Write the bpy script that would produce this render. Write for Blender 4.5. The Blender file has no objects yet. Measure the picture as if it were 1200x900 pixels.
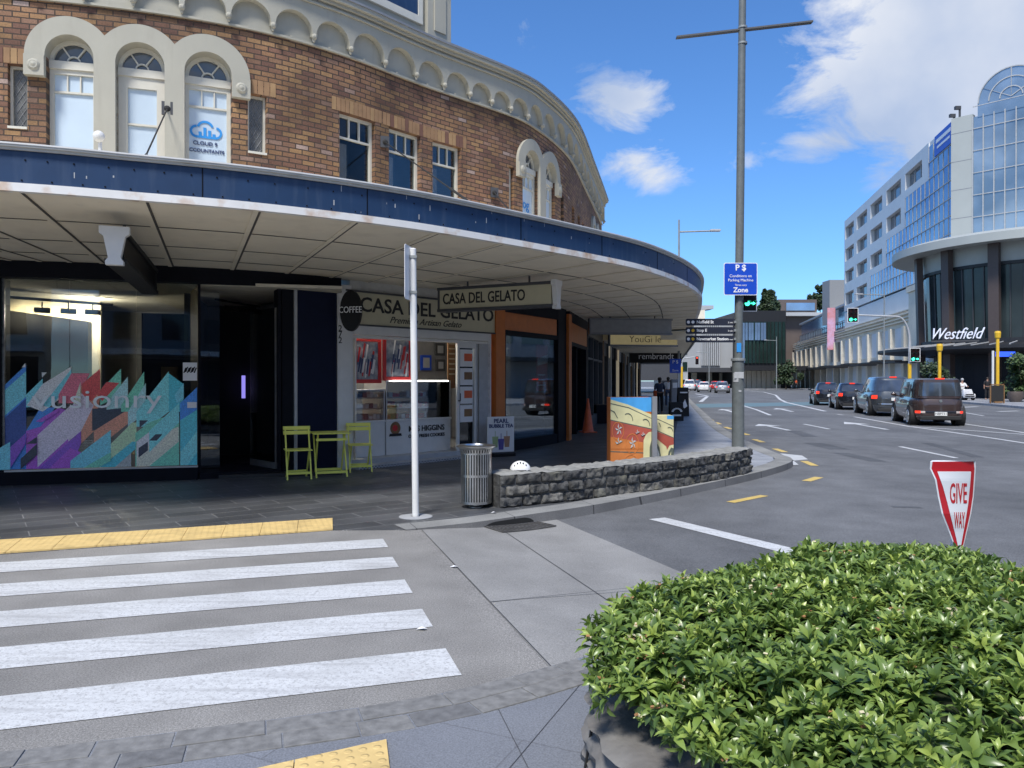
import bpy, bmesh, math, random
import numpy as np
from mathutils import Vector, Matrix, noise
R = math.radians
rnd = random.Random(7)
col = bpy.context.scene.collection
sc = bpy.context.scene

# ------------------------------------------------------------------ camera, world, sun, exposure
cam_d = bpy.data.cameras.new('camera'); cam = bpy.data.objects.new('camera', cam_d); col.objects.link(cam)
cam.location = (0, 0, 1.55); cam.rotation_euler = (R(90 - 0.2546), 0, 0)
cam_d.sensor_width = 36; cam_d.lens = 27.0; cam_d.clip_end = 3000; cam_d.clip_start = 0.05
sc.camera = cam
SUN_EL, SUN_AZ = 56, 198          # azimuth clockwise from +Y
wd = bpy.data.worlds.new('World'); sc.world = wd; wd.use_nodes = True
nt = wd.node_tree; N = nt.nodes; L = nt.links; N.clear()
def wn(t, **k):
    n = N.new(t)
    for a, b in k.items(): setattr(n, a, b)
    return n
sky = wn('ShaderNodeTexSky', sky_type='NISHITA', sun_disc=False, sun_elevation=R(SUN_EL), sun_rotation=R(SUN_AZ),
         air_density=1.0, dust_density=0.25, ozone_density=4.5, altitude=200)
tc = wn('ShaderNodeTexCoord')
def vmath(op, a, b=None):
    n = wn('ShaderNodeVectorMath', operation=op)
    for i, v in enumerate((a, b)):
        if v is None: continue
        if hasattr(v, 'is_linked'): L.new(v, n.inputs[i])
        else: n.inputs[i].default_value = v
    return n
def smath(op, a, b=None, c=None, clamp=False):
    n = wn('ShaderNodeMath', operation=op, use_clamp=clamp)
    for i, v in enumerate((a, b, c)):
        if v is None: continue
        if hasattr(v, 'is_linked'): L.new(v, n.inputs[i])
        else: n.inputs[i].default_value = v
    return n.outputs[0]
dirv = tc.outputs['Generated']
nz = wn('ShaderNodeTexNoise'); nz.inputs['Scale'].default_value = 7.5; nz.inputs['Detail'].default_value = 9
nz.inputs['Roughness'].default_value = 0.62; nz.inputs['Distortion'].default_value = 0.5
sq = vmath('MULTIPLY', dirv, (1, 1, 2.0)); L.new(sq.outputs[0], nz.inputs['Vector'])
nz2 = wn('ShaderNodeTexNoise'); nz2.inputs['Scale'].default_value = 4.0; nz2.inputs['Detail'].default_value = 6
L.new(vmath('ADD', dirv, (3.1, 1.7, .4)).outputs[0], nz2.inputs['Vector'])
def pdir(px, py):
    return Vector(((px - 600) / 900, 1, (446 - py) / 900)).normalized()
tot = None
for px, py, a, b, s in ((724, 118, .085, .055, .74), (748, 197, .085, .04, .72), (1150, 55, .23, .13, 1.3), (1230, 10, .27, .2, 1.5), (1050, 130, .12, .06, .9), (1080, 20, .14, .07, .9),
                        (955, 168, .08, .035, .75), (880, 190, .05, .02, .3), (1190, 130, .2, .12, 1.2), (613, 30, .03, .03, .3), (820, 105, .05, .03, .2), (1045, 190, .04, .03, .45)):
    c = pdir(px, py)
    v = vmath('MULTIPLY', vmath('SUBTRACT', dirv, tuple(c)).outputs[0], (1 / a, 1 / a, 1 / b))
    ln = vmath('LENGTH', v.outputs[0]).outputs['Value']
    f = smath('MULTIPLY', smath('SUBTRACT', 1.0, ln, clamp=True), s)
    tot = f if tot is None else smath('MAXIMUM', tot, f)
sep = wn('ShaderNodeSeparateXYZ'); L.new(dirv, sep.inputs[0])
back = smath('MULTIPLY', smath('MULTIPLY', sep.outputs['Y'], -1.6, clamp=True), 0.42)   # more cloud in the rest of the sky
tot = smath('MAXIMUM', tot, back)
dens = smath('ADD', smath('MULTIPLY', tot, 0.95), smath('MULTIPLY', smath('SUBTRACT', nz.outputs['Fac'], 0.5), 2.1))
mask = smath('MULTIPLY', smath('SUBTRACT', dens, 0.20), 2.6, clamp=True)
gate = smath('MULTIPLY', tot, 6.0, clamp=True)
mask = smath('MULTIPLY', mask, gate)
mask = smath('MULTIPLY', mask, 0.94)
bg1 = wn('ShaderNodeBackground'); bg1.inputs['Strength'].default_value = 0.11
tint = wn('ShaderNodeMix', data_type='RGBA', blend_type='MULTIPLY'); tint.inputs[0].default_value = 1
L.new(sky.outputs[0], tint.inputs[6]); tint.inputs[7].default_value = (0.56, 0.84, 1.12, 1)
L.new(tint.outputs[2], bg1.inputs['Color'])
bg2 = wn('ShaderNodeBackground'); bg2.inputs['Strength'].default_value = 0.66
cr = wn('ShaderNodeMix', data_type='RGBA'); L.new(smath('MULTIPLY', smath('SUBTRACT', nz2.outputs['Fac'], .35), 2.6, clamp=True), cr.inputs[0])
cr.inputs[6].default_value = (.46, .56, .76, 1); cr.inputs[7].default_value = (1, 1, 1, 1); L.new(cr.outputs[2], bg2.inputs['Color'])
ms = wn('ShaderNodeMixShader'); L.new(mask, ms.inputs[0]); L.new(bg1.outputs[0], ms.inputs[1]); L.new(bg2.outputs[0], ms.inputs[2])
wo = wn('ShaderNodeOutputWorld'); L.new(ms.outputs[0], wo.inputs[0])
sd = bpy.data.lights.new('sun', 'SUN'); sun = bpy.data.objects.new('sun', sd); col.objects.link(sun)
sd.energy = 3.0; sd.angle = R(12); sd.color = (1, .96, .9)
az, el = R(SUN_AZ), R(SUN_EL)
sdir = Vector((math.sin(az) * math.cos(el), math.cos(az) * math.cos(el), math.sin(el)))
sun.rotation_euler = (-sdir).to_track_quat('-Z', 'Y').to_euler()
sun.location = sdir * 60
sc.view_settings.view_transform = 'Standard'; sc.view_settings.look = 'None'
sc.view_settings.exposure = 0.62; sc.view_settings.gamma = 1; sc.view_settings.use_curve_mapping = False
sc.cycles.max_bounces = 7; sc.cycles.transparent_max_bounces = 16; sc.cycles.sample_clamp_indirect = 6

# ------------------------------------------------------------------ materials
MATS = {}
def mat(name, c, rough=.6, metal=0., var=.12, vs=6., bump=0., bs=40., spec=None, coat=0., emit=None, es=1., dirt=0., grime=(.1, .09, .08), c2=None, c2s=2., streak=False, wear=False):
    if name in MATS: return MATS[name]
    m = bpy.data.materials.new(name); m.use_nodes = True; t = m.node_tree; n = t.nodes; l = t.links
    b = n['Principled BSDF']; MATS[name] = m
    b.inputs['Roughness'].default_value = rough; b.inputs['Metallic'].default_value = metal
    if spec is not None: b.inputs['Specular IOR Level'].default_value = spec
    if coat: b.inputs['Coat Weight'].default_value = coat; b.inputs['Coat Roughness'].default_value = .05
    geo = n.new('ShaderNodeTexCoord')
    src = geo.outputs['Object']
    def noi(s, d=4, vec=None):
        x = n.new('ShaderNodeTexNoise'); x.inputs['Scale'].default_value = s; x.inputs['Detail'].default_value = d
        l.new(vec or src, x.inputs['Vector']); return x.outputs['Fac']
    def rng(f, a, b_, c_, d_):
        x = n.new('ShaderNodeMapRange'); l.new(f, x.inputs[0])
        for i, v in enumerate((a, b_, c_, d_)): x.inputs[i + 1].default_value = v
        return x.outputs[0]
    def mix(fac, a, b_, mode='MIX'):
        x = n.new('ShaderNodeMix'); x.data_type = 'RGBA'; x.blend_type = mode
        if hasattr(fac, 'is_linked'): l.new(fac, x.inputs[0])
        else: x.inputs[0].default_value = fac
        for i, v in ((6, a), (7, b_)):
            if hasattr(v, 'is_linked'): l.new(v, x.inputs[i])
            else: x.inputs[i].default_value = tuple(v) + ((1,) if len(v) == 3 else ())
        return x.outputs[2]
    base = c
    if c2 is not None:
        base = mix(rng(noi(c2s, 6), .38, .62, 0, 1), c, c2)
    f = rng(noi(vs, 5), .25, .75, 1 - var, 1 + var)
    cc = n.new('ShaderNodeCombineColor'); [l.new(f, cc.inputs[i]) for i in range(3)]
    out = mix(1., base, cc.outputs[0], 'MULTIPLY')
    if dirt:
        vec = None
        if streak:
            mp = n.new('ShaderNodeMapping'); mp.inputs['Scale'].default_value = (1, 1, .12); l.new(src, mp.inputs[0]); vec = mp.outputs[0]
        if wear:
            mp = n.new('ShaderNodeMapping'); mp.inputs['Rotation'].default_value = (0, 0, R(-17.6)); mp.inputs['Scale'].default_value = (.5, 5, 1); l.new(src, mp.inputs[0])
            out = mix(rng(noi(3., 9, mp.outputs[0]), .5, .68, 0, dirt * .8), out, grime)
            out = mix(rng(noi(38, 5), .55, .66, 0, dirt), out, grime)
            out = mix(rng(noi(1.3, 7), .46, .66, 0, .42), out, (.36, .36, .35) if c[2] > .3 else grime)
            out = mix(rng(noi(110, 3), .58, .64, 0, .75), out, grime)
        else: out = mix(rng(noi(3.3 if not streak else 9, 8, vec), .52, .72, 0, dirt), out, grime)
    l.new(out, b.inputs['Base Color'])
    if bump:
        bn = n.new('ShaderNodeBump'); bn.inputs['Strength'].default_value = bump; bn.inputs['Distance'].default_value = .01
        l.new(noi(bs, 6), bn.inputs['Height']); l.new(bn.outputs[0], b.inputs['Normal'])
    if emit is not None:
        b.inputs['Emission Color'].default_value = tuple(emit) + (1,); b.inputs['Emission Strength'].default_value = es
    return m

def brick_mat():
    m = bpy.data.materials.new('brick'); m.use_nodes = True; t = m.node_tree; n = t.nodes; l = t.links; b = n['Principled BSDF']
    uv = n.new('ShaderNodeUVMap')
    def brick(c1, c2, mo):
        k = n.new('ShaderNodeTexBrick'); l.new(uv.outputs[0], k.inputs['Vector'])
        k.inputs['Scale'].default_value = 1; k.inputs['Brick Width'].default_value = .225; k.inputs['Row Height'].default_value = .083
        k.inputs['Mortar Size'].default_value = .010; k.inputs['Mortar Smooth'].default_value = .2; k.inputs['Bias'].default_value = 0
        k.inputs['Color1'].default_value = c1; k.inputs['Color2'].default_value = c2; k.inputs['Mortar'].default_value = mo
        return k
    k1 = brick((0, 0, 0, 1), (1, 1, 1, 1), (.5, .5, .5, 1))
    ramp = n.new('ShaderNodeValToRGB'); l.new(k1.outputs['Color'], ramp.inputs[0])
    cols = [(0, (.16, .082, .058)), (.2, (.225, .115, .072)), (.42, (.285, .155, .078)), (.66, (.34, .20, .092)), (.85, (.235, .128, .078)), (.97, (.28, .17, .12)), (.992, (.42, .31, .26))]
    el = ramp.color_ramp.elements
    while len(el) < len(cols): el.new(.5)
    for e, (p, c) in zip(el, cols): e.position = p; e.color = c + (1,)
    no = n.new('ShaderNodeTexNoise'); no.inputs['Scale'].default_value = .9; no.inputs['Detail'].default_value = 7; l.new(uv.outputs[0], no.inputs['Vector'])
    mr = n.new('ShaderNodeMapRange'); l.new(no.outputs[0], mr.inputs[0]); [setattr(mr.inputs[i + 1], 'default_value', v) for i, v in enumerate((.3, .7, .45, 1.25))]
    mx = n.new('ShaderNodeMix'); mx.data_type = 'RGBA'; mx.blend_type = 'MULTIPLY'; mx.inputs[0].default_value = 1
    cc = n.new('ShaderNodeCombineColor'); [l.new(mr.outputs[0], cc.inputs[i]) for i in range(3)]
    l.new(ramp.outputs[0], mx.inputs[6]); l.new(cc.outputs[0], mx.inputs[7])
    mo = n.new('ShaderNodeMix'); mo.data_type = 'RGBA'; l.new(k1.outputs['Fac'], mo.inputs[0]); l.new(mx.outputs[2], mo.inputs[6]); mo.inputs[7].default_value = (.06, .042, .032, 1)
    fn = n.new('ShaderNodeTexNoise'); fn.inputs['Scale'].default_value = 45; fn.inputs['Detail'].default_value = 4; l.new(uv.outputs[0], fn.inputs['Vector'])
    m2 = n.new('ShaderNodeMapRange'); l.new(fn.outputs[0], m2.inputs[0]); [setattr(m2.inputs[i + 1], 'default_value', v) for i, v in enumerate((.3, .7, .75, 1.2))]
    c3 = n.new('ShaderNodeCombineColor'); [l.new(m2.outputs[0], c3.inputs[i]) for i in range(3)]
    m3 = n.new('ShaderNodeMix'); m3.data_type = 'RGBA'; m3.blend_type = 'MULTIPLY'; m3.inputs[0].default_value = 1
    l.new(mo.outputs[2], m3.inputs[6]); l.new(c3.outputs[0], m3.inputs[7]); l.new(m3.outputs[2], b.inputs['Base Color'])
    bp = n.new('ShaderNodeBump'); bp.inputs['Strength'].default_value = .7; bp.inputs['Distance'].default_value = .008; bp.invert = True
    l.new(k1.outputs['Fac'], bp.inputs['Height']); l.new(bp.outputs[0], b.inputs['Normal']); b.inputs['Roughness'].default_value = .85
    MATS['brick'] = m; return m
brick_mat()

def glass_mat(name, tint, refl=1.0, rough=0.0, base=None):
    """see-through shop glass: fresnel mix of a tinted transparency and a mirror"""
    m = bpy.data.materials.new(name); m.use_nodes = True; t = m.node_tree; n = t.nodes; l = t.links; n.clear()
    tr = n.new('ShaderNodeBsdfTransparent'); tr.inputs[0].default_value = tuple(tint) + (1,)
    gl = n.new('ShaderNodeBsdfGlossy'); gl.inputs['Roughness'].default_value = rough; gl.inputs['Color'].default_value = (.9, .95, 1, 1)
    fr = n.new('ShaderNodeFresnel'); fr.inputs[0].default_value = 1.55
    mm = n.new('ShaderNodeMath'); mm.operation = 'MULTIPLY_ADD'; mm.use_clamp = True; l.new(fr.outputs[0], mm.inputs[0]); mm.inputs[1].default_value = refl; mm.inputs[2].default_value = .03 * refl
    mx = n.new('ShaderNodeMixShader'); l.new(mm.outputs[0], mx.inputs[0]); l.new(tr.outputs[0], mx.inputs[1]); l.new(gl.outputs[0], mx.inputs[2])
    # faint waviness
    no = n.new('ShaderNodeTexNoise'); no.inputs['Scale'].default_value = .8; bp = n.new('ShaderNodeBump'); bp.inputs['Strength'].default_value = .06; bp.inputs['Distance'].default_value = .02
    tcx = n.new('ShaderNodeTexCoord'); l.new(tcx.outputs['Object'], no.inputs['Vector']); l.new(no.outputs[0], bp.inputs['Height']); l.new(bp.outputs[0], gl.inputs['Normal'])
    o = n.new('ShaderNodeOutputMaterial'); l.new(mx.outputs[0], o.inputs[0]); MATS[name] = m; return m
glass_mat('shop_glass', (.8, .83, .83), .75)
glass_mat('upper_glass', (.7, .72, .72), .22)
glass_mat('clear_glass', (.9, .92, .92), 1.0)
glass_mat('car_glass', (.16, .18, .19), 1.6)

def decal_mat(name, c, al=.8):
    m = bpy.data.materials.new(name); m.use_nodes = True; t = m.node_tree; n = t.nodes; l = t.links
    b = n['Principled BSDF']; b.inputs['Alpha'].default_value = al; b.inputs['Roughness'].default_value = .25
    no = n.new('ShaderNodeTexNoise'); no.inputs['Scale'].default_value = 60; tcx = n.new('ShaderNodeTexCoord'); l.new(tcx.outputs['Object'], no.inputs['Vector'])
    mr = n.new('ShaderNodeMapRange'); l.new(no.outputs[0], mr.inputs[0]); [setattr(mr.inputs[i + 1], 'default_value', v) for i, v in enumerate((.3, .7, .75, 1.25))]
    cc = n.new('ShaderNodeCombineColor'); [l.new(mr.outputs[0], cc.inputs[i]) for i in range(3)]
    mx = n.new('ShaderNodeMix'); mx.data_type = 'RGBA'; mx.blend_type = 'MULTIPLY'; mx.inputs[0].default_value = 1
    mx.inputs[6].default_value = tuple(c) + (1,); l.new(cc.outputs[0], mx.inputs[7]); l.new(mx.outputs[2], b.inputs['Base Color'])
    MATS[name] = m; return m

def tiles_mat(name, c, c2, sx, sy, joint, rot=0., jw=.006, rough=.6, varamt=.25, bump=.3, off=.5, coarse=.0):
    m = bpy.data.materials.new(name); m.use_nodes = True; t = m.node_tree; n = t.nodes; l = t.links; b = n['Principled BSDF']
    tcx = n.new('ShaderNodeTexCoord'); mp = n.new('ShaderNodeMapping'); mp.inputs['Rotation'].default_value = (0, 0, rot); l.new(tcx.outputs['Object'], mp.inputs[0])
    k = n.new('ShaderNodeTexBrick'); l.new(mp.outputs[0], k.inputs['Vector']); k.offset = off
    k.inputs['Scale'].default_value = 1; k.inputs['Brick Width'].default_value = sx; k.inputs['Row Height'].default_value = sy
    k.inputs['Mortar Size'].default_value = jw; k.inputs['Mortar Smooth'].default_value = .1
    k.inputs['Color1'].default_value = tuple(c) + (1,); k.inputs['Color2'].default_value = tuple(c2) + (1,); k.inputs['Mortar'].default_value = tuple(joint) + (1,)
    prev = k.outputs['Color']
    for s, a in ((1.1, varamt), (130, .28)):
        no = n.new('ShaderNodeTexNoise'); no.inputs['Scale'].default_value = s; no.inputs['Detail'].default_value = 6; l.new(tcx.outputs['Object'], no.inputs['Vector'])
        mr = n.new('ShaderNodeMapRange'); l.new(no.outputs[0], mr.inputs[0]); [setattr(mr.inputs[i + 1], 'default_value', v) for i, v in enumerate((.3, .7, 1 - a, 1 + a))]
        cc = n.new('ShaderNodeCombineColor'); [l.new(mr.outputs[0], cc.inputs[i]) for i in range(3)]
        mx = n.new('ShaderNodeMix'); mx.data_type = 'RGBA'; mx.blend_type = 'MULTIPLY'; mx.inputs[0].default_value = 1
        l.new(prev, mx.inputs[6]); l.new(cc.outputs[0], mx.inputs[7]); prev = mx.outputs[2]
    l.new(prev, b.inputs['Base Color']); b.inputs['Roughness'].default_value = rough
    bp = n.new('ShaderNodeBump'); bp.inputs['Strength'].default_value = bump; bp.inputs['Distance'].default_value = .004; bp.invert = True
    l.new(k.outputs['Fac'], bp.inputs['Height']); l.new(bp.outputs[0], b.inputs['Normal'])
    MATS[name] = m; return m

def asphalt_mat(name, c, big=.18, fine=.45, patch=None, fs=260, crack=0.):
    m = bpy.data.materials.new(name); m.use_nodes = True; t = m.node_tree; n = t.nodes; l = t.links; b = n['Principled BSDF']
    tcx = n.new('ShaderNodeTexCoord'); prev = None
    mp = n.new('ShaderNodeMapping'); mp.inputs['Rotation'].default_value = (0, 0, R(-13)); mp.inputs['Scale'].default_value = (1, .16, 1); l.new(tcx.outputs['Object'], mp.inputs[0])
    for s, a, vec, det in ((.35, big, tcx.outputs['Object'], 6), (2.2, big * .8, tcx.outputs['Object'], 8), (.9, big * .8, mp.outputs[0], 5), (fs, fine, tcx.outputs['Object'], 2), (95, fine * .8, tcx.outputs['Object'], 3)):
        no = n.new('ShaderNodeTexNoise'); no.inputs['Scale'].default_value = s; no.inputs['Detail'].default_value = det; l.new(vec, no.inputs['Vector'])
        mr = n.new('ShaderNodeMapRange'); l.new(no.outputs[0], mr.inputs[0]); [setattr(mr.inputs[i + 1], 'default_value', v) for i, v in enumerate((.3, .7, 1 - a, 1 + a))]
        cc = n.new('ShaderNodeCombineColor'); [l.new(mr.outputs[0], cc.inputs[i]) for i in range(3)]
        mx = n.new('ShaderNodeMix'); mx.data_type = 'RGBA'; mx.blend_type = 'MULTIPLY'; mx.inputs[0].default_value = 1
        if prev is None: mx.inputs[6].default_value = tuple(c) + (1,)
        else: l.new(prev, mx.inputs[6])
        l.new(cc.outputs[0], mx.inputs[7]); prev = mx.outputs[2]
    if crack:
        vo = n.new('ShaderNodeTexVoronoi'); vo.feature = 'DISTANCE_TO_EDGE'; vo.inputs['Scale'].default_value = .42
        dn = n.new('ShaderNodeTexNoise'); dn.inputs['Scale'].default_value = 1.6; dn.inputs['Detail'].default_value = 8; l.new(tcx.outputs['Object'], dn.inputs['Vector'])
        ad = n.new('ShaderNodeVectorMath'); ad.operation = 'MULTIPLY_ADD'; l.new(dn.outputs['Color'], ad.inputs[0]); ad.inputs[1].default_value = (.9, .9, 0); l.new(tcx.outputs['Object'], ad.inputs[2])
        l.new(ad.outputs[0], vo.inputs['Vector'])
        mr = n.new('ShaderNodeMapRange'); l.new(vo.outputs['Distance'], mr.inputs[0]); [setattr(mr.inputs[i + 1], 'default_value', v) for i, v in enumerate((.0, .006, crack, 0))]
        mx = n.new('ShaderNodeMix'); mx.data_type = 'RGBA'; l.new(mr.outputs[0], mx.inputs[0]); l.new(prev, mx.inputs[6]); mx.inputs[7].default_value = (.03, .03, .03, 1); prev = mx.outputs[2]
    l.new(prev, b.inputs['Base Color']); b.inputs['Roughness'].default_value = .82
    no = n.new('ShaderNodeTexNoise'); no.inputs['Scale'].default_value = 180; l.new(tcx.outputs['Object'], no.inputs['Vector'])
    bp = n.new('ShaderNodeBump'); bp.inputs['Strength'].default_value = .5; bp.inputs['Distance'].default_value = .003
    l.new(no.outputs[0], bp.inputs['Height']); l.new(bp.outputs[0], b.inputs['Normal']); MATS[name] = m; return m
asphalt_mat('asphalt', (.125, .128, .132), crack=0)
asphalt_mat('table_asphalt', (.232, .224, .210), big=.15, fine=.4, crack=.0)
asphalt_mat('apron_concrete', (.250, .246, .236), big=.14, fine=.25)
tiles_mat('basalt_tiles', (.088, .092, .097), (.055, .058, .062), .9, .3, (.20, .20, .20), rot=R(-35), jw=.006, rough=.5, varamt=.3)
tiles_mat('far_tiles', (.33, .34, .36), (.28, .29, .31), .9, .45, (.12, .12, .13), rot=R(-12), jw=.01, varamt=.15)
tiles_mat('granite', (.20, .212, .235), (.175, .185, .205), .9, .6, (.14, .146, .16), rot=R(25), jw=.004, rough=.6, varamt=.12)
tiles_mat('setts', (.11, .112, .112), (.16, .16, .155), .42, .125, (.05, .05, .05), rot=R(-16.5), jw=.006, rough=.6, varamt=.25, bump=.8)
tiles_mat('kerb_stone', (.25, .25, .24), (.22, .22, .21), 1.2, 3, (.10, .10, .10), rot=R(-20), jw=.006, rough=.8, varamt=.25)

def tactile_mat():
    m = mat('tactile_yellow', (.68, .49, .20), .7, var=.12, vs=9, dirt=.35, grime=(.3, .22, .1))
    t = m.node_tree; n = t.nodes; l = t.links; b = n['Principled BSDF']
    tcx = n.new('ShaderNodeTexCoord'); mp = n.new('ShaderNodeMapping'); mp.inputs['Rotation'].default_value = (0, 0, R(-19)); l.new(tcx.outputs['Object'], mp.inputs[0])
    w = n.new('ShaderNodeVectorMath'); w.operation = 'SCALE'; w.inputs['Scale'].default_value = 1 / .06; l.new(mp.outputs[0], w.inputs[0])
    fr = n.new('ShaderNodeVectorMath'); fr.operation = 'FRACTION'; l.new(w.outputs[0], fr.inputs[0])
    sb = n.new('ShaderNodeVectorMath'); sb.operation = 'SUBTRACT'; l.new(fr.outputs[0], sb.inputs[0]); sb.inputs[1].default_value = (.5, .5, 0)
    sxy = n.new('ShaderNodeVectorMath'); sxy.operation = 'MULTIPLY'; l.new(sb.outputs[0], sxy.inputs[0]); sxy.inputs[1].default_value = (1, 1, 0)
    ln = n.new('ShaderNodeVectorMath'); ln.operation = 'LENGTH'; l.new(sxy.outputs[0], ln.inputs[0])
    mr = n.new('ShaderNodeMapRange'); l.new(ln.outputs['Value'], mr.inputs[0]); [setattr(mr.inputs[i + 1], 'default_value', v) for i, v in enumerate((.2, .32, 1, 0))]
    bp = n.new('ShaderNodeBump'); bp.inputs['Strength'].default_value = .8; bp.inputs['Distance'].default_value = .006
    l.new(mr.outputs[0], bp.inputs['Height']); l.new(bp.outputs[0], b.inputs['Normal'])
tactile_mat()

def worn_paint(name, c, under, amt=.5):
    m = mat(name, c, .6, var=.10, vs=30, dirt=amt, grime=under, wear=True)
    return m
worn_paint('road_white', (.60, .61, .61), (.33, .33, .33), .6)
worn_paint('road_yellow', (.66, .47, .12), (.4, .3, .12), .4)
mat('cream', (.40, .385, .32), .7, var=.06, vs=2, bump=.15, dirt=.25, grime=(.3, .28, .23), streak=True)
mat('frame_cream', (.62, .60, .52), .5, var=.05)
mat('white_paint', (.72, .72, .70), .45, var=.05)
mat('canopy_white', (.80, .79, .76), .5, var=.05, dirt=.85, grime=(.5, .27, .1), streak=False)
mat('moulding', (.55, .54, .5), .5, var=.08, dirt=.3)
mat('canopy_blue', (.014, .043, .108), .45, var=.12, vs=3, dirt=.16, grime=(.16, .2, .26), streak=True)
mat('soffit', (.86, .78, .62), .8, var=.06, vs=1.5, dirt=.12, grime=(.25, .2, .15))
mat('soffit_joint', (.10, .09, .08), .9)
mat('roof_grey', (.25, .26, .27), .7)
mat('navy_black', (.005, .006, .011), .6, spec=.15, var=.2)
mat('navy', (.005, .009, .032), .6, spec=.2, var=.15)
mat('black_paint', (.010, .010, .011), .5, spec=.25)
mat('black_matte', (.02, .02, .02), .8)
mat('dark_grey', (.06, .062, .068), .5)
mat('mid_grey', (.22, .23, .25), .5)
mat('light_grey', (.42, .43, .44), .5)
mat('sign_grey', (.30, .31, .32), .5)
mat('aluminium', (.55, .56, .58), .35, metal=.8)
mat('stainless', (.62, .62, .61), .28, metal=1., var=.1, vs=14, bump=.05, bs=20)
mat('galvanised', (.28, .30, .30), .55, metal=.3, var=.12, dirt=.3)
mat('pole_grey', (.13, .145, .145), .5, var=.15, vs=12, dirt=.25, grime=(.07, .07, .07))
mat('sign_cream', (.56, .52, .36), .5, var=.04)
mat('ink', (.02, .02, .02), .6)
mat('orange', (.52, .155, .03), .45, var=.1)
mat('lime', (.88, .86, .16), .5, var=.06)
mat('red', (.55, .03, .03), .4, var=.06)
mat('cone_orange', (.75, .13, .04), .5, dirt=.3)
mat('sign_red', (.52, .012, .02), .35, var=.04)
mat('sign_white', (.80, .80, .80), .35, var=.03)
mat('sign_blue', (.01, .07, .52), .35, var=.04)
mat('sign_text_white', (.85, .85, .85), .5, var=0)
mat('print_blue', (.03, .28, .70), .5, var=.03)
mat('blade_navy', (.008, .012, .028), .6)
mat('print_navy', (.04, .06, .16), .5, var=.03)
mat('frosted', (.55, .66, .76), .15, var=.08, vs=1.2)
mat('window_dark', (.03, .035, .04), .05, spec=.9, var=.3, vs=1)
mat('window_mid', (.09, .11, .13), .05, spec=.9, var=.4, vs=1)
mat('curtain', (.5, .5, .5), .8)
mat('lead_glass', (.13, .13, .12), .2, var=.4, vs=8)
mat('yellow', (.75, .46, .03), .45, dirt=.1)
mat('room_cream', (.65, .60, .48), .9)
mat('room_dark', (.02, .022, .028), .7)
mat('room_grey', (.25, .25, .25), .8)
mat('floor_dark', (.03, .03, .03), .4)
mat('tube_light', (1, 1, 1), .5, emit=(1, .97, .9), es=5)
mat('warm_light', (1, .9, .7), .5, emit=(1, .85, .55), es=6)
mat('green_light', (.05, .8, .5), .4, emit=(.05, 1, .55), es=2.6)
mat('red_light', (.8, .05, .03), .4, emit=(1, .08, .04), es=1.2)
mat('lamp_off', (.06, .01, .01), .3)
mat('tail_red', (.55, .02, .015), .15, coat=.5, emit=(1, .05, .02), es=.9)
mat('tail_white', (.6, .5, .45), .15, coat=.5)
mat('car_window', (.16, .18, .2), .06, metal=.75, var=.5, vs=1.5)
mat('tyre', (.018, .018, .018), .8)
mat('alloy', (.65, .66, .67), .3, metal=.9)
mat('chrome', (.7, .7, .7), .12, metal=1)
mat('plate', (.75, .75, .72), .5)
mat('car_brown', (.075, .050, .045), .25, metal=.4, coat=1, var=.03)
mat('car_charcoal', (.09, .10, .11), .25, metal=.5, coat=1, var=.03)
mat('car_black', (.016, .018, .024), .2, metal=.2, coat=1, var=.03)
mat('car_white', (.75, .75, .75), .3, coat=1, var=.03)
mat('car_silver', (.40, .41, .43), .3, metal=.6, coat=1, var=.03)
mat('car_red', (.4, .02, .02), .3, coat=1, var=.03)
mat('skin', (.42, .24, .17), .55); mat('hair_dark', (.02, .014, .01), .6); mat('cloth_black', (.015, .015, .018), .85)
mat('cloth_blue', (.05, .07, .12), .85); mat('cloth_white', (.7, .7, .7), .85); mat('cloth_orange', (.6, .1, .03), .8)
mat('stone', (.10, .10, .095), .9, var=.45, vs=22, bump=1.0, bs=55, c2=(.04, .04, .04), c2s=9, dirt=.5, grime=(.24, .23, .17))
mat('stone_pale', (.17, .165, .15), .9, var=.45, vs=22, bump=1.0, bs=55, c2=(.08, .08, .078), c2s=9, dirt=.5, grime=(.3, .28, .2))
mat('stone_dark', (.055, .056, .057), .9, var=.45, vs=22, bump=1.0, bs=55, c2=(.10, .10, .098), c2s=9)
mat('stone_top', (.26, .26, .245), .9, var=.3, vs=9, bump=.8, bs=30, dirt=.4, grime=(.12, .12, .11))
mat('mortar', (.24, .235, .22), .95, bump=.5)
mat('planter_rock', (.17, .165, .155), .85, var=.35, vs=5, bump=1., bs=18, c2=(.16, .15, .14), c2s=4)
mat('bark', (.10, .075, .05), .9, bump=.8, bs=20)
mat('tower_white', (.70, .71, .71), .5, var=.05, vs=.4, dirt=.1)
mat('tower_pier', (.40, .42, .40), .5, var=.05, vs=.6)
mat('tower_side', (.42, .43, .44), .6, var=.05, vs=.4)
mat('podium_glass', (.03, .036, .042), .45, spec=.25, var=.5, vs=.6)
mat('podium', (.74, .67, .54), .7, var=.1, vs=.5, dirt=.15)
mat('podium_grey', (.26, .27, .28), .7, var=.1)
mat('concrete_far', (.34, .35, .36), .8, var=.08, vs=.3)
mat('brown_column', (.08, .06, .055), .5, var=.1)
mat('brown_cladding', (.12, .095, .085), .6, var=.1, vs=.5)
mat('banner_pink', (.62, .40, .58), .6, c2=(.6, .22, .2), c2s=.5)
mat('billboard_blue', (.30, .45, .68), .5, var=.05)
mat('green_sign', (.05, .25, .15), .6)
mat('wood', (.22, .12, .05), .5, var=.3, vs=4)
mat('gold_panel', (.36, .30, .14), .5, emit=(.9, .75, .4), es=.10)
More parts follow.
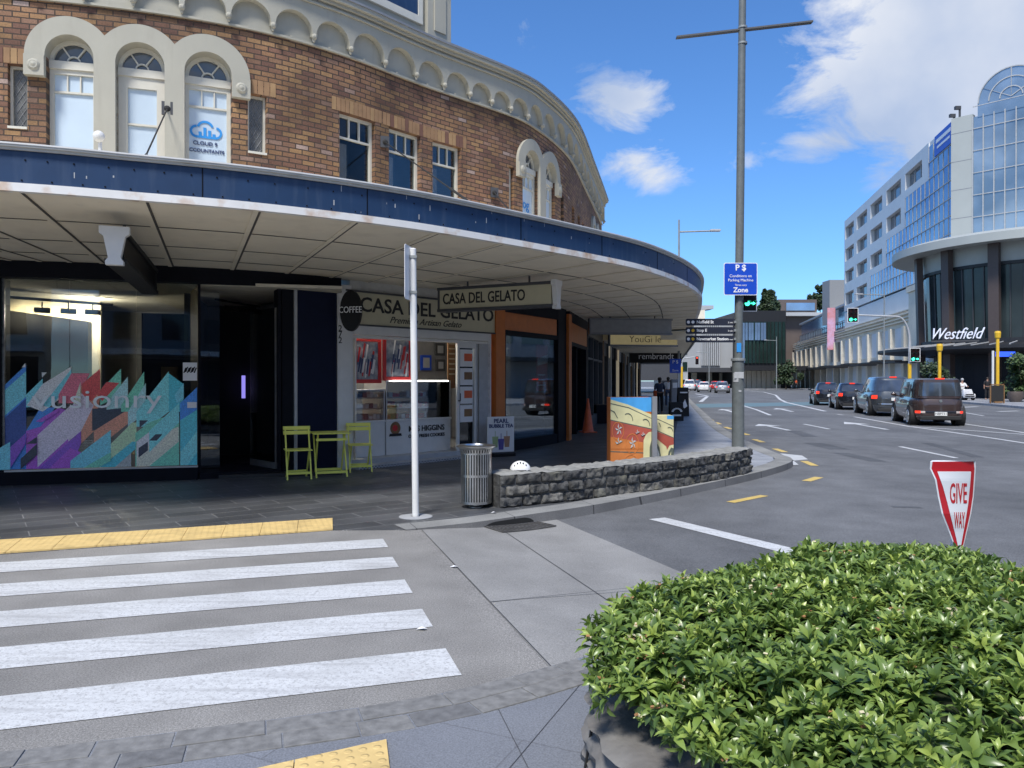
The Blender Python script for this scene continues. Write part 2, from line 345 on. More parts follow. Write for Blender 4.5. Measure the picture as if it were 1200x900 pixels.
mat('shop_lit', (.5, .45, .35), .7, emit=(1, .85, .6), es=.12)
mat('umber_dark', (.018, .019, .022), .5)
def curtain_glass(name, c, rough=.08, c2=None, metal=.55):
    return mat(name, c, rough, metal=metal, var=.22, vs=.25, c2=c2, c2s=.22, spec=.4)
curtain_glass('blue_glass', (.10, .21, .40), c2=(.26, .38, .50)); curtain_glass('teal_glass', (.20, .27, .32), c2=(.36, .43, .47)); curtain_glass('pale_blue_glass', (.24, .36, .52))  # c2 paints pale cloud reflections into the blue and teal glass
curtain_glass('dark_glass', (.012, .020, .022), .12, c2=(.04, .055, .06), metal=.0); curtain_glass('green_glass', (.035, .07, .06))
mat('leaf_far', (.028, .05, .018), .6, var=.5, vs=1.2); mat('leaf_far2', (.06, .10, .03), .6, var=.5, vs=3)
mat('helmet_white', (.8, .8, .8), .2, coat=.5); mat('cyan_paint', (.12, .19, .22), .8, var=.15)
mat('pot', (.1, .08, .07), .6)

# ------------------------------------------------------------------ helpers
WM = {}
def tag(o, label=None, cat=None, group=None, kind=None):
    if label: o['label'] = label
    if cat: o['category'] = cat
    if group: o['group'] = group
    if kind: o['kind'] = kind
    return o
def thing(name, label, cat, loc=(0, 0, 0), rz=0., group=None):
    o = bpy.data.objects.new(name, None); col.objects.link(o); o.empty_display_size = .2
    o.location = loc; o.rotation_euler = (0, 0, rz)
    WM[o.name] = Matrix.Translation(Vector(loc)) @ Matrix.Rotation(rz, 4, 'Z')
    return tag(o, label, cat, group)
class MB:
    def __init__(s): s.v = []; s.f = []; s.m = []; s.uv = []
    def add(s, vs, fs, mi=0, uv=None):
        b = len(s.v); s.v += [tuple(v) for v in vs]; s.f += [tuple(b + i for i in f) for f in fs]; s.m += [mi] * len(fs)
        s.uv += uv if uv else [(0, 0)] * len(vs); return s
    def hexa(s, p, mi=0):
        return s.add(p, [(0, 3, 2, 1), (4, 5, 6, 7), (0, 1, 5, 4), (1, 2, 6, 5), (2, 3, 7, 6), (3, 0, 4, 7)], mi)
    def box(s, c, d, rz=0., mi=0, M=None):
        hx, hy, hz = d[0] / 2, d[1] / 2, d[2] / 2; ca, sa = math.cos(rz), math.sin(rz); P = []
        for z in (-hz, hz):
            for x, y in ((-hx, -hy), (hx, -hy), (hx, hy), (-hx, hy)):
                q = Vector((x, y, z)) if M is None else M @ Vector((x, y, z))
                P.append((c[0] + q[0] * ca - q[1] * sa, c[1] + q[0] * sa + q[1] * ca, c[2] + q[2]))
        return s.hexa(P, mi)
    def fbox(s, fr, t0, t1, z0, z1, o0, o1, mi=0):
        return s.hexa([fr.p(t0, z0, o1), fr.p(t1, z0, o1), fr.p(t1, z0, o0), fr.p(t0, z0, o0), fr.p(t0, z1, o1), fr.p(t1, z1, o1), fr.p(t1, z1, o0), fr.p(t0, z1, o0)], mi)
    def fpoly(s, fr, pts, o0, o1, mi=0):
        n = len(pts); A = [fr.p(t, z, o1) for t, z in pts]; B = [fr.p(t, z, o0) for t, z in pts]
        return s.add(A + B, [tuple(range(n)), tuple(range(2 * n - 1, n - 1, -1))] + [(i, n + i, n + (i + 1) % n, (i + 1) % n) for i in range(n)], mi)
    def prism(s, pts, z0, z1, mi=0):
        n = len(pts); A = [(x, y, z0) for x, y in pts]; B = [(x, y, z1) for x, y in pts]
        return s.add(A + B, [tuple(range(n - 1, -1, -1)), tuple(range(n, 2 * n))] + [(i, (i + 1) % n, n + (i + 1) % n, n + i) for i in range(n)], mi)
    def tube(s, p0, p1, r0, r1=None, n=12, mi=0, caps=True):
        r1 = r0 if r1 is None else r1; p0 = Vector(p0); p1 = Vector(p1); d = (p1 - p0)
        if d.length < 1e-6: return s
        d.normalize(); a = d.orthogonal().normalized(); b = d.cross(a); V = []
        for p, r in ((p0, r0), (p1, r1)):
            V += [p + (a * math.cos(2 * math.pi * i / n) + b * math.sin(2 * math.pi * i / n)) * r for i in range(n)]
        F = [(i, (i + 1) % n, n + (i + 1) % n, n + i) for i in range(n)]
        if caps: F += [tuple(range(n - 1, -1, -1)), tuple(range(n, 2 * n))]
        return s.add(V, F, mi)
    def path(s, pts, r, n=8, mi=0):
        for i in range(len(pts) - 1):
            ra = r[i] if isinstance(r, (list, tuple)) else r; rb = r[i + 1] if isinstance(r, (list, tuple)) else r
            s.tube(pts[i], pts[i + 1], ra, rb, n, mi)
        return s
    def lathe(s, c, prof, n=32, mi=0):
        V = []; F = []
        for r, z in prof: V += [(c[0] + r * math.cos(2 * math.pi * i / n), c[1] + r * math.sin(2 * math.pi * i / n), c[2] + z) for i in range(n)]
        for k in range(len(prof) - 1): F += [(k * n + i, k * n + (i + 1) % n, (k + 1) * n + (i + 1) % n, (k + 1) * n + i) for i in range(n)]
        return s.add(V, F, mi)
    def sphere(s, c, r, n=14, m=9, mi=0, sc_=(1, 1, 1)):
        V = []; F = []
        for j in range(m + 1):
            ph = math.pi * j / m
            for i in range(n):
                th = 2 * math.pi * i / n
                V.append((c[0] + r * sc_[0] * math.sin(ph) * math.cos(th), c[1] + r * sc_[1] * math.sin(ph) * math.sin(th), c[2] + r * sc_[2] * math.cos(ph)))
        for j in range(m): F += [(j * n + i, (j + 1) * n + i, (j + 1) * n + (i + 1) % n, j * n + (i + 1) % n) for i in range(n)]
        return s.add(V, F, mi)
    def build(s, name, mats, parent=None, world=True, bevel=0., smooth=None, label=None):
        me = bpy.data.meshes.new(name); V = s.v
        root = parent
        while root is not None and root.parent is not None: root = root.parent
        if root is not None and world and root.name in WM:
            Mi = WM[root.name].inverted(); V = [tuple(Mi @ Vector(v)) for v in V]
        me.from_pydata(V, [], s.f)
        if not isinstance(mats, (list, tuple)): mats = [mats]
        for k in mats: me.materials.append(MATS[k])
        if len(mats) > 1: me.polygons.foreach_set('material_index', s.m)
        if any(u != (0, 0) for u in s.uv):
            ul = me.uv_layers.new(name='UVMap'); li = [0] * len(me.loops); me.loops.foreach_get('vertex_index', li)
            ul.data.foreach_set('uv', [c for i in li for c in s.uv[i]])
        me.update()
        bm = bmesh.new(); bm.from_mesh(me)
        if not any(u != (0, 0) for u in s.uv): bmesh.ops.remove_doubles(bm, verts=bm.verts, dist=1e-5)
        bmesh.ops.recalc_face_normals(bm, faces=bm.faces); bm.to_mesh(me); bm.free()
        if smooth:
            me.shade_smooth(); me.set_sharp_from_angle(angle=R(smooth))
        o = bpy.data.objects.new(name, me); col.objects.link(o)
        if parent is not None: o.parent = parent
        if bevel:
            b = o.modifiers.new('bevel', 'BEVEL'); b.width = bevel; b.segments = 2; b.limit_method = 'ANGLE'; b.angle_limit = R(40)
        if label: o['label'] = label
        return o
class Fr:
    """vertical plane between two plan points, local coordinates t (along), z (up), o (towards the street)"""
    def __init__(s, a, b, flip=False):
        s.a = Vector(a[:2]); d = Vector(b[:2]) - s.a; s.L = d.length; s.u = d / s.L
        s.n = Vector((s.u.y, -s.u.x)) * (-1 if flip else 1)
    def p(s, t, z, o=0.): q = s.a + s.u * t + s.n * o; return Vector((q.x, q.y, z))
    def hit(s, px, py, o=0.):
        k = (px - 600) / 900; a = s.a + s.n * o; t = (k * a.y - a.x) / (s.u.x - k * s.u.y); D = a.y + t * s.u.y
        return t, 1.55 + (446 - py) / 900 * D
class Cv:
    def __init__(s, P, n=24):
        P = np.array(P, float); Q = [2 * P[0] - P[1]] + list(P) + [2 * P[-1] - P[-2]]; o = []
        for i in range(1, len(Q) - 2):
            for k in range(n):
                t = k / n; o.append(.5 * ((2 * Q[i]) + (Q[i + 1] - Q[i - 1]) * t + (2 * Q[i - 1] - 5 * Q[i] + 4 * Q[i + 1] - Q[i + 2]) * t * t + (3 * Q[i] - Q[i - 1] - 3 * Q[i + 1] + Q[i + 2]) * t ** 3))
        o.append(Q[-2]); s.c = np.array(o); s.s = np.r_[0, np.cumsum(np.hypot(*np.diff(s.c, axis=0).T))]; s.L = s.s[-1]
        d = np.gradient(s.c, axis=0); d /= np.hypot(d[:, 0], d[:, 1])[:, None]; s.nx = d[:, 1]; s.ny = -d[:, 0]
        s.px = 600 + 900 * s.c[:, 0] / s.c[:, 1]
    def p(s, t, z, o=0.):
        return Vector((np.interp(t, s.s, s.c[:, 0]) + o * np.interp(t, s.s, s.nx), np.interp(t, s.s, s.c[:, 1]) + o * np.interp(t, s.s, s.ny), z))
    def at(s, px): return float(np.interp(px, s.px, s.s))
    def frame(s, pxa, pxb): a = s.p(s.at(pxa), 0); b = s.p(s.at(pxb), 0); return Fr(a, b)
WALL = Cv([(-15, 9.5), (-12, 10.15), (-10, 10.65), (-7.5, 11.25), (-5.6, 11.75), (-4.1, 12.4), (-2.95, 13.3), (-1.64, 14.75), (0, 16.4), (.62, 17.4), (1.22, 18.8), (1.62, 20.2), (2.2, 22.9), (3.19, 27.6), (5.0, 36.5), (8, 51.5), (12, 71)])
EDGE = Cv([(-14, 5.3), (-11, 5.9), (-8, 6.6), (-4.98, 7.47), (-3.93, 7.86), (-2.78, 8.35), (-1.5, 9.15), (-.45, 10.05), (1.32, 11.85), (2.34, 13.1), (3.35, 14.9), (4.1, 16.8), (4.67, 19), (5.45, 22.6), (6.3, 26.8), (6.7, 28.6)])

def cband(mb, cv, ss, zl, zh, o0, o1, mi=0, uv=False):
    """solid strip that follows the curve between two height functions"""
    zl = zl if callable(zl) else (lambda s, v=zl: v); zh = zh if callable(zh) else (lambda s, v=zh: v)
    V = []; U = []
    for s in ss:
        a, b = zl(s), zh(s)
        for z, o in ((a, o1), (b, o1), (b, o0), (a, o0)): V.append(cv.p(s, z, o)); U.append((s, z + 1e-4))
    F = []
    for i in range(len(ss) - 1):
        for k in range(4): F.append((4 * i + k, 4 * i + (k + 1) % 4, 4 * i + 4 + (k + 1) % 4, 4 * i + 4 + k))
    n = 4 * (len(ss) - 1); F += [(0, 3, 2, 1), (n, n + 1, n + 2, n + 3)]
    mb.add(V, F, mi, U if uv else None)
def lin(a, b, step=.25): return list(np.linspace(a, b, max(2, int(abs(b - a) / step) + 2)))

def text(s, size, m, parent, o, xd, yd=(0, 0, 1), depth=.004, align='CENTER', name='lettering', stretch=1., bold=0., shear=0., world=True):
    cu = bpy.data.curves.new('t', 'FONT'); cu.body = s; cu.size = size; cu.align_x = align; cu.align_y = 'CENTER'; cu.extrude = depth; cu.offset = bold; cu.shear = shear; cu.resolution_u = 3
    to = bpy.data.objects.new('t', cu); col.objects.link(to); dg = bpy.context.evaluated_depsgraph_get()
    me = bpy.data.meshes.new_from_object(to.evaluated_get(dg)); bpy.data.objects.remove(to); bpy.data.curves.remove(cu)
    x = Vector(xd).normalized(); y = Vector(yd).normalized(); z = x.cross(y); Mx = Matrix((x * stretch, y, z)).transposed().to_4x4(); Mx.translation = Vector(o)
    root = parent
    while root is not None and root.parent is not None: root = root.parent
    if root is not None and world and root.name in WM: Mx = WM[root.name].inverted() @ Mx
    me.transform(Mx); me.materials.clear(); me.materials.append(MATS[m]); me.name = name
    ob = bpy.data.objects.new(name, me); col.objects.link(ob)
    if parent is not None: ob.parent = parent
    return ob
def ftext(s, size, m, parent, fr, t, z, o, **k):
    return text(s, size, m, parent, fr.p(t, z, o), (fr.u.x, fr.u.y, 0), **k)

# ------------------------------------------------------------------ ground
def sst(a, b, x): x = min(1, max(0, (x - a) / (b - a))); return x * x * (3 - 2 * x)
def rise(y): return .1 * sst(11, 25, y)
def G(px, py, z0=0.):
    D = 10.
    for _ in range(40): D = .5 * D + .5 * (1.55 - z0 - rise(D)) * 900 / (py - 446)
    return ((px - 600) / 900 * D, D)
U = Vector((.953, .302)); Vv = Vector((.285, -.958)); P0 = Vector((-1.25, 7.5))
def uvp(w, v): q = P0 + U * w + Vv * v; return (q.x, q.y)
def ztab(x, y): w = (Vector((x, y)) - P0).dot(U); return -.094 * sst(.15, 1.9, w)
def surface(name, poly, zf, m, ys=(), parent=None, kind='structure', thick=0., grid=None):
    bm = bmesh.new(); vs = [bm.verts.new((x, y, 0)) for x, y in poly]; bm.faces.new(vs)
    bmesh.ops.triangulate(bm, faces=bm.faces[:])
    cuts = [((0, y, 0), (0, 1, 0)) for y in (11, 12.5, 14, 15.5, 17, 18.5, 20, 21.5, 23, 25)]
    if grid: cuts = [((*uvp(w, 0), 0), (U.x, U.y, 0)) for w in grid]
    for co, no in cuts: bmesh.ops.bisect_plane(bm, geom=bm.verts[:] + bm.edges[:] + bm.faces[:], plane_co=co, plane_no=no)
    for v in bm.verts: v.co.z = zf(v.co.x, v.co.y)
    for f in bm.faces:
        if f.normal.z < 0: f.normal_flip()
    bmesh.ops.recalc_face_normals(bm, faces=bm.faces)
    if sum(f.normal.z for f in bm.faces) < 0: bmesh.ops.reverse_faces(bm, faces=bm.faces[:])
    if thick:
        r = bmesh.ops.extrude_face_region(bm, geom=bm.faces[:]); 
        for v in [g for g in r['geom'] if isinstance(g, bmesh.types.BMVert)]: pass
        # the extruded copy becomes the top, the first faces are dropped below
        ex = set(g for g in r['geom'] if isinstance(g, bmesh.types.BMVert))
        for v in bm.verts:
            if v not in ex: v.co.z -= thick
        bmesh.ops.recalc_face_normals(bm, faces=bm.faces)
    me = bpy.data.meshes.new(name); bm.to_mesh(me); bm.free(); me.materials.append(MATS[m])
    o = bpy.data.objects.new(name, me); col.objects.link(o); o.parent = parent
    if kind: o['kind'] = kind
    return o
zr = lambda x, y: -.1 + rise(y)
zs = lambda x, y: .004 + rise(y)
surface('road', [(-500, -80), (700, -80), (700, 1600), (-500, 1600)], zr, 'asphalt')
# raised crossing table and concrete apron of the side street
surface('crossing_table', [uvp(-16, -3.4), uvp(.44, -3.4), uvp(.44, 6.2), uvp(-16, 6.2)], ztab, 'table_asphalt', grid=[.1, .2, .3])
surface('concrete_apron', [uvp(.442, -2), uvp(2.05, -2.5), uvp(2.35, 2), uvp(2.5, 6), uvp(.442, 6)], ztab, 'apron_concrete', grid=[.5, .6, .75, .9, 1.05, 1.2, 1.35, 1.5, 1.65, 1.8, 2])
mj = MB()
def groundstrip(mb, pts, w, zf, dz=.004, mi=0):
    for a, b in zip(pts[:-1], pts[1:]):
        a = Vector(a); b = Vector(b); n = (b - a).normalized(); n = Vector((-n.y, n.x)) * w / 2
        k = max(1, int((b - a).length / 1.2)) 
        for i in range(k):
            p = a.lerp(b, i / k); q = a.lerp(b, (i + 1) / k)
            P = [p - n, q - n, q + n, p + n]
            mb.add([(v.x, v.y, zf(v.x, v.y) + dz) for v in P], [(0, 1, 2, 3)], mi)
jo = MB()
groundstrip(jo, [uvp(.436 + .003 * k, -1.5 + k) for k in range(8)], .007, ztab, .003)
groundstrip(jo, [uvp(1.33 + .004 * k, -1.0 + k) for k in range(7)], .010, ztab, .003)
groundstrip(jo, [uvp(.45, 2.35), uvp(2.3, 2.0)], .009, ztab, .003)
tag(jo.build('pavement_joint', 'dark_grey'), kind='structure')
# kerb line of the footpath (outer top edge)
K = [(-1.10, 7.93), G(540, 615), G(565, 612), G(620, 604), G(700, 592), G(800, 573), G(880, 556), G(912, 547.5), G(926, 542.5), G(929, 539), G(924, 535.5), G(911, 531.5), G(871, 514.7), G(845, 500), G(826, 484), G(812, 471), (16.5, 72), (23, 100), (31, 133)]
Kc = Cv(K, 8)
inner = [tuple(Kc.p(s, 0, -.02)[:2]) for s in lin(.05, Kc.L, .5)]
left_edge = [(-16, 2.3), (-4.56 - .02, 6.84 - .02), (-1.85, 7.93)]
surface('footpath', left_edge + [(-1.15, 7.95)] + inner + [(25, 140), (-30, 140), (-30, 2.3)], zs, 'basalt_tiles', thick=.2)
# paler flags of the outer footpath past the low wall
fp = [tuple(Kc.p(s, 0, -.33)[:2]) for s in lin(Kc.at(899) if False else 7.2, Kc.L - 30, .7)]
fpi = [(2.75, 12.6), (3.05, 14.5), (3.7, 17.5), (4.45, 21), (5.6, 26), (7.5, 35), (11.0, 50), (15, 70)]
surface('outer_footpath', [q for q in fp if q[1] < 75] + fpi[::-1], lambda x, y: .008 + rise(y), 'far_tiles')
kb = MB(); ss = lin(0, Kc.L, .4)
for i in range(len(ss) - 1):
    P = []
    for s in (ss[i], ss[i + 1]):
        for o in (-.325, 0): q = Kc.p(s, 0, o); P.append((q.x, q.y, rise(q.y) + .01))
    q0, q1 = Kc.p(ss[i], 0, .015), Kc.p(ss[i + 1], 0, .015)
    b0 = (q0.x, q0.y, -.13 + rise(q0.y)); b1 = (q1.x, q1.y, -.13 + rise(q1.y))
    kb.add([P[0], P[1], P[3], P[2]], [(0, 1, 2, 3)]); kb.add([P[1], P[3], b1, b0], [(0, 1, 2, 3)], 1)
tiles_mat('kerb_face_shaded', (.16, .16, .16), (.13, .13, .13), 1.2, 3, (.05, .05, .05), rot=R(-20), jw=.01, rough=.8, varamt=.25)  # darker than the kerb top: shade on the face put into its colour
tag(kb.build('kerb', ['kerb_stone', 'kerb_face_shaded']), kind='structure')
# near pavement where the photograph was taken from
NP = [(-9, 1.2), (-2.12, 3.18), (-1.24, 3.44), (-.5, 3.70), (-.11, 3.92), (.35, 4.25), (1.0, 4.75), (2.2, 5.05), (3.4, 4.9), (4.05, 4.2), (4.1, 2), (4.1, -6), (-9, -6)]
surface('near_pavement', NP, lambda x, y: .006, 'granite', thick=.2, grid=[0])
st = MB(); e = NP[:5] + [(.35, 4.25)]; ec = Cv(e, 6); rb_ = random.Random(4)
for row in range(2):
    q_ = rb_.uniform(0, .2)
    while q_ < ec.L - .1:
        w_ = rb_.uniform(.22, .42); o0 = .005 + row * .15; h_ = .009 + rb_.uniform(0, .005); o1 = o0 + .142 + rb_.uniform(-.004, .004)
        P = [ec.p(q_ + .004, 0, o0), ec.p(q_ + w_ - .004, 0, o0), ec.p(q_ + w_ - .004, 0, o1), ec.p(q_ + .004, 0, o1)]
        st.hexa([(p_.x, p_.y, .0) for p_ in P] + [(p_.x, p_.y, h_) for p_ in P], rb_.choice((0, 0, 1, 2)) if row else 0); q_ += w_
mat('sett_grey', (.19, .188, .182), .8, var=.3, vs=20, bump=.4); mat('sett_dark', (.11, .112, .115), .7, var=.3, vs=20, bump=.4); mat('sett_mid', (.15, .15, .15), .7, var=.3, vs=20, bump=.4)
tag(st.build('stone_edging', ['sett_grey', 'sett_dark', 'sett_mid'], bevel=.003), kind='structure')
cu = MB()   # scored lines in the granite
for a, b in (((-.2, 2.6), (.35, 3.9)), ((-.1, 3.75), (.1, 2.9))):
    groundstrip(cu, [a, b], .0035, lambda x, y: .006, .003)
tag(cu.build('pavement_joint', 'dark_grey'), kind='structure')
# road paint
cz = MB()
for k in range(5):
    v0 = .8 * k - .01; v1 = v0 + (.39 if k < 4 else .42); wj = (-.01, -.025, -.04, -.042, -.045)[k]
    ws = [-8 + .5 * i for i in range(16)] + [wj - .0]
    for a, b in zip(ws[:-1], ws[1:]): cz.add([(*uvp(a, v1), 0.004), (*uvp(b, v1), 0.004), (*uvp(b, v0), 0.004), (*uvp(a, v0), 0.004)], [(0, 1, 2, 3)])
tag(cz.build('zebra_crossing', 'road_white'), kind='structure')
def tactile(quad, n):
    mb = MB(); g = MB(); a, b, c, d = [Vector(q) for q in quad]
    for i in range(n):
        p = a.lerp(b, (i + .006) / n); q = a.lerp(b, (i + .994) / n); r_ = d.lerp(c, (i + .994) / n); s = d.lerp(c, (i + .006) / n)
        mb.add([(v.x, v.y, .019) for v in (p, q, r_, s)] + [(v.x, v.y, .0) for v in (p, q, r_, s)], [(0, 1, 2, 3), (0, 4, 5, 1), (1, 5, 6, 2), (2, 6, 7, 3), (3, 7, 4, 0)])
    return mb
far_t = tactile([(-8.21, 5.39), (-1.85, 7.93), (-2.0, 8.56), (-8.55, 5.95)], 19).build('tactile_paving', 'tactile_yellow')
tag(far_t, kind='structure')
nq = [G(262, 896), G(453, 872), G(462, 925), G(250, 955)]
near_t = tactile([(-2.6 + .0, 2.2), G(453, 872), (-.42, 2.75), (-2.45, 1.7)], 6).build('tactile_paving', 'tactile_yellow')
tag(near_t, kind='structure')
rp = MB()
def rl(a, b, w=.12, mi=0): groundstrip(rp, [G(*a, -.1), G(*b, -.1)], w, zr, .005, mi)
groundstrip(rp, [G(770, 608, -.1), G(978, 659, -.1)], .24, zr, .005)
groundstrip(rp, [G(1152, 672, -.1), G(1202, 697, -.1)], .14, zr, .005)
rl((1055, 523.5), (1121, 537)); rl((942, 497), (972, 503)); rl((981, 485.5), (988, 486.5))
groundstrip(rp, [G(871, 475.5, -.1), G(886, 480, -.1), G(903, 486.7, -.1)], .16, zr, .005)
groundstrip(rp, [G(872, 457.5, -.1), G(895, 459.5, -.1), G(909, 463, -.1), G(914, 468, -.1), G(921, 471.5, -.1), G(967, 482, -.1)], .22, zr, .005)
groundstrip(rp, [G(1001, 488.5, -.1), G(1066, 500, -.1), G(1205, 520, -.1)], .14, zr, .005)
groundstrip(rp, [G(1068, 500, -.1), G(1205, 509.5, -.1)], .16, zr, .005)
groundstrip(rp, [G(1110, 494, -.1), G(1205, 508, -.1)], .14, zr, .006)
rl((1130, 483.5), (1153, 487.5)); rl((1170, 482.5), (1194, 481.5), .3); rl((1125, 477.5), (1146, 476.5), .4)
def arrow(tip, tail, w=.16, hw=.9, side=1):
    a = Vector(G(*tip, -.1)); b = Vector(G(*tail, -.1)); d = (a - b).normalized(); n = Vector((-d.y, d.x)); hl = min(1.6, (a - b).length * .35)
    groundstrip(rp, [b, a - d * hl], w, zr, .005)
    P = [a, a - d * hl - n * hw / 2, a - d * hl + n * hw / 2]
    rp.add([(v.x, v.y, zr(v.x, v.y) + .0055) for v in P], [(0, 1, 2)])
arrow((989, 494.5), (1040, 503.5)); arrow((889, 497), (925, 504.5)); arrow((846, 479.5), (861, 483.5), .2); arrow((910, 478.5), (929, 482.5), .2)
for a, b in (((856, 589), (896, 581)),): groundstrip(rp, [G(*a, -.1), G(*b, -.1)], .13, zr, .005, 1)
for a, b in (((945, 564), (960, 559.5)), ((942, 540.5), (955, 546)), ((908, 526), (920, 530)), ((884, 515), (894, 518.5)), ((868, 507), (877, 510)), ((850, 500.5), (857, 503)), ((839, 495), (844, 497.2)), ((831, 491), (835, 492.8)), ((827, 487.5), (830, 489)), ((823.5, 484.3), (826, 485.6)), ((820, 481), (822, 482.2)), ((817.5, 478), (819, 479.2))):
    groundstrip(rp, [G(*a, -.1), G(*b, -.1)], .15, zr, .005, 1)
P = [G(914, 531.5, -.1), G(940, 534, -.1), G(947, 538.5, -.1), G(931, 540, -.1)]
rp.add([(x, y, zr(x, y) + .004) for x, y in P], [(0, 1, 2, 3)])
P = [G(926, 539, -.1), G(931, 541, -.1), G(936, 545, -.1), G(930, 545.5, -.1)]
rp.add([(x, y, zr(x, y) + .0075) for x, y in P], [(0, 1, 2, 3)])
for a, b in (((818, 465), (829, 464)), ((821, 471), (829, 464.5)), ((815, 461.5), (829, 464))): rl(a, b, .3)
tag(rp.build('road_marking', ['road_white', 'road_yellow']), kind='structure')
P = [G(813, 473.5, -.1), G(990, 470.5, -.1), G(1000, 474, -.1), G(815, 478, -.1)]
cy = MB().add([(x, y, zr(x, y) + .0035) for x, y in P], [(0, 1, 2, 3)]); tag(cy.build('cycle_lane', 'cyan_paint'), kind='structure')
# dark tar patches
tp = MB()
for a, b, w in (((952, 519), (985, 527), .5), ((985, 531), (1030, 541), .35), ((1085, 519), (1147, 536), .25), ((930, 505), (950, 512), .4), ((1045, 594), (1080, 595), .12)): groundstrip(tp, [G(*a, -.1), G(*b, -.1)], w, zr, .003)
asphalt_mat('tar_patch', (.085, .088, .093)); tag(tp.build('road_patch', 'tar_patch'), kind='structure')
# right footpath
RF = [(25.5, 5), (26, 20), (27, 38), (30.5, 52), (36.4, 70.8), (50, 135), (58, 172), (120, 172), (120, 5)]
surface('east_footpath', RF, lambda x, y: .03 + rise(y), 'far_tiles', thick=.2)
surface('far_footpath', [(31, 134), (58, 138), (58, 170), (10, 170), (10, 141)], lambda x, y: .03 + rise(y), 'far_tiles', thick=.2)
# storm drain
t = thing('storm_drain', 'metal drain grate with slot opening cut in the kerb', 'drain', (.05, 8.6, -.08))
sa, sb_ = Kc.at(567), Kc.at(624); mat('drain_iron', (.15, .145, .14), .6, metal=.5, var=.3)
zg = lambda s_, o: max(ztab(*Kc.p(s_, 0, o)[:2]), -.094)
dm = MB(); V = [Kc.p(q_, zg(q_, o) + .004, o) for q_ in (sa, sb_ + .05) for o in (.03, .34)]; dm.add(V, [(0, 1, 3, 2)]); dm.build('pit', 'black_matte', t)
dm = MB()
for i in range(15):
    q0 = sa + (sb_ - sa + .05) * i / 14; dm.hexa([Kc.p(q0 + dx_, zg(q0, o) + h_, o) for h_ in (.005, .016) for dx_, o in ((0, .03), (.014, .03), (.014, .34), (0, .34))])
for o in (.03, .17, .33): cband(dm, Kc, lin(sa, sb_ + .06, .1), lambda q_, o=o: zg(q_, o) + .004, lambda q_, o=o: zg(q_, o) + .018, o, o + .016)
dm.build('grate', 'drain_iron', t)
sl = MB(); mid_ = (sa + sb_) / 2; hw_ = (sb_ - sa) / 2
cband(sl, Kc, lin(sa, sb_, .05), lambda q_: zg(q_, .03) + .003, lambda q_: -.012 - .05 * abs((q_ - mid_) / hw_) ** 6, .005, .02); sl.build('slot', 'black_matte', t)

# ------------------------------------------------------------------ corner building
cb = thing('corner_building', 'two storey curved brick corner building with cream arcaded cornice and blue canopy', 'building', (-3, 13.5, 0))
Zc = 7.2; S_END = WALL.at(704.5)
wins = []   # (s0,s1,z0,z1)
def wpx(a, b, z0, z1): wins.append((WALL.at(a), WALL.at(b), z0, z1)); return wins[-1]
A1 = [wpx(55, 112, 4.3, 6.72), wpx(137, 194, 4.3, 6.72), wpx(217, 272, 4.3, 6.72)]
NW = [wpx(10, 33, 5.25, 6.2), wpx(291, 313, 5.2, 6.16)]
RW = [wpx(398, 440, 4.5, 6.2), wpx(456, 493, 4.5, 6.2), wpx(507, 540, 4.5, 6.2)]
RN = [wpx(596.5, 602.5, 4.5, 6.1)]
A2 = [wpx(612.5, 630, 4.3, 6.66), wpx(636.5, 650, 4.3, 6.66)]
RN += [wpx(657, 660.5, 4.5, 6.1), wpx(670, 673, 4.5, 6.1), wpx(677, 679.5, 4.5, 6.1), wpx(682, 684, 4.5, 6.1)]
A3 = [wpx(693, 695.5, 4.3, 6.62), wpx(697.5, 699.8, 4.3, 6.62)]
bw = MB(); IN = .32
cuts = sorted(set([0.] + [w[0] for w in wins] + [w[1] for w in wins] + [S_END]))
for a, b in zip(cuts[:-1], cuts[1:]):
    mid = (a + b) / 2; ops = [w for w in wins if w[0] <= mid <= w[1]]
    lv = [3.35] + [z for w in ops for z in (w[2], w[3])] + [Zc]
    for i in range(0, len(lv), 2):
        if lv[i + 1] - lv[i] > .01: cband(bw, WALL, lin(a, b, .35), lv[i], lv[i + 1], -IN, 0, 0, True)
bw.build('brick_wall', 'brick', cb)
# soldier courses above the plain windows
mat('brick_tan', (.30, .18, .095), .9, var=.15); mat('brick_plum', (.17, .085, .06), .9, var=.15); mat('brick_ochre', (.35, .22, .11), .9, var=.15)
for w in NW + RW:
    sd_ = MB()
    n = int((w[1] - w[0] + .3) / .085)
    for i in range(n):
        a = w[0] - .15 + i * (w[1] - w[0] + .3) / n; sd_.fbox(WALL, a + .005, a + (w[1] - w[0] + .3) / n - .005, w[3] + .006, w[3] + .23, 0, .006, rnd.choice([0, 0, 1, 2]))
    sd_.build('soldier_course', ['brick_tan', 'brick_plum', 'brick_ochre'], cb)
# end wall and roof
em = MB(); em.hexa([WALL.p(S_END, 0, 0), WALL.p(S_END, 0, -12), WALL.p(S_END + .25, 0, -12), WALL.p(S_END + .25, 0, 0)] + [WALL.p(S_END, Zc + .95, 0), WALL.p(S_END, Zc + .95, -12), WALL.p(S_END + .25, Zc + .95, -12), WALL.p(S_END + .25, Zc + .95, 0)])
em.build('end_wall', 'cream', cb)
rf = MB(); cband(rf, WALL, lin(0, S_END, .8), Zc + .45, Zc + .6, -8, -.33); rf.build('roof', 'roof_grey', cb)
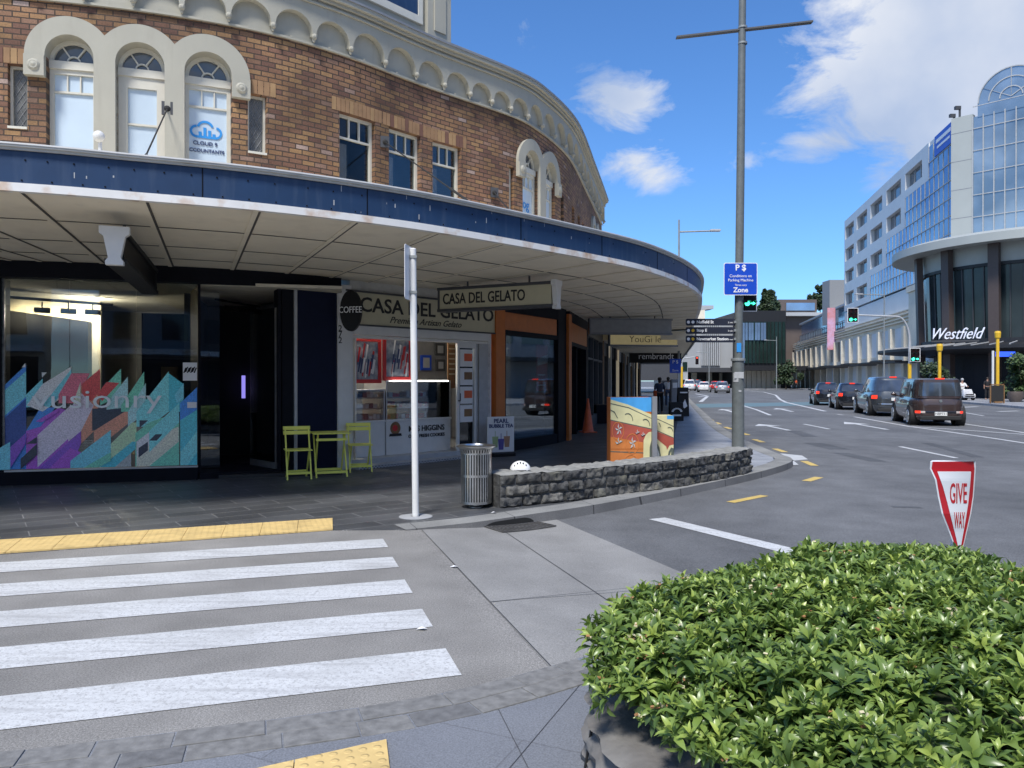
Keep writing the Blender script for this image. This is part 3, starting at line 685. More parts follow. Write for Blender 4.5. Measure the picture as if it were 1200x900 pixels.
# arched windows
def arch(w, u): # semicircle centre and radius
    r = (w[1] - w[0]) / 2; return (w[0] + w[1]) / 2, w[3] - .04 - r, r
def arch_group(ws, rad_out, side_drop, label=None):
    m = MB(); zbot = 4.3; t0, t1 = -IN + .1, .07
    data = [arch(w, 0) for w in ws]; zs_ = data[0][1]
    def outer(s):
        z = zs_
        for c, zc_, r in data:
            q = rad_out(r); d = q * q - (s - c) ** 2
            if d > 0: z = max(z, zc_ + math.sqrt(d))
        return z
    edges = []
    L0 = data[0][0] - rad_out(data[0][2]); L1 = data[-1][0] + rad_out(data[-1][2])
    # spandrel region above springing, left/right of every opening
    for i, (c, zc_, r) in enumerate(data):
        a = c - r; b = c + r
        N_ = 28; sx = [c - r * math.cos(math.pi * k / N_) for k in range(N_ + 1)]
        cband(m, WALL, sx, lambda s, c=c, r=r, zc_=zc_: zc_ + math.sqrt(max(0, r * r - (s - c) ** 2)), outer, t0, t1)
    gaps = [(L0, data[0][0] - data[0][2])] + [(data[i][0] + data[i][2], data[i + 1][0] - data[i + 1][2]) for i in range(len(data) - 1)] + [(data[-1][0] + data[-1][2], L1)]
    for i, (a, b) in enumerate(gaps):
        inner_ = 0 < i < len(gaps) - 1
        zb = zbot if inner_ else zs_ - .02
        sx = list(a + (b - a) * (.5 - .5 * np.cos(np.linspace(0, math.pi, 15))))
        cband(m, WALL, sx, zb, outer, t0 if inner_ else .0, t1)
        if not inner_:  # impost block with rosette
            cband(m, WALL, [a, b], zs_ - .32, zs_ - .02, 0, .1); cc = WALL.p((a + b) / 2, zs_ - .17, .1); nn = WALL.p((a + b) / 2, zs_ - .17, .13)
            m.tube(cc, nn, .09, .06, 12); m.tube(nn, cc.lerp(nn, 1.4), .04, .02, 8)
    m.build('arch_surround', 'cream', cb, smooth=35)
arch_group(A1, lambda r: r + .27, 0); arch_group(A2, lambda r: r + .24, 0); arch_group(A3, lambda r: r + .25, 0)
def arch_window(w, door=False, pane='frosted', blind=True):
    c, zc_, r = arch(w, 0); o0, o1 = (-IN + .11, -IN + .17) if w[0] < 15 else (-.14, -.08); m = MB(); fw = .055
    N_ = 20
    for k in range(N_):
        a0, a1 = math.pi * k / N_, math.pi * (k + 1) / N_
        P = [(c - r * math.cos(a0), zc_ + r * math.sin(a0)), (c - r * math.cos(a1), zc_ + r * math.sin(a1)), (c - (r - fw) * math.cos(a1), zc_ + (r - fw) * math.sin(a1)), (c - (r - fw) * math.cos(a0), zc_ + (r - fw) * math.sin(a0))]
        m.fpoly(WALL, P, o0, o1)
        q = .3 * r
        P = [(c - q * math.cos(a0), zc_ + q * math.sin(a0)), (c - q * math.cos(a1), zc_ + q * math.sin(a1)), (c - (q - .022) * math.cos(a1), zc_ + (q - .022) * math.sin(a1)), (c - (q - .022) * math.cos(a0), zc_ + (q - .022) * math.sin(a0))]
        m.fpoly(WALL, P, o0 + .005, o1 - .01)
    for an in (55, 125):
        a0 = R(an); ca, sa = math.cos(a0), math.sin(a0); d = .011
        m.fpoly(WALL, [(c + .28 * r * ca + d * sa, zc_ + .28 * r * sa - d * ca), (c + (r - .03) * ca + d * sa, zc_ + (r - .03) * sa - d * ca), (c + (r - .03) * ca - d * sa, zc_ + (r - .03) * sa + d * ca), (c + .28 * r * ca - d * sa, zc_ + .28 * r * sa + d * ca)], o0 + .004, o1 - .012)
    m.fbox(WALL, w[0], w[1], zc_ - .12, zc_, o0, o1 + .03)
    b = .06 if not door else .13
    m.fbox(WALL, w[0], w[0] + b, w[2], zc_ - .12, o0, o1); m.fbox(WALL, w[1] - b, w[1], w[2], zc_ - .12, o0, o1)
    m.fbox(WALL, w[0] + b, w[1] - b, zc_ - .12 - (.07 if not door else .17), zc_ - .12, o0, o1)
    if door:
        for z in (zc_ - .86, zc_ - 1.42): m.fbox(WALL, w[0] + b, w[1] - b, z, z + .03, o0, o1 - .01)
    else:
        m.fbox(WALL, w[0] + b, w[1] - b, zc_ - .47, zc_ - .44, o0, o1 - .01)
        for f in (1 / 3, 2 / 3): s = w[0] + b + (w[1] - w[0] - 2 * b) * f; m.fbox(WALL, s - .01, s + .01, zc_ - .44, zc_ - .19, o0 + .003, o1 - .013)
    wo_ = m.build('window', 'frame_cream', cb)
    g = MB(); g.fbox(WALL, w[0] + .02, w[1] - .02, w[2], zc_ - .05, o0 + .012, o0 + .02)
    g.build('pane', pane, wo_)
    g = MB(); g.fpoly(WALL, [(c - (r - .02) * math.cos(math.pi * k / 16), zc_ + (r - .02) * math.sin(math.pi * k / 16)) for k in range(17)], o0 + .012, o0 + .02)
    g.build('fanlight', 'window_mid', wo_)
    return wo_, o1
for i, w in enumerate(A1):
    wo_, o1 = arch_window(w, i == 1)
    if i == 1:
        k = MB(); k.sphere(WALL.p(w[0] + .07, 4.95, o1 + .03), .03, 8, 6); k.build('door_knob', 'stainless', wo_)
    if i == 2:
        fr = Fr(WALL.p(w[0], 0, -IN + .135), WALL.p(w[1], 0, -IN + .135)); tc_, zt = fr.hit(241, 169, 0)
        ftext('CLOUD 9', .085, 'print_navy', wo_, fr, tc_, zt, .006, bold=.0015)
        tc2, z2 = fr.hit(241, 177.5); ftext('ACCOUNTANTS', .076, 'print_navy', wo_, fr, tc2, z2, .006, bold=.0015)
        lg = MB(); tcc, zcc = fr.hit(242, 154)
        def ringseg(cx, cz, r, a0, a1, th=.035, n=10):
            for k in range(n):
                a = R(a0 + (a1 - a0) * k / n); b_ = R(a0 + (a1 - a0) * (k + 1) / n)
                lg.fpoly(fr, [(cx + r * math.cos(a), cz + r * math.sin(a)), (cx + r * math.cos(b_), cz + r * math.sin(b_)), (cx + (r - th) * math.cos(b_), cz + (r - th) * math.sin(b_)), (cx + (r - th) * math.cos(a), cz + (r - th) * math.sin(a))], .0, .008)
        ringseg(tcc - .14, zcc - .02, .1, 90, 270); ringseg(tcc + .14, zcc - .02, .1, -90, 80); ringseg(tcc - .01, zcc + .03, .13, 20, 165)
        lg.fbox(fr, tcc - .14, tcc + .14, zcc - .12, zcc - .085, 0, .007)
        for k, h in ((-.09, .07), (-.02, .14), (.05, .1), (.115, .05)): lg.fbox(fr, tcc + k - .02, tcc + k + .025, zcc - .09, zcc - .09 + h, 0, .0065)
        lg.build('emblem', 'print_blue', wo_)
for i, w in enumerate(A2):
    wo_, o1 = arch_window(w, False)
    fr = Fr(WALL.p(w[0], 0, -.118), WALL.p(w[1], 0, -.118)); ftext('og' if i == 0 else 'g', .3, 'print_blue', wo_, fr, fr.L / 2, 5.45, .006)
    k = MB(); k.fbox(fr, .08, fr.L - .08, 4.95, 5.1, .0, .006); k.build('decal', 'print_blue', wo_)
for w in A3: arch_window(w, False)
def rect_window(w, lead=False):
    o0, o1 = -.17, -.10; m = MB(); b = .05 if not lead else .035
    m.fbox(WALL, w[0], w[1], w[3] - b, w[3], o0, o1); m.fbox(WALL, w[0], w[1], w[2], w[2] + b, o0, o1 + (.12 if lead else 0))
    m.fbox(WALL, w[0], w[0] + b, w[2] + b, w[3] - b, o0, o1); m.fbox(WALL, w[1] - b, w[1], w[2] + b, w[3] - b, o0, o1)
    if not lead and w[1] - w[0] > .4:
        m.fbox(WALL, w[0] + b, w[1] - b, w[3] - .42, w[3] - .385, o0 + .01, o1 - .01)
        for f in (1 / 3, 2 / 3): s = w[0] + b + (w[1] - w[0] - 2 * b) * f; m.fbox(WALL, s - .012, s + .012, w[3] - .385, w[3] - b, o0 + .013, o1 - .013)
    wo_ = m.build('window', 'frame_cream', cb)
    g = MB(); g.fbox(WALL, w[0] + .01, w[1] - .01, w[2] + .01, w[3] - .01, o0 + .02, o0 + .03); 
    g.build('pane', 'lead_glass' if lead else 'upper_glass', wo_)
    if lead:
        g = MB(); W_ = w[1] - w[0] - .07; H_ = w[3] - w[2] - .07; st_ = .085
        n = int((W_ + H_ * .7) / st_)
        for sgn in (1, -1):
            for i in range(-2, n + 2):
                pts = []
                for k in range(0, 12):
                    z = H_ * k / 11; s = (i * st_ - z * .6) if sgn > 0 else (i * st_ - H_ * .6 + z * .6)
                    if 0 <= s <= W_: pts.append(WALL.p(w[0] + .035 + s, w[2] + .035 + z, o0 + .036))
                if len(pts) > 1: g.tube(pts[0], pts[-1], .004, n=4)
        g.build('lead_came', 'mid_grey', wo_)
    else:   # room behind the pane
        g = MB(); g.fbox(WALL, w[0] + .02, w[1] - .02, w[2], w[3], -1.3, -1.25); g.build('room', 'dark_grey', wo_)
        if w[1] - w[0] > .5: g = MB(); g.fbox(WALL, w[0] + .14, w[0] + .33, w[2] + .05, w[3] - .45, -.3, -.28); g.build('curtain', 'curtain', wo_)
for w in NW: rect_window(w, True)
for w in RW + RN: rect_window(w)
# cornice with blind arcade
co = MB()
cband(co, WALL, lin(0, S_END, .3), Zc, Zc + .9, -.3, .0)                     # recessed back panel
cpx = [318.7, 365.5, 408, 448, 484.5, 517.5, 547.5, 573, 595, 614.8, 631, 645.6, 658, 667]
cs = [WALL.at(p) for p in cpx]; 
while cs[0] > .3: cs.insert(0, cs[0] - .67)
d_ = .88
while cs[-1] < S_END - .5: cs.append(cs[-1] + d_)
cs[-1] = S_END - .02
for a, b in zip(cs[:-1], cs[1:]):
    c = (a + b) / 2; r = (b - a) / 2 - .035; zsx = Zc + .12; hh = min(r, .36)
    sx = [c - r * math.cos(math.pi * k / 18) for k in range(19)]
    cband(co, WALL, sx, lambda s: zsx + hh * math.sqrt(max(0, 1 - ((s - c) / r) ** 2)), Zc + .62, .0, .12)
for s in cs:
    cband(co, WALL, [s - .0352, s + .0352], Zc + .1, Zc + .62, .0, .12)
    p = WALL.p(s, Zc + .1, .085); q = WALL.p(s, Zc + .0, .09); co.tube(p, q, .045, .018, 8); co.sphere(WALL.p(s, Zc + .085, .11), .05, 8, 6)
cband(co, WALL, lin(0, S_END, .3), Zc - .035, Zc, -.05, .05)
for s in cs: co.fbox(WALL, (s + .3), (s + .33), Zc - .0, Zc + .03, .03, .05)
co.build('cornice', 'cream', cb, smooth=30)
cm = MB()
for z0, z1, o in ((.62, .65, .16), (.65, .70, .13), (.70, .75, .19), (.75, .82, .25)): cband(cm, WALL, lin(0, S_END, .3), Zc + z0, Zc + z1, -.2, o)
cm.build('cornice_moulding', 'cream', cb)
gu = MB(); cband(gu, WALL, lin(0, S_END, .3), Zc + .82, Zc + .86, -.2, .27); gu.build('gutter', 'mid_grey', cb)
pp = MB(); sP = WALL.at(525)
cband(pp, WALL, lin(sP, S_END, .3), Zc + .86, Zc + 1.03, -.35, -.02); cband(pp, WALL, lin(0, sP, .3), Zc + .9, Zc + 1.9, -.35, .02)
s480, s525 = WALL.at(497), WALL.at(524)
cband(pp, WALL, [s480, s525], Zc + .9, Zc + 1.95, -.4, .12); cband(pp, WALL, [s480 - .04, s525 + .04], Zc + 1.95, Zc + 2.05, -.45, .17)
cband(pp, WALL, [s480 + .15, s525 - .15], Zc + 1.05, Zc + 1.8, .12, .15)
cband(pp, WALL, lin(0, s480, .3), Zc + 1.9, Zc + 2.0, -.38, .08)
pp.build('parapet', 'cream', cb)
pb = MB(); cband(pb, WALL, lin(WALL.at(395), WALL.at(488), .3), Zc + 1.24, Zc + 1.85, .02, .05); pb.build('parapet_panel', 'canopy_blue', cb)
pf = MB(); cband(pf, WALL, lin(WALL.at(385), WALL.at(493), .3), Zc + 1.10, Zc + 1.24, .02, .07); cband(pf, WALL, lin(WALL.at(488), WALL.at(493), .3), Zc + 1.24, Zc + 1.85, .02, .07); pf.build('panel_frame', 'frame_cream', cb)

# canopy
zb = 3.41
ca = MB(); ns = 90; se = np.linspace(0, EDGE.L, ns); sw = np.interp(se, [0, EDGE.at(15), EDGE.at(165), EDGE.at(290), EDGE.at(415), EDGE.at(520), EDGE.at(671), EDGE.at(760), EDGE.at(800), EDGE.L], [WALL.at(-160), WALL.at(120), WALL.at(200), WALL.at(267), WALL.at(335), WALL.at(390), WALL.at(478), WALL.at(560), WALL.at(610), WALL.at(706)])
V = []
for a, b in zip(se, sw):
    V += [EDGE.p(a, zb - .002, 0), WALL.p(b, 3.30, -.05), WALL.p(b, 3.9, -.05), EDGE.p(a, 3.83, 0)]
F = []
for i in range(ns - 1): F += [(4 * i + k, 4 * i + (k + 1) % 4, 4 * i + 4 + (k + 1) % 4, 4 * i + 4 + k) for k in (0, 2)]
n_ = 4 * (ns - 1); F += [(n_, n_ + 1, n_ + 2, n_ + 3)]
ca.add(V, F); canopy = ca.build('canopy', 'soffit', cb)
bt = MB()
jb = MB()   # joints between soffit sheets
def soff(s, f): a = EDGE.p(s, zb - .002, 0); b = WALL.p(float(np.interp(s, se, sw)), 3.30, -.05); q = a.lerp(b, f); q.z -= .008; return q
for f in (.3, .58, .8):
    pts = [soff(s, f) for s in np.linspace(0, EDGE.L, 80)]
    for a, b in zip(pts[:-1], pts[1:]):
        d = (b - a).normalized(); n = Vector((-d.y, d.x, 0)) * .012; jb.hexa([a - n, b - n, b + n, a + n] + [p + Vector((0, 0, .004)) for p in (a - n, b - n, b + n, a + n)])
s = .5
while s < EDGE.L - .2:
    a, b = soff(s, .0), soff(s, .99); d = (b - a).normalized(); n = Vector((-d.y, d.x, 0)) * .014; jb.hexa([a - n, b - n, b + n, a + n] + [p + Vector((0, 0, .004)) for p in (a - n, b - n, b + n, a + n)])
    g_ = n * 5; bt.hexa([p_ + Vector((0, 0, -.004)) for p_ in (a + n, b + n, b + g_, a + g_)] + [p_ + Vector((0, 0, .003)) for p_ in (a + n, b + n, b + g_, a + g_)]); s += 1.12
jb.build('soffit_joint', 'soffit_joint', canopy); bt.build('soffit_batten', 'soffit', canopy)
fa = MB(); cband(fa, EDGE, lin(0, EDGE.L, .2), zb + .07, 3.80, -.05, 0); fa.build('fascia', 'canopy_blue', canopy, smooth=30)
fj = MB()
for px in (-70, 237, 430, 610, 705, 770, 805): fj.fbox(EDGE, EDGE.at(px) if px > -50 else 2., (EDGE.at(px) if px > -50 else 2.) + .012, zb + .075, 3.795, 0, .004)
for px in range(-40, 820, 33):
    for dz in (.1, .3): q = EDGE.p(EDGE.at(px + rnd.uniform(-6, 6)), zb + dz, 0); fj.tube(q, q + Vector((0, -.008, 0)), .009, n=6)
fj.build('fixing', 'navy_black', canopy)
bd = MB()   # pale drips and scrapes on the fascia
for i in range(60):
    s = rnd.uniform(2, EDGE.L - 1); z = rnd.uniform(zb + .08, 3.78); h = rnd.uniform(.015, .07); bd.fbox(EDGE, s, s + rnd.uniform(.004, .014), z, min(z + h, 3.795), 0, .0015)
bd.build('stain', 'light_grey', canopy)
tr = MB(); cband(tr, EDGE, lin(0, EDGE.L, .2), zb - .012, zb + .07, -.06, .022); tr.build('trim', 'canopy_white', canopy, smooth=30)
tr = MB(); cband(tr, EDGE, lin(0, EDGE.L, .2), 3.80, 3.825, -.06, .03); cband(tr, EDGE, lin(0, EDGE.L, .2), 3.825, 3.845, -.06, .055); tr.build('trim', 'moulding', canopy, smooth=30)
tr = MB(); cband(tr, EDGE, lin(0, EDGE.L, .2), 3.845, 3.86, -.08, .065); tr.build('flashing', 'white_paint', canopy, smooth=30)
# stay rods and their wall plates
def rod(p0, p1):
    t = MB(); t.tube(p0, p1, .011, n=8); d = (p1 - p0).normalized(); t.tube(p0 + d * (p1 - p0).length * .75, p0 + d * ((p1 - p0).length * .9), .02, n=8)
    t.sphere(p0, .05, 8, 6); t.sphere(p1, .04, 8, 6); r_ = t.build('stay_rod', 'black_matte', cb)
    pm = MB(); pm.box(p0 - d * .02, (.16, .05, .2), .3); pm.build('wall_plate', 'dark_grey', r_)
def onwall(px, py, o=.1): # point on the wall seen at a pixel
    s = WALL.at(px); p = WALL.p(s, 0, o); return Vector((p.x, p.y, 1.55 + (446 - py) / 900 * p.y))
rod(onwall(197, 128, .06), EDGE.p(EDGE.at(150), 3.95, -1.2)); rod(onwall(449, 167, .06), EDGE.p(EDGE.at(590), 3.95, -.5)); rod(onwall(577, 226, .06), EDGE.p(EDGE.at(640), 3.95, -.6))
# small camera-like flood lamp on canopy roof
fl = thing('flood_lamp', 'white floodlight on the canopy roof against the left arched window', 'lamp', tuple(EDGE.p(EDGE.at(100), 3.9, -1.4)))
p = EDGE.p(EDGE.at(100), 3.9, -1.4); q = MB(); q.tube(p, p + Vector((0, 0, .45)), .02, n=8); q.build('stem', 'white_paint', fl); q = MB(); q.sphere(p + Vector((0, -.03, .5)), .065, 12, 8); q.build('lamp_head', 'white_paint', fl, smooth=60)

# ---- shopfronts (parts of the corner building)
# piece 1: large glazed shop on the left
f1 = Fr(WALL.p(WALL.at(-600) if WALL.px[0] < -600 else 0.3, 0, 0), WALL.p(WALL.at(232), 0, 0)); LT = f1.L
bm_ = MB(); cband(bm_, WALL, lin(0, WALL.at(396), .5), 3.06, 3.36, -.3, .12); bm_.build('shop_beam', 'navy_black', cb)
sf = MB(); sf.fbox(f1, 0, LT, 0, .2, -.25, .06); sf.fbox(f1, 0, f1.hit(6, 400)[0], .2, 3.06, -.2, .03, 0); sf.build('plinth', 'navy_black', cb)
gj = [f1.hit(p, 400)[0] for p in (6, 82, 160, 232)]
shopw = MB(); shopw.fbox(f1, gj[0], LT, .2, .225, -.05, .05); shopw.fbox(f1, gj[0] - .03, gj[0], .225, 3.06, -.04, .03)
shopw = shopw.build('shop_window', 'aluminium', cb)
g = MB()
for a, b in zip(gj[:-1], gj[1:]): g.fbox(f1, a + .004, b - .004, .23, 3.055, 0, .012)
g.build('pane', 'shop_glass', shopw)
# decal graphic
def shade(n, c): decal_mat('decal_' + n, tuple(min(.9, v * 2.2 + .01) for v in c), .92); return 'decal_' + n
DC = {n: shade(n, c) for n, c in dict(navy=(.02, .05, .18), blue=(.04, .16, .5), sky=(.12, .36, .62), pale=(.42, .58, .66), violet=(.16, .06, .32), purple=(.26, .07, .34), lilac=(.42, .36, .52), rose=(.42, .10, .14), red=(.38, .05, .05), coral=(.5, .18, .12), green=(.12, .36, .26), mint=(.25, .5, .42), teal=(.06, .32, .36), aqua=(.14, .46, .46), sand=(.42, .42, .32), grey=(.25, .27, .26), ink=(.02, .03, .05), lime=(.3, .42, .25)).items()}
SH = [ # crop coordinates (x 0..930, y 100..608) and colour
 ('blue', [(-300, 608), (-300, 330), (0, 225), (122, 110), (122, 608)]), ('sky', [(-260, 480), (122, 140), (122, 260), (-260, 600)]), ('navy', [(0, 380), (122, 268), (122, 430), (0, 540)]),
 ('sky', [(122, 250), (200, 175), (200, 300), (122, 310)]), ('purple', [(122, 608), (122, 420), (275, 310), (330, 330), (330, 608)]), ('lilac', [(175, 590), (175, 440), (330, 300), (380, 300), (380, 400)]),
 ('blue', [(122, 420), (190, 310), (260, 310), (190, 400)]), ('pale', [(125, 300), (200, 200), (335, 118), (335, 230), (200, 330)]), ('sky', [(200, 300), (335, 130), (335, 200), (230, 310)]),
 ('rose', [(275, 250), (335, 150), (420, 150), (350, 290), (275, 290)]), ('coral', [(380, 480), (380, 210), (470, 130), (470, 260), (440, 420)]), ('red', [(385, 200), (470, 128), (470, 230), (430, 280), (385, 250)]),
 ('lilac', [(320, 330), (380, 240), (440, 300), (380, 420), (320, 470)]), ('ink', [(432, 315), (600, 312), (600, 370), (432, 420)]), ('coral', [(440, 420), (600, 320), (620, 330), (620, 370), (520, 450), (440, 480)]),
 ('green', [(470, 230), (568, 128), (568, 250), (470, 300)]), ('mint', [(500, 290), (600, 165), (600, 310), (500, 320)]), ('red', [(455, 250), (500, 190), (560, 195), (480, 280)]), ('green', [(568, 300), (676, 142), (676, 260), (640, 330), (568, 330)]),
 ('mint', [(600, 330), (684, 195), (684, 330), (600, 400)]), ('violet', [(180, 608), (380, 420), (380, 480), (330, 608)]), ('purple', [(230, 608), (330, 500), (380, 520), (330, 608)]), ('sky', [(330, 608), (330, 560), (520, 415), (520, 608)]),
 ('grey', [(520, 608), (520, 510), (615, 400), (615, 608)]), ('lime', [(520, 480), (620, 380), (640, 380), (640, 470), (520, 560)]), ('teal', [(470, 608), (620, 470), (640, 470), (640, 500), (540, 608)]),
 ('aqua', [(640, 330), (792, 140), (792, 330), (700, 400), (640, 400)]), ('teal', [(792, 150), (860, 200), (860, 330), (792, 330)]), ('green', [(635, 608), (635, 430), (700, 380), (840, 330), (840, 608)]), ('sand', [(640, 608), (640, 520), (760, 430), (838, 400), (838, 470), (700, 608)]),
 ('pale', [(640, 470), (760, 380), (800, 400), (640, 540)]), ('aqua', [(700, 420), (840, 290), (840, 380), (700, 520)]), ('ink', [(655, 370), (695, 370), (655, 405)]), ('ink', [(700, 465), (730, 435), (762, 435), (735, 465)]), ('ink', [(650, 500), (694, 470), (694, 510), (650, 545)]),
 ('blue', [(845, 290), (928, 215), (928, 330), (845, 380)]), ('teal', [(845, 608), (845, 370), (928, 320), (928, 608)]), ('aqua', [(845, 520), (928, 420), (928, 520), (880, 608), (845, 608)]), ('sky', [(820, 250), (862, 195), (862, 270), (830, 290)]),
 ('ink', [(98, 608), (98, 550), (175, 480), (175, 530)]), ('ink', [(125, 480), (175, 447), (175, 478)]), ('violet', [(45, 608), (45, 500), (122, 430), (122, 480)]), ('sky', [(0, 580), (0, 500), (50, 470), (50, 608), (0, 608)]),
 ('pale', [(390, 608), (435, 570), (435, 608)]), ('pale', [(105, 122), (122, 102), (122, 122)]), ('pale', [(198, 146), (222, 146), (200, 170)]), ('green', [(392, 608), (520, 520), (520, 560), (460, 608)]), ('purple', [(170, 375), (275, 313), (275, 330), (200, 378)]), ('sand', [(345, 290), (380, 190), (380, 300)]),
]
dg_ = {}
for i, (cn, pts) in enumerate(SH):
    pp_ = [f1.hit(x / 4, 400 + y / 4, .014) for x, y in pts]
    pp_ = [(min(t, LT - .01), max(z, .235)) for t, z in pp_]
    dg_.setdefault(cn, MB()).fpoly(f1, pp_, .013 + i * .0006, .0134 + i * .0006)
names = list(dg_); allm = MB()
for k, cn in enumerate(names):
    m_ = dg_[cn]; allm.add(m_.v, m_.f, k)
allm.build('window_graphic', [DC[c] for c in names], shopw)
tt, zz = f1.hit(115, 467, .04); tl = f1.hit(36, 467)[0]; trr = f1.hit(193, 467)[0]
mat('letter_pale', (.93, .97, .97), .4)
lt = ftext('vusionry', .40, 'letter_pale', shopw, f1, (tl + trr) / 2, zz - .02, .056, depth=.002, stretch=1.3)
sk = MB()
t0, z0 = f1.hit(215, 446); t1, z1 = f1.hit(231.5, 425); sk.fbox(f1, t0, t1, z0, z1, .05, .053); sk.build('notice', 'sign_white', shopw); sk = MB(); t0, z0 = f1.hit(220, 478); t1, z1 = f1.hit(231, 471); sk.fbox(f1, t0, t1, z0, z1, .05, .053)
sk.build('notice', 'sign_white', shopw)
sk = MB()
for k in range(7): 
    ta, za = f1.hit(217 + 2.0 * k, 434 - (k % 2)); sk.fpoly(f1, [(ta - .02, za - .04), (ta, za - .04), (ta + .03, za + .04), (ta + .01, za + .04)], .053, .055)
sk.build('notice_print', 'black_paint', shopw)
# interior of the glazed shop
dk = thing('shop_fitout', 'lit cream wall, dark cabinets and blue display inside the glazed left shop', 'shop interior', tuple(f1.p(LT - 3, 0, -3)))
q = MB(); q.fbox(f1, 0, LT + 2.2, -.02, .06, -5.5, -.02); q.build('floor', 'floor_dark', dk)
q = MB(); q.fbox(f1, 0, LT + 2.2, 3.05, 3.1, -5.5, -.05); q.build('ceiling', 'room_cream', dk)
q = MB(); q.fbox(f1, LT - .4, LT + 2.2, .06, 3.05, -3.65, -3.5); q.fbox(f1, LT - .4, LT - .3, .06, 3.05, -3.5, -1.3); q.build('doorway_light_block', 'room_dark', dk)  # dark walls added to block the room light and darken the doorway
q = MB(); q.fbox(f1, 0, LT + 2.2, .06, 3.05, -5.5, -5.4); q.fbox(f1, 0, .1, .06, 3.05, -5.4, -.1); q.build('back_wall', 'room_grey', dk)
ld = bpy.data.lights.new('room_fill', 'POINT'); lo = bpy.data.objects.new('room_fill', ld); col.objects.link(lo); lo.parent = dk; ld.energy = 45; ld.color = (1, .9, .72); ld.shadow_soft_size = .03; lo.location = WM[dk.name].inverted() @ f1.p(LT - 2.2, 2.75, -2.6)  # fill light added to brighten the shop interior, no fitting behind it
ia, za = f1.hit(4, 362, -3.2); ib, zb_ = f1.hit(118, 330, -3.2)
q = MB(); q.fbox(f1, ia - 1, ib, 1.2, 3.05, -3.3, -3.2); q.build('lit_wall', 'room_cream', dk)
q = MB(); t0, z0 = f1.hit(8, 363, -3.0); t1, z1 = f1.hit(105, 377, -3.0); q.fpoly(f1, [(t0 - .8, .06), (t1, .06), (t1, z1), (t0 - .8, z0 + .1)], -3.15, -2.9); q.build('cabinet', 'navy_black', dk)
q = MB(); t0, z0 = f1.hit(166, 500, -2.4); t1, z1 = f1.hit(224, 368, -2.4); q.fbox(f1, t0, t1, .06, z1, -2.6, -2.4); q.build('display_panel', 'navy', dk)
q = MB(); t0 = f1.hit(190, 425, -2.3)[0]; t1 = f1.hit(208, 425, -2.3)[0]; q.fbox(f1, t0, t1, .06, 1.8, -2.38, -2.2); q.build('display_box', 'wood', dk)
q = MB(); t0, z0 = f1.hit(18, 329, -2.0); t1, z1 = f1.hit(122, 352, -2.0); q.tube(f1.p(t0, 2.94, -1.6), f1.p(t1, 2.94, -2.6), .025, n=6); q.build('track', 'black_paint', dk)
for k, px in enumerate((48, 77, 104)):
    t0 = f1.hit(px, 345, -2.1)[0]; zc_ = 2.78; a = f1.p(t0 - .12, zc_, -2.15 - .1 * k); b = f1.p(t0 + .1, zc_ - .0, -2.25 - .1 * k)
    q = MB(); q.tube(a, b, .05, n=10); q.tube((a + b) / 2, (a + b) / 2 + Vector((0, 0, .15)), .012, n=6); q.build('spot_lamp', 'black_paint', dk)
for k, px in enumerate((30, 58, 80, 106)):
    t0 = f1.hit(px, 345, -3.1)[0]; ld = bpy.data.lights.new('track_spot', 'SPOT'); lo = bpy.data.objects.new('track_spot', ld); col.objects.link(lo); lo.parent = dk
    ld.energy = 70; ld.spot_size = R(62); ld.spot_blend = .8; ld.color = (1, .82, .5); ld.shadow_soft_size = .05
    a = f1.p(t0, 2.9, -2.35); b = f1.p(t0, 2.62, -3.2); Mi = WM[dk.name].inverted(); lo.matrix_local = Mi @ (Matrix.Translation(a) @ (b - a).to_track_quat('-Z', 'Y').to_matrix().to_4x4())
# doorway recess
pa = WALL.p(WALL.at(232), 0, 0); pbp = WALL.p(WALL.at(329), 0, 0); f2 = Fr(pa, pbp)
q = MB(); q.fbox(f2, .02, f2.L, 0, .1, -1.2, .05); q.fbox(f2, 0, .04, .1, 3.06, -1.2, .0); q.fbox(f2, f2.L - .05, f2.L, .1, 3.06, -.3, .04); q.build('door_surround', 'navy_black', cb)
gd = MB(); gd.fbox(f2, .05, .38, .12, 3.0, -.55, -.53); gdo = gd.build('side_pane', 'clear_glass', cb)
dr = MB(); fd = Fr(f2.p(f2.L - .06, 0, -.05), f2.p(f2.L - .32, 0, -.95)); dr.fbox(fd, 0, fd.L, .1, 2.75, -.012, 0); door = dr.build('glass_door', 'shop_glass', cb)
q = MB(); hp = [fd.p(.16, z, -.06 if False else .06) for z in (1.0, 1.55)]; q.path([fd.p(.1, 1.0, .02), fd.p(.1, 1.0, .06), fd.p(.1, 1.6, .06), fd.p(.1, 1.6, .02)], .014); q.build('handle', 'stainless', door)
q = MB(); q.fbox(fd, 0, fd.L, .1, .2, -.02, .01); q.fbox(fd, 0, .03, .2, 2.75, -.016, .004); q.build('rail', 'aluminium', door)
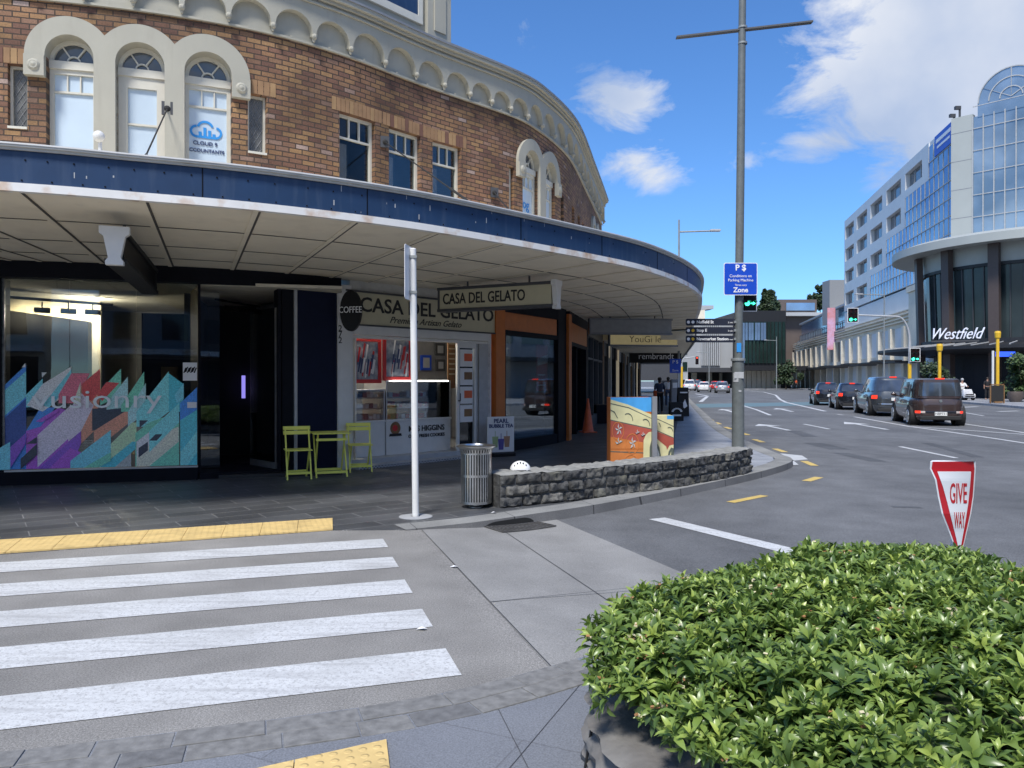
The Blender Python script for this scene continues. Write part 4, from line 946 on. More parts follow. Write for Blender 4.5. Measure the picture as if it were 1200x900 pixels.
# back-lit shelving seen through the door
q = MB(); t0, z0 = f2.hit(302, 430, -3); t1, z1 = f2.hit(326, 345, -3); q.fbox(f2, t0 - .1, t1 + .6, .9, 2.9, -3.3, -3.2); q.build('lit_wall', 'room_cream', dk)
ld = bpy.data.lights.new('shelf_lamp', 'POINT'); lo = bpy.data.objects.new('shelf_lamp', ld); col.objects.link(lo); lo.parent = dk; ld.energy = 90; ld.color = (1, .93, .75); ld.shadow_soft_size = .02
lo.location = WM[dk.name].inverted() @ f2.p(t1, 2.7, -2.6)
q = MB()
for k in range(5): q.tube(f2.p(.6 + .14 * k, 2.85, -1.6 - .1 * k), f2.p(.72 + .14 * k, 2.82, -1.55 - .1 * k), .05, n=8)
q.tube(f2.p(.4, 2.95, -1.2), f2.p(1.3, 2.95, -2.2), .02, n=6); q.build('spot_rail', 'black_paint', dk)
for k, c in enumerate(('red', 'sign_blue', 'print_navy', 'cloth_orange')):
    q = MB(); ta = f2.hit(303 + 6 * k, 420, -2.9)[0]; q.fpoly(f2, [(ta, 1.2), (ta + .15, 1.1), (ta + .14, 2.1 - .1 * k), (ta + .02, 2.15)], -2.95, -2.85); q.build('garment', c, dk)
q = MB(); q.fbox(f2, f2.hit(284, 450, -3)[0], f2.hit(288, 450, -3)[0], 1.2, 2.0 - .35, -3.1, -3.05); q.build('screen', 'neon' if 'neon' in MATS else mat('neon', (.3, .2, .8), .5, emit=(.35, .3, 1), es=.6).name, dk)
# black pilaster, pale strip and white pilaster with the street number
q = MB(); cband(q, WALL, lin(WALL.at(330), WALL.at(343.5), .1), 0, 3.06, -.3, .03); q.build('pilaster', 'navy_black', cb); q = MB(); cband(q, WALL, lin(WALL.at(347), WALL.at(393), .1), 0, 3.06, -.3, .05); q.build('pilaster', 'navy', cb)
q = MB(); cband(q, WALL, lin(WALL.at(343.6), WALL.at(346.9), .1), 0, 3.06, -.3, .06); q.build('strip', 'light_grey', cb)
q = MB(); cband(q, WALL, lin(WALL.at(393.3), WALL.at(409), .1), 0, 3.2, -.3, .08); wpil = q.build('pilaster', 'white_paint', cb, label='narrow white pilaster with the street number')
f3 = WALL.frame(393, 409)
for k, ch in enumerate('272'): ftext(ch, .15, 'ink', wpil, f3, *f3.hit(399, 385 + 7 * k, .09), .085)
# gelato shopfront
f4 = WALL.frame(409, 577); LG = f4.L
q = MB(); q.fbox(f4, 0, LG, 3.08, 3.36, -.3, .03); q.build('shop_beam', 'moulding', cb)
q = MB(); q.fbox(f4, 0, LG, 0, .07, -.6, .3); q.fbox(f4, 0, LG, .07, .16, -.6, .05); stp = q.build('step', 'light_grey', cb)
q = MB()
for i in range(int(LG / .07)):
    for k in range(2): q.fbox(f4, .02 + .07 * i + .035 * k, .05 + .07 * i + .035 * k, .012 + .028 * k, .03 + .028 * k, .3, .303)
q.build('step_tiles', 'dark_grey', stp)
q = MB(); ta = f4.hit(413, 450)[0]; tb = f4.hit(573, 450)[0]
q.fbox(f4, ta - .1, ta, .16, 2.52, -.12, .03); q.fbox(f4, tb - .06, tb + .04, .16, 2.52, -.12, .03); q.fbox(f4, ta, tb, 2.36, 2.52, -.12, .04); q.fbox(f4, ta, tb, 2.3, 2.35, -.1, .02); q.fbox(f4, ta + .05, ta + .08, .16, 2.3, -.1, .01)
q.build('shopfront_frame', 'white_paint', cb, bevel=.006)
q = MB(); q.fbox(f4, -.1, LG + .02, 2.54, 3.10, -.02, .06); fs = q.build('fascia_sign', 'sign_cream', cb)
q = MB(); q.fbox(f4, -.12, LG + .04, 3.10, 3.13, -.02, .09); q.fbox(f4, -.12, LG + .04, 2.515, 2.54, -.02, .09); q.build('sign_edge', 'dark_grey', fs)
ta_, tb_ = f4.hit(422, 350, .06)[0], f4.hit(578, 380, .06)[0]
def serif_text(s, size, m, parent, fr, t0, t1, z, o, bold=.006):
    """lettering with slab serifs, spread between t0 and t1"""
    ob = ftext(s, size, m, parent, fr, (t0 + t1) / 2, z, o, bold=bold, depth=.004)
    xs = [v.co.x * 1. for v in ob.data.vertices]
    M0 = WM[parent.name if parent.name in WM else (parent.parent.name)]
    w = max((M0 @ v.co - fr.p(0, 0)).xy.dot(fr.u) for v in ob.data.vertices) - min((M0 @ v.co - fr.p(0, 0)).xy.dot(fr.u) for v in ob.data.vertices)
    bpy.data.objects.remove(ob); return ftext(s, size, m, parent, fr, (t0 + t1) / 2, z, o, bold=bold, depth=.004, stretch=(t1 - t0) / w)
serif_text('CASA DEL GELATO', .36, 'ink', fs, f4, ta_, tb_, 2.88, .064)
ftext('Premium Artisan Gelato', .17, 'ink', fs, f4, f4.hit(500, 378, .06)[0], 2.65, .064, shear=.45, stretch=1.05)
# bifold door panel at the right of the gelato opening with menu
t0, t1 = f4.hit(534, 450, .0)[0], f4.hit(556, 450, 0)[0]
q = MB(); q.fbox(f4, t0, t0 + .06, .16, 2.3, .0, .05); q.fbox(f4, t1 - .05, t1, .16, 2.3, 0, .05); q.fbox(f4, t0 + .06, t1 - .05, 2.2, 2.3, 0, .05); q.fbox(f4, t0 + .06, t1 - .05, .16, .28, 0, .05)
bf = q.build('bifold_door', 'white_paint', cb); q = MB(); q.fbox(f4, t0 + .05, t1 - .04, .28, 2.2, .02, .028); q.build('pane', 'clear_glass', bf)
q = MB(); q.tube(f4.p(t0 + .03, 1.15, .05), f4.p(t0 + .03, 1.15, .1), .012, n=8); q.tube(f4.p(t0 + .03, 1.15, .1), f4.p(t0 + .03, 1.3, .1), .012, n=8); q.build('handle', 'black_paint', bf)
for k in range(4):
    zc_ = 2.0 - .37 * k; q = MB(); q.fbox(f4, t0 + .09, t1 - .08, zc_ - .17, zc_ + .17, .03, .034); mn = q.build('menu_card', 'sign_white', bf)
    q = MB(); a = t0 + .2; b = t1 - .1
    for j, (c0, c1) in enumerate(((-.06, .0), (.0, .03), (.03, .09))): q.fbox(f4, a, b, zc_ + c0, zc_ + c1, .034, .037 + .001 * j)
    q.build('menu_print', 'wood' if k % 2 else 'cone_orange', bf)
q = MB(); q.fbox(f4, t1, t1 + .05, .16, 2.3, -.1, .04); q.fbox(f4, t1 + .1, tb, .16, 2.3, -.1, .03); q.build('door_post', 'light_grey', cb)
# gelato interior
gi = thing('gelato_fitout', 'white walls, red framed pictures and price board inside the gelato shop', 'shop interior', tuple(f4.p(1.5, 0, -2)))
q = MB(); q.fbox(f4, -.2, LG + 1.3, .1, .16, -2.7, -.6); q.build('floor', 'room_grey', gi)
q = MB(); q.fbox(f4, -.2, LG + 1.3, .16, 3.0, -2.8, -2.7); q.fbox(f4, -.3, -.2, .16, 3.0, -2.7, -.3); q.fbox(f4, LG + 1.3, LG + 1.4, .16, 3, -2.7, -.7); q.build('wall', 'room_grey', gi)
q = MB(); q.fbox(f4, -.2, LG + 1.3, 3.0, 3.05, -2.7, -.3); q.build('ceiling', 'room_grey', gi)
ld = bpy.data.lights.new('ceiling_lamp', 'POINT'); lo = bpy.data.objects.new('ceiling_lamp', ld); col.objects.link(lo); lo.parent = gi; ld.energy = 30; ld.color = (1, .94, .85); ld.shadow_soft_size = .2; lo.location = WM[gi.name].inverted() @ f4.p(LG * .5, 2.6, -1.7)
def poster(x0, y0, x1, y1, off, label):
    t0, z1 = f4.hit(x0, y0, off); t1, z0 = f4.hit(x1, y1, off); p = thing('poster', label, 'poster', tuple(f4.p((t0 + t1) / 2, z0, off)))
    q = MB(); w = .07; q.fbox(f4, t0, t1, z0, z0 + w, off, off + .03); q.fbox(f4, t0, t1, z1 - w, z1, off, off + .03); q.fbox(f4, t0, t0 + w, z0 + w, z1 - w, off, off + .03); q.fbox(f4, t1 - w, t1, z0 + w, z1 - w, off, off + .03); q.build('frame', 'red', p)
    q = MB(); q.fbox(f4, t0 + w, t1 - w, z0 + w, z1 - w, off, off + .01); q.build('sheet', mat('poster_sheet', (.45, .47, .5), .4, var=.3, c2=(.12, .15, .22), c2s=5).name, p)
    q = MB(); r2 = random.Random(int(x0))
    for k in range(16):
        a = r2.uniform(t0 + w, t1 - w - .08); b = r2.uniform(z0 + w, z1 - w - .3); q.fpoly(f4, [(a, b), (a + .03, b), (a + .08, b + .26), (a + .04, b + .28)], off + .011 + k * .0004, off + .0113 + k * .0004, k % 3)
    q.build('print', ['red', 'sign_white', 'print_navy'], p)
poster(413, 395, 446, 449, -.35, 'leftmost red framed poster in the gelato window')
poster(448, 391, 482, 446, -.30, 'red framed poster beside the white pole, right one of the pair')
def cabinet(x0, x1, ytop, label, off, prods):
    t0, zt = f4.hit(x0, ytop, off); t1 = f4.hit(x1, ytop, off)[0]; p = thing('display_counter', label, 'counter', tuple(f4.p((t0 + t1) / 2, .16, off)))
    q = MB(); q.fbox(f4, t0, t1, .16, .78, off - .8, off); q.fbox(f4, t0 - .01, t1 + .01, .78, .82, off - .82, off + .02); q.build('base', 'white_paint', p, bevel=.005)
    q = MB(); q.fbox(f4, t0 + .02, t1 - .02, .82, zt, off - .02, off - .012); q.build('glass_front', 'clear_glass', p)
    q = MB()
    for z in (1.02, 1.22): q.fbox(f4, t0 + .02, t1 - .02, z, z + .012, off - .6, off - .05)
    q.fbox(f4, t0, t1, zt, zt + .02, off - .7, off); q.fbox(f4, t0, t0 + .02, .82, zt, off - .7, off); q.fbox(f4, t1 - .02, t1, .82, zt, off - .7, off); q.build('shelf', 'aluminium', p)
    r2 = random.Random(int(x0)); q = MB()
    for z in (.83, 1.04, 1.24):
        a = t0 + .04
        while a < t1 - .1:
            w = r2.uniform(.05, .09); q.fbox(f4, a, a + w, z, z + r2.uniform(.06, .12), off - .25, off - .1, r2.choice(prods)); a += w + .015
    q.build('goods', ['red', 'sign_white', 'wood', 'print_navy', 'lime'], p)
    return p, t0, t1
cabinet(416, 451, 458, 'stainless gelato cabinet at the left of the gelato shop opening', -.25, (1, 1, 3))
cp, ct0, ct1 = cabinet(452.5, 528, 447, 'white cookie counter with glass case behind the white pole', -.25, (0, 0, 1, 2))
q = MB(); ta, za = f4.hit(460, 447, -.2); tb2 = f4.hit(525, 447, -.2)[0]; q.tube(f4.p(ta, za + .01, -.2), f4.p(tb2, za + .01, -.2), .012, n=6); q.build('light_tube', 'tube_light', cp)
ftext('MRS HIGGINS', .15, 'ink', cp, f4, f4.hit(500, 500, -.25)[0], .62, -.244, bold=.003)
ftext('OVEN FRESH COOKIES', .09, 'ink', cp, f4, f4.hit(500, 508, -.25)[0], .48, -.244, bold=.002)
tq, zq = f4.hit(463.5, 503, -.24); q = MB(); q.tube(f4.p(tq, zq + .02, -.246), f4.p(tq, zq + .02, -.242), .12, n=20); em_ = q.build('emblem', 'wood', cp)
q = MB(); q.tube(f4.p(tq - .01, zq + .02, -.242), f4.p(tq - .01, zq + .02, -.238), .06, n=16); q.build('emblem_mark', 'red', cp); q = MB(); q.fpoly(f4, [(tq - .15, zq - .13), (tq + .15, zq - .13), (tq + .13, zq - .08), (tq - .13, zq - .08)], -.243, -.237); q.build('emblem_ribbon', 'ink', cp)
for k, (x0, y0, x1, y1) in enumerate(((510, 402, 521, 417), (511, 421, 521, 435), (493, 416, 505, 434))):
    off = -2.66; t0, z1 = f4.hit(x0, y0, off); t1, z0 = f4.hit(x1, y1, off); pc = thing('picture_frame', ('small framed picture high on the gelato back wall', 'small framed picture lower on the gelato back wall', 'blue and white picture left of the two small frames')[k], 'picture', tuple(f4.p(t0, z0, off)))
    q = MB(); q.fbox(f4, t0, t1, z0, z1, off - .02, off + .02); q.build('frame', ('dark_grey', 'dark_grey', 'sign_blue')[k], pc); q = MB(); q.fbox(f4, t0 + .06, t1 - .06, z0 + .06, z1 - .06, off + .02, off + .025); q.build('sheet', 'light_grey', pc)
off = -1.2; t0, z1 = f4.hit(524, 398, off); t1, z0 = f4.hit(533, 455, off); mb_ = thing('menu_board', 'tall ochre menu board beside the folded glass door', 'menu board', tuple(f4.p(t0, z0, off))); q = MB(); q.fbox(f4, t0, t1, z0, z1, off, off + .03); q.build('board', 'wood', mb_)
q = MB()
for k in range(7): q.fbox(f4, t0 + .03, t1 - .03, z1 - .1 - .11 * k, z1 - .07 - .11 * k, off + .03, off + .034)
q.build('print', 'sign_cream', mb_)
# orange shop
q = MB(); cband(q, WALL, [WALL.at(577.5), WALL.at(588)], 0, 3.2, -.3, .1); q.build('pilaster', 'orange', cb); q = MB(); cband(q, WALL, [WALL.at(661.5), WALL.at(664.5)], 0, 3.2, -.3, .12); q.build('pilaster', 'orange', cb)
f5 = WALL.frame(589, 651); q = MB(); q.fbox(f5, 0, f5.L, 2.62, 3.0, -.05, .03); q.build('sign_panel', 'orange', cb)
q = MB(); q.fbox(f5, -.02, f5.L, 3.0, 3.36, -.2, .08); q.fbox(f5, 0, f5.L, 2.52, 2.62, -.1, .06); q.fbox(f5, 0, f5.L, 0, .28, -.2, .05); q.fbox(f5, 0, .07, .28, 2.52, -.1, .04); q.build('shopfront_frame', 'navy_black', cb)
q = MB(); q.fbox(f5, .07, f5.L, .28, 2.52, -.03, -.02); sw_ = q.build('shop_window', 'shop_glass', cb)
q = MB(); t0, z1 = f5.hit(632, 415, -.05); t1, z0 = f5.hit(644, 458, -.05); q.fbox(f5, t0, t1, z0, z1, -.12, -.1); q.fbox(f5, t0, t1, z1, z1 + .22, -.121, -.1); ps_ = q.build('window_poster', 'red', sw_)
q = MB(); zm = z0 + (z1 - z0) * .68
q.fpoly(f5, [(t0, zm), (t1, zm + .08), (t1, z1), (t0, z1 - .1)], -.1, -.097); [q.fbox(f5, t0 + .05, t1 - .12, z0 + .12 + .12 * k, z0 + .15 + .12 * k, -.1, -.097) for k in range(3)]; q.build('poster_print', 'sign_white', sw_)
q = MB(); q.fbox(f5, -.1, f5.L + .3, 0, 3.0, -3.6, -3.5); q.fbox(f5, -.1, f5.L + .3, .0, .1, -3.5, -.2); q.build('room', 'room_grey', sw_)
f6 = WALL.frame(652, 661.4); q = MB(); q.fbox(f6, 0, f6.L, 0, 3.36, -.3, .05); q.build('pilaster', 'navy_black', cb)
f7 = WALL.frame(665, 687); q = MB(); q.fbox(f7, .05, f7.L - .1, 2.55, 3.05, -.05, .03); q.build('sign_panel', 'orange', cb)
q = MB(); q.fbox(f7, 0, f7.L, 3.05, 3.36, -.2, .06); q.fbox(f7, 0, f7.L, 2.45, 2.55, -.2, .05); q.fbox(f7, f7.L - .5, f7.L, .0, 2.45, -.3, .06); q.fbox(f7, 0, .06, 0, 2.45, -.2, .04); q.fbox(f7, f7.L * .45, f7.L * .45 + .08, 0, 2.45, -.2, .0); q.build('door_frame', 'navy_black', cb)
q = MB(); q.fbox(f7, .06, f7.L - .5, .05, 2.45, -.12, -.11); q.build('glass_door', 'shop_glass', cb)
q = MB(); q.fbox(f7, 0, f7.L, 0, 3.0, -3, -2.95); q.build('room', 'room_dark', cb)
f8 = WALL.frame(687, 704.5); q = MB(); q.fbox(f8, 0, f8.L, 2.9, 3.36, -.2, .06); q.fbox(f8, 0, f8.L, 0, .45, -.2, .05)
for k in range(4): q.fbox(f8, f8.L * k / 3.001 - .05, f8.L * k / 3.001 + .05, .45, 2.9, -.2, .05)
q.fbox(f8, 0, f8.L, 2.2, 2.26, -.15, .04); q.build('shopfront_frame', 'dark_grey', cb)
q = MB(); q.fbox(f8, 0, f8.L, .45, 2.9, -.05, -.04); q.build('shop_window', 'shop_glass', cb)
q = MB(); q.fbox(f8, 0, f8.L, 0, 3, -3, -2.95); q.build('room', 'room_grey', cb)
for k in range(3):
    pl = MB(); pl.fbox(f7, 0, 1, 0, 1, 0, .1)

# ---- signs hanging under the canopy
def hang_sign(label, A, B, z0, z1, face, frame, txt=None, size=.26, tm='ink', ends=True, th=.16, endm='white_paint', tt=None):
    fr = Fr(A, B); t = thing('hanging_sign', label, 'sign', (*((Vector(A) + Vector(B)) / 2), z0))
    q = MB(); q.fbox(fr, 0, fr.L, z0 + .05, z1 - .05, -th / 2, th / 2); bx = q.build('sign_face', face, t)
    q = MB(); q.fbox(fr, -.02, fr.L + .02, z0, z0 + .05, -th / 2 - .03, th / 2 + .03); q.fbox(fr, -.02, fr.L + .02, z1 - .05, z1, -th / 2 - .03, th / 2 + .03); q.fbox(fr, -.02, .02, z0 + .05, z1 - .05, -th / 2 - .012, th / 2 + .012); q.build('frame', frame, t)
    q = MB()
    for f in (.25, .8): q.tube(fr.p(fr.L * f, z1, 0), fr.p(fr.L * f, 3.37, 0), .018, n=8)
    q.build('hanger', 'dark_grey', t)
    if ends:
        q = MB(); w = .15; P = [(-w, z1 + .02), (-w, z1 - .06), (-w * .72, z1 - .09), (-w * .42, z0 + .05), (-w * .6, z0 + .01), (-w * .6, z0 - .03), (w * .6, z0 - .03), (w * .6, z0 + .01), (w * .42, z0 + .05), (w * .72, z1 - .09), (w, z1 - .06), (w, z1 + .02)]
        fe = Fr(fr.p(fr.L + .02, 0, 0), fr.p(fr.L + .02, 0, 0) + Vector((fr.n.x, fr.n.y, 0)), True); q.fpoly(fe, P, 0, .09); q.build('end_cap', endm, t, bevel=.006)
    if txt: serif_text(txt, size, tm, t, fr, fr.L * tt[0], fr.L * tt[1], (z0 + z1) / 2, th / 2 + .004, bold=.004)
    return t, fr
hang_sign('long cream hanging sign with black capitals under the canopy', (-1.30, 14.1), (.70, 13.1), 2.80, 3.24, 'sign_cream', 'dark_grey', 'CASA DEL GELATO', .27, 'ink', tt=(.04, .78))
t, fr = hang_sign('black hanging sign with white end cap above the glazed shop', (-5.37, 11.4), (-4.33, 8.4), 2.83, 3.2, 'black_paint', 'black_matte')
ftext('vusionry', .16, 'sign_grey', t, Fr(fr.a, fr.a + fr.u * fr.L), fr.L * .3, 3.0, .086)
hang_sign('plain blank grey hanging sign under the canopy bend', (2.15, 21.3), (4.46, 21.6), 2.83, 3.28, 'sign_grey', 'mid_grey', ends=False)
t, fr = hang_sign('pale yellow lit sign with thin spidery letters', (3.45, 27.3), (5.95, 27.8), 2.78, 3.26, 'gold_panel', 'mid_grey', ends=False)
ftext('YouGi le', .34, 'ink', t, fr, fr.L * .52, 3.02, .086, stretch=1.0, bold=-.004)
t, fr = hang_sign('black sign with white lower case lettering in the distance', (6.3, 41), (9.1, 41.4), 2.5, 3.15, 'black_paint', 'black_matte', ends=False)
ftext('rembrandt', .46, 'sign_text_white', t, fr, fr.L * .5, 2.84, .1); 
# oval coffee sign
p = WALL.p(WALL.at(399), 0, 0); fo = Fr(p, p + Vector((-.2, -1, 0)).normalized(), True)
ov = thing('oval_sign', 'black oval blade sign reading coffee beside the white pilaster', 'sign', (p.x, p.y, 2.8)); fo = Fr((-2.86, 12.9), (-2.48, 12.82))
q = MB(); q.fpoly(fo, [(.17 + .19 * math.cos(a), 2.72 + .345 * math.sin(a)) for a in np.linspace(0, 2 * math.pi, 33)[:-1]], -.03, .03); q.build('board', 'black_paint', ov)
ftext('COFFEE', .15, 'sign_text_white', ov, fo, .17, 2.73, .033, stretch=.8)
q = MB()
for z in (2.62, 2.9): q.tube(fo.p(.02, z, 0), WALL.p(WALL.at(400), z, 0), .012, n=6)
q.build('bracket', 'dark_grey', ov)

# ---- neighbouring shops beyond the brick building
nb = thing('shop_terrace', 'row of dark shops with low canopy beyond the brick building', 'building', (6, 38, 0))
S2 = WALL.L; s = S_END + .26; q = MB()
cband(q, WALL, lin(s, S2, 1.), 3.0, 5.6, -6, 0); q.build('upper_wall', 'concrete_far', nb)
q = MB(); cband(q, WALL, lin(s, WALL.at(741), 1.), 3.02, 3.32, -.0, 3.3); c2_ = q.build('canopy', 'soffit', nb)
q = MB(); cband(q, WALL, lin(s, WALL.at(741), 1.), 2.98, 3.36, 3.3, 3.36); q.build('fascia', 'dark_grey', c2_)
q = MB(); cband(q, WALL, lin(WALL.at(741.5), S2, 1.), 3.05, 3.35, -.0, 3.0); c3_ = q.build('canopy', 'umber_dark', nb)
k = 0; cm_ = ['wood', 'dark_grey', 'light_grey', 'umber_dark', 'shop_lit', 'navy_black', 'wood', 'concrete_far', 'dark_grey', 'light_grey']
while s < S2 - 3:
    w = (2.2, 1.6, 2.8, 2.2, 3.2)[k % 5]; q = MB(); cband(q, WALL, lin(s, s + .35, .3), 0, 3.0, -.3, .06); q.build('pilaster', cm_[k % 10], nb)
    q = MB(); cband(q, WALL, lin(s + .35, s + w, .5), .4, 2.5, -.06, -.04); q.build('shop_window', 'shop_glass', nb)
    q = MB(); cband(q, WALL, lin(s + .35, s + w, .5), 0, .4, -.2, .0); cband(q, WALL, lin(s + .35, s + w, .5), 2.5, 3.0, -.2, .0); q.build('shop_panel', cm_[(k + 3) % 10], nb)
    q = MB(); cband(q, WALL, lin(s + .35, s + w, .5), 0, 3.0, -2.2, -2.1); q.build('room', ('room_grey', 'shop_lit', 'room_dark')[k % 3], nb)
    s += w; k += 1

# ------------------------------------------------------------------ street furniture, near
def stone_wall():
    t = thing('stone_wall', 'low curved bluestone wall along the kerb', 'wall', (2, 10.9, 0))
    base = [(-.15, 9.30), G(640, 590.5), G(685, 585.5), G(780, 573), G(830, 565), G(862, 558.5), G(880, 553)]
    cv = Cv(base, 10); mb = MB(); H = .135
    for row in range(3):
        s = -.0 if row % 2 == 0 else -.16; z0 = .0 + row * H
        while s < cv.L - .05:
            w = rnd.uniform(.22, .46); a = max(0, s); b = min(cv.L, s + w)
            if b - a > .05:
                mi = rnd.choice((0, 0, 0, 1, 2, 2))
                nu, nv = max(3, int((b - a) / .028)), 6; pts = {}
                bulge = rnd.uniform(.01, .045)
                for i in range(nu + 1):
                    for j in range(nv + 1):
                        fs_ = a + (b - a) * i / nu; fz = z0 + H * j / nv; ed = min(i, nu - i) == 0 or min(j, nv - j) == 0
                        if ed: fs_ += (.008 if i == 0 else -.008 if i == nu else 0); fz += (.006 if j == 0 else -.006 if j == nv else 0)
                        o = (0 if ed else bulge) + (.030 if not ed else .012) * noise.noise(Vector((fs_ * 13, fz * 13, row * 3.3 + s * 7))) + (.022 * noise.noise(Vector((fs_ * 34, fz * 34, row * 3.3))) if not ed else 0)
                        pts[i, j] = cv.p(fs_, fz + rise(cv.p(fs_, 0).y), o)
                V = [pts[i, j] for i in range(nu + 1) for j in range(nv + 1)]; F = [(i * (nv + 1) + j, (i + 1) * (nv + 1) + j, (i + 1) * (nv + 1) + j + 1, i * (nv + 1) + j + 1) for i in range(nu) for j in range(nv)]
                mb.add(V, F, mi)
            s += w
    mb.build('stone_face', ['stone', 'stone_pale', 'stone_dark'], t, smooth=60)
    c = MB(); cband(c, cv, lin(.01, cv.L - .01, .2), lambda s: 0, lambda s: .385 + rise(cv.p(s, 0).y), -.42, -.012); c.build('core', 'mortar', t)
    c = MB(); s = 0.
    while s < cv.L - .02:      # capping stones with a rough top
        w = rnd.uniform(.3, .55); b = min(cv.L, s + w); nu = max(2, int((b - s) / .07)); V = []; nv = 7
        for i in range(nu + 1):
            for j in range(nv + 1):
                ss_ = s + (b - s) * i / nu + (.006 if i == 0 else -.006 if i == nu else 0); o = .012 - .44 * j / nv; ed = min(i, nu - i, j, nv - j) == 0
                V.append(cv.p(ss_, rise(cv.p(ss_, 0).y) + .40 + (0 if ed else .022) + .02 * noise.noise(Vector((ss_ * 9, o * 9, 1))), o))
        F = [(i * (nv + 1) + j, (i + 1) * (nv + 1) + j, (i + 1) * (nv + 1) + j + 1, i * (nv + 1) + j + 1) for i in range(nu) for j in range(nv)]; c.add(V, F); s = b
    c.build('capping', 'stone_top', t, smooth=60)
    e = MB()
    for a in (0, cv.L):   # end faces
        for row in range(3):
            for k in range(2): e.hexa([cv.p(a - .015, row * H + .005 + rise(13) * (a > 1) * .4, -.21 * k - .01), cv.p(a + .015, row * H + .005, -.21 * k - .01), cv.p(a + .015, row * H + .005, -.21 * k - .2), cv.p(a - .015, row * H + .005, -.21 * k - .2)] + [cv.p(a - .015 if 1 else a, row * H + H, -.21 * k - .01), cv.p(a + .015, row * H + H, -.21 * k - .01), cv.p(a + .015, row * H + H, -.21 * k - .2), cv.p(a - .015, row * H + H, -.21 * k - .2)])
    e.build('end_stones', 'stone', t)
    return cv
SW = stone_wall()
# helmet
hx = SW.p(.42, 0, -.2); ht = thing('bicycle_helmet', 'white vented bicycle helmet resting on the stone wall', 'helmet', (hx.x, hx.y, .42))
q = MB(); V = []; n, m_ = 20, 10
for j in range(m_ + 1):
    for i in range(n):
        ph = (math.pi / 2) * j / m_; th = 2 * math.pi * i / n; r_ = .115 * math.sin(ph) ; 
        V.append((hx.x + r_ * 1.15 * math.cos(th), hx.y + r_ * .85 * math.sin(th), .425 + .115 * math.cos(ph) + (.012 * math.cos(th * 2) if j == m_ else 0)))
F = [(j * n + i, (j + 1) * n + i, (j + 1) * n + (i + 1) % n, j * n + (i + 1) % n) for j in range(m_) for i in range(n)]
q.add(V, F); q.build('shell', 'helmet_white', ht, smooth=60)
q = MB()
for dx_, dz in ((-.07, .05), (-.035, .075), (.0, .085), (.035, .078), (.07, .055), (-.02, .04), (.03, .04)): q.sphere((hx.x + dx_, hx.y - math.sqrt(max(0, 1 - (dx_ / .132) ** 2)) * .085 * (1 - dz * 4), .425 + dz), .014, 8, 6, sc_=(.8, 1, 1.5))
q.build('vent', 'black_paint', ht); q = MB(); q.lathe((hx.x, hx.y, .418), [(.10, 0), (.112, .0), (.112, .012), (.10, .012)], 20); q.build('rim', 'black_paint', ht)
# bin
bx_, by_ = G(558, 594.5); mat('bin_liner', (.02, .02, .02), .7); bn = thing('litter_bin', 'cylindrical stainless steel slatted litter bin at the kerb', 'litter bin', (bx_, by_, .006))
C_ = (bx_, by_, .006); q = MB()
for i in range(36):
    a = 2 * math.pi * i / 36; ca_, sa_ = math.cos(a), math.sin(a)
    for z0, z1 in ((.07, .38), (.40, .66)): q.box((bx_ + .185 * ca_, by_ + .185 * sa_, (z0 + z1) / 2), (.005, .018, z1 - z0), a)
    p0 = Vector((bx_ + .185 * ca_, by_ + .185 * sa_, .66)); q.box((bx_ + .195 * ca_, by_ + .195 * sa_, .69), (.005, .02, .07), a, M=Matrix.Rotation(R(18), 3, 'Y'))
q.build('slats', 'stainless', bn)
q = MB()
for z0, z1, r_ in ((.05, .08, .188), (.375, .405, .188), (.65, .67, .19)): q_ = MB(); q_.lathe(C_, [(r_ - .006, z0), (r_, z0), (r_, z1), (r_ - .006, z1), (r_ - .006, z0)], 40); q_.build('band', 'stainless', bn, smooth=50)
q.lathe(C_, [(.195, .71), (.235, .735), (.24, .75), (.23, .757), (.15, .762), (.14, .75), (.14, .70)], 40); q.build('rim', 'stainless', bn, smooth=50)
q = MB(); q.lathe(C_, [(0, .06), (.165, .06), (.165, .70), (.12, .70), (.12, .1)], 32); q.build('liner', 'bin_liner', bn, smooth=50); q = MB(); q.lathe(C_, [(0, 0), (.09, 0), (.09, .01), (.05, .02), (.05, .06), (0, .06)], 24); q.build('foot', 'stainless', bn, smooth=40)
# white pole with parking sign edge on
px_, py_ = G(487, 606); wp = thing('sign_pole', 'white painted sign pole with a parking sign seen edge on', 'sign pole', (px_, py_, .004))
q = MB(); q.tube((px_, py_, 0), (px_ - .03, py_, 3.04), .038, n=20); q.sphere((px_ - .03, py_, 3.04), .038, 12, 6, sc_=(1, 1, .4)); q.build('pole', 'white_paint', wp, smooth=50)
q = MB(); q.lathe((px_, py_, .004), [(.19, 0), (.19, .004), (.05, .008)], 28); q.build('base_collar', 'concrete_far', wp)
fs_ = Fr((px_ - .095, py_ - .20), (px_ - .045, py_ + .10)); q = MB(); q.fpoly(fs_, [(0, 2.48), (.02, 2.46), (fs_.L - .02, 2.46), (fs_.L, 2.48), (fs_.L, 3.05), (fs_.L - .02, 3.07), (.02, 3.07), (0, 3.05)], -.003, .003); q.build('sign_plate', 'sign_white', wp)
q = MB(); q.box((px_ - .03, py_ - .03, 2.95), (.1, .03, .03)); q.box((px_ - .03, py_ - .03, 2.55), (.1, .03, .03)); q.build('clamp', 'galvanised', wp)
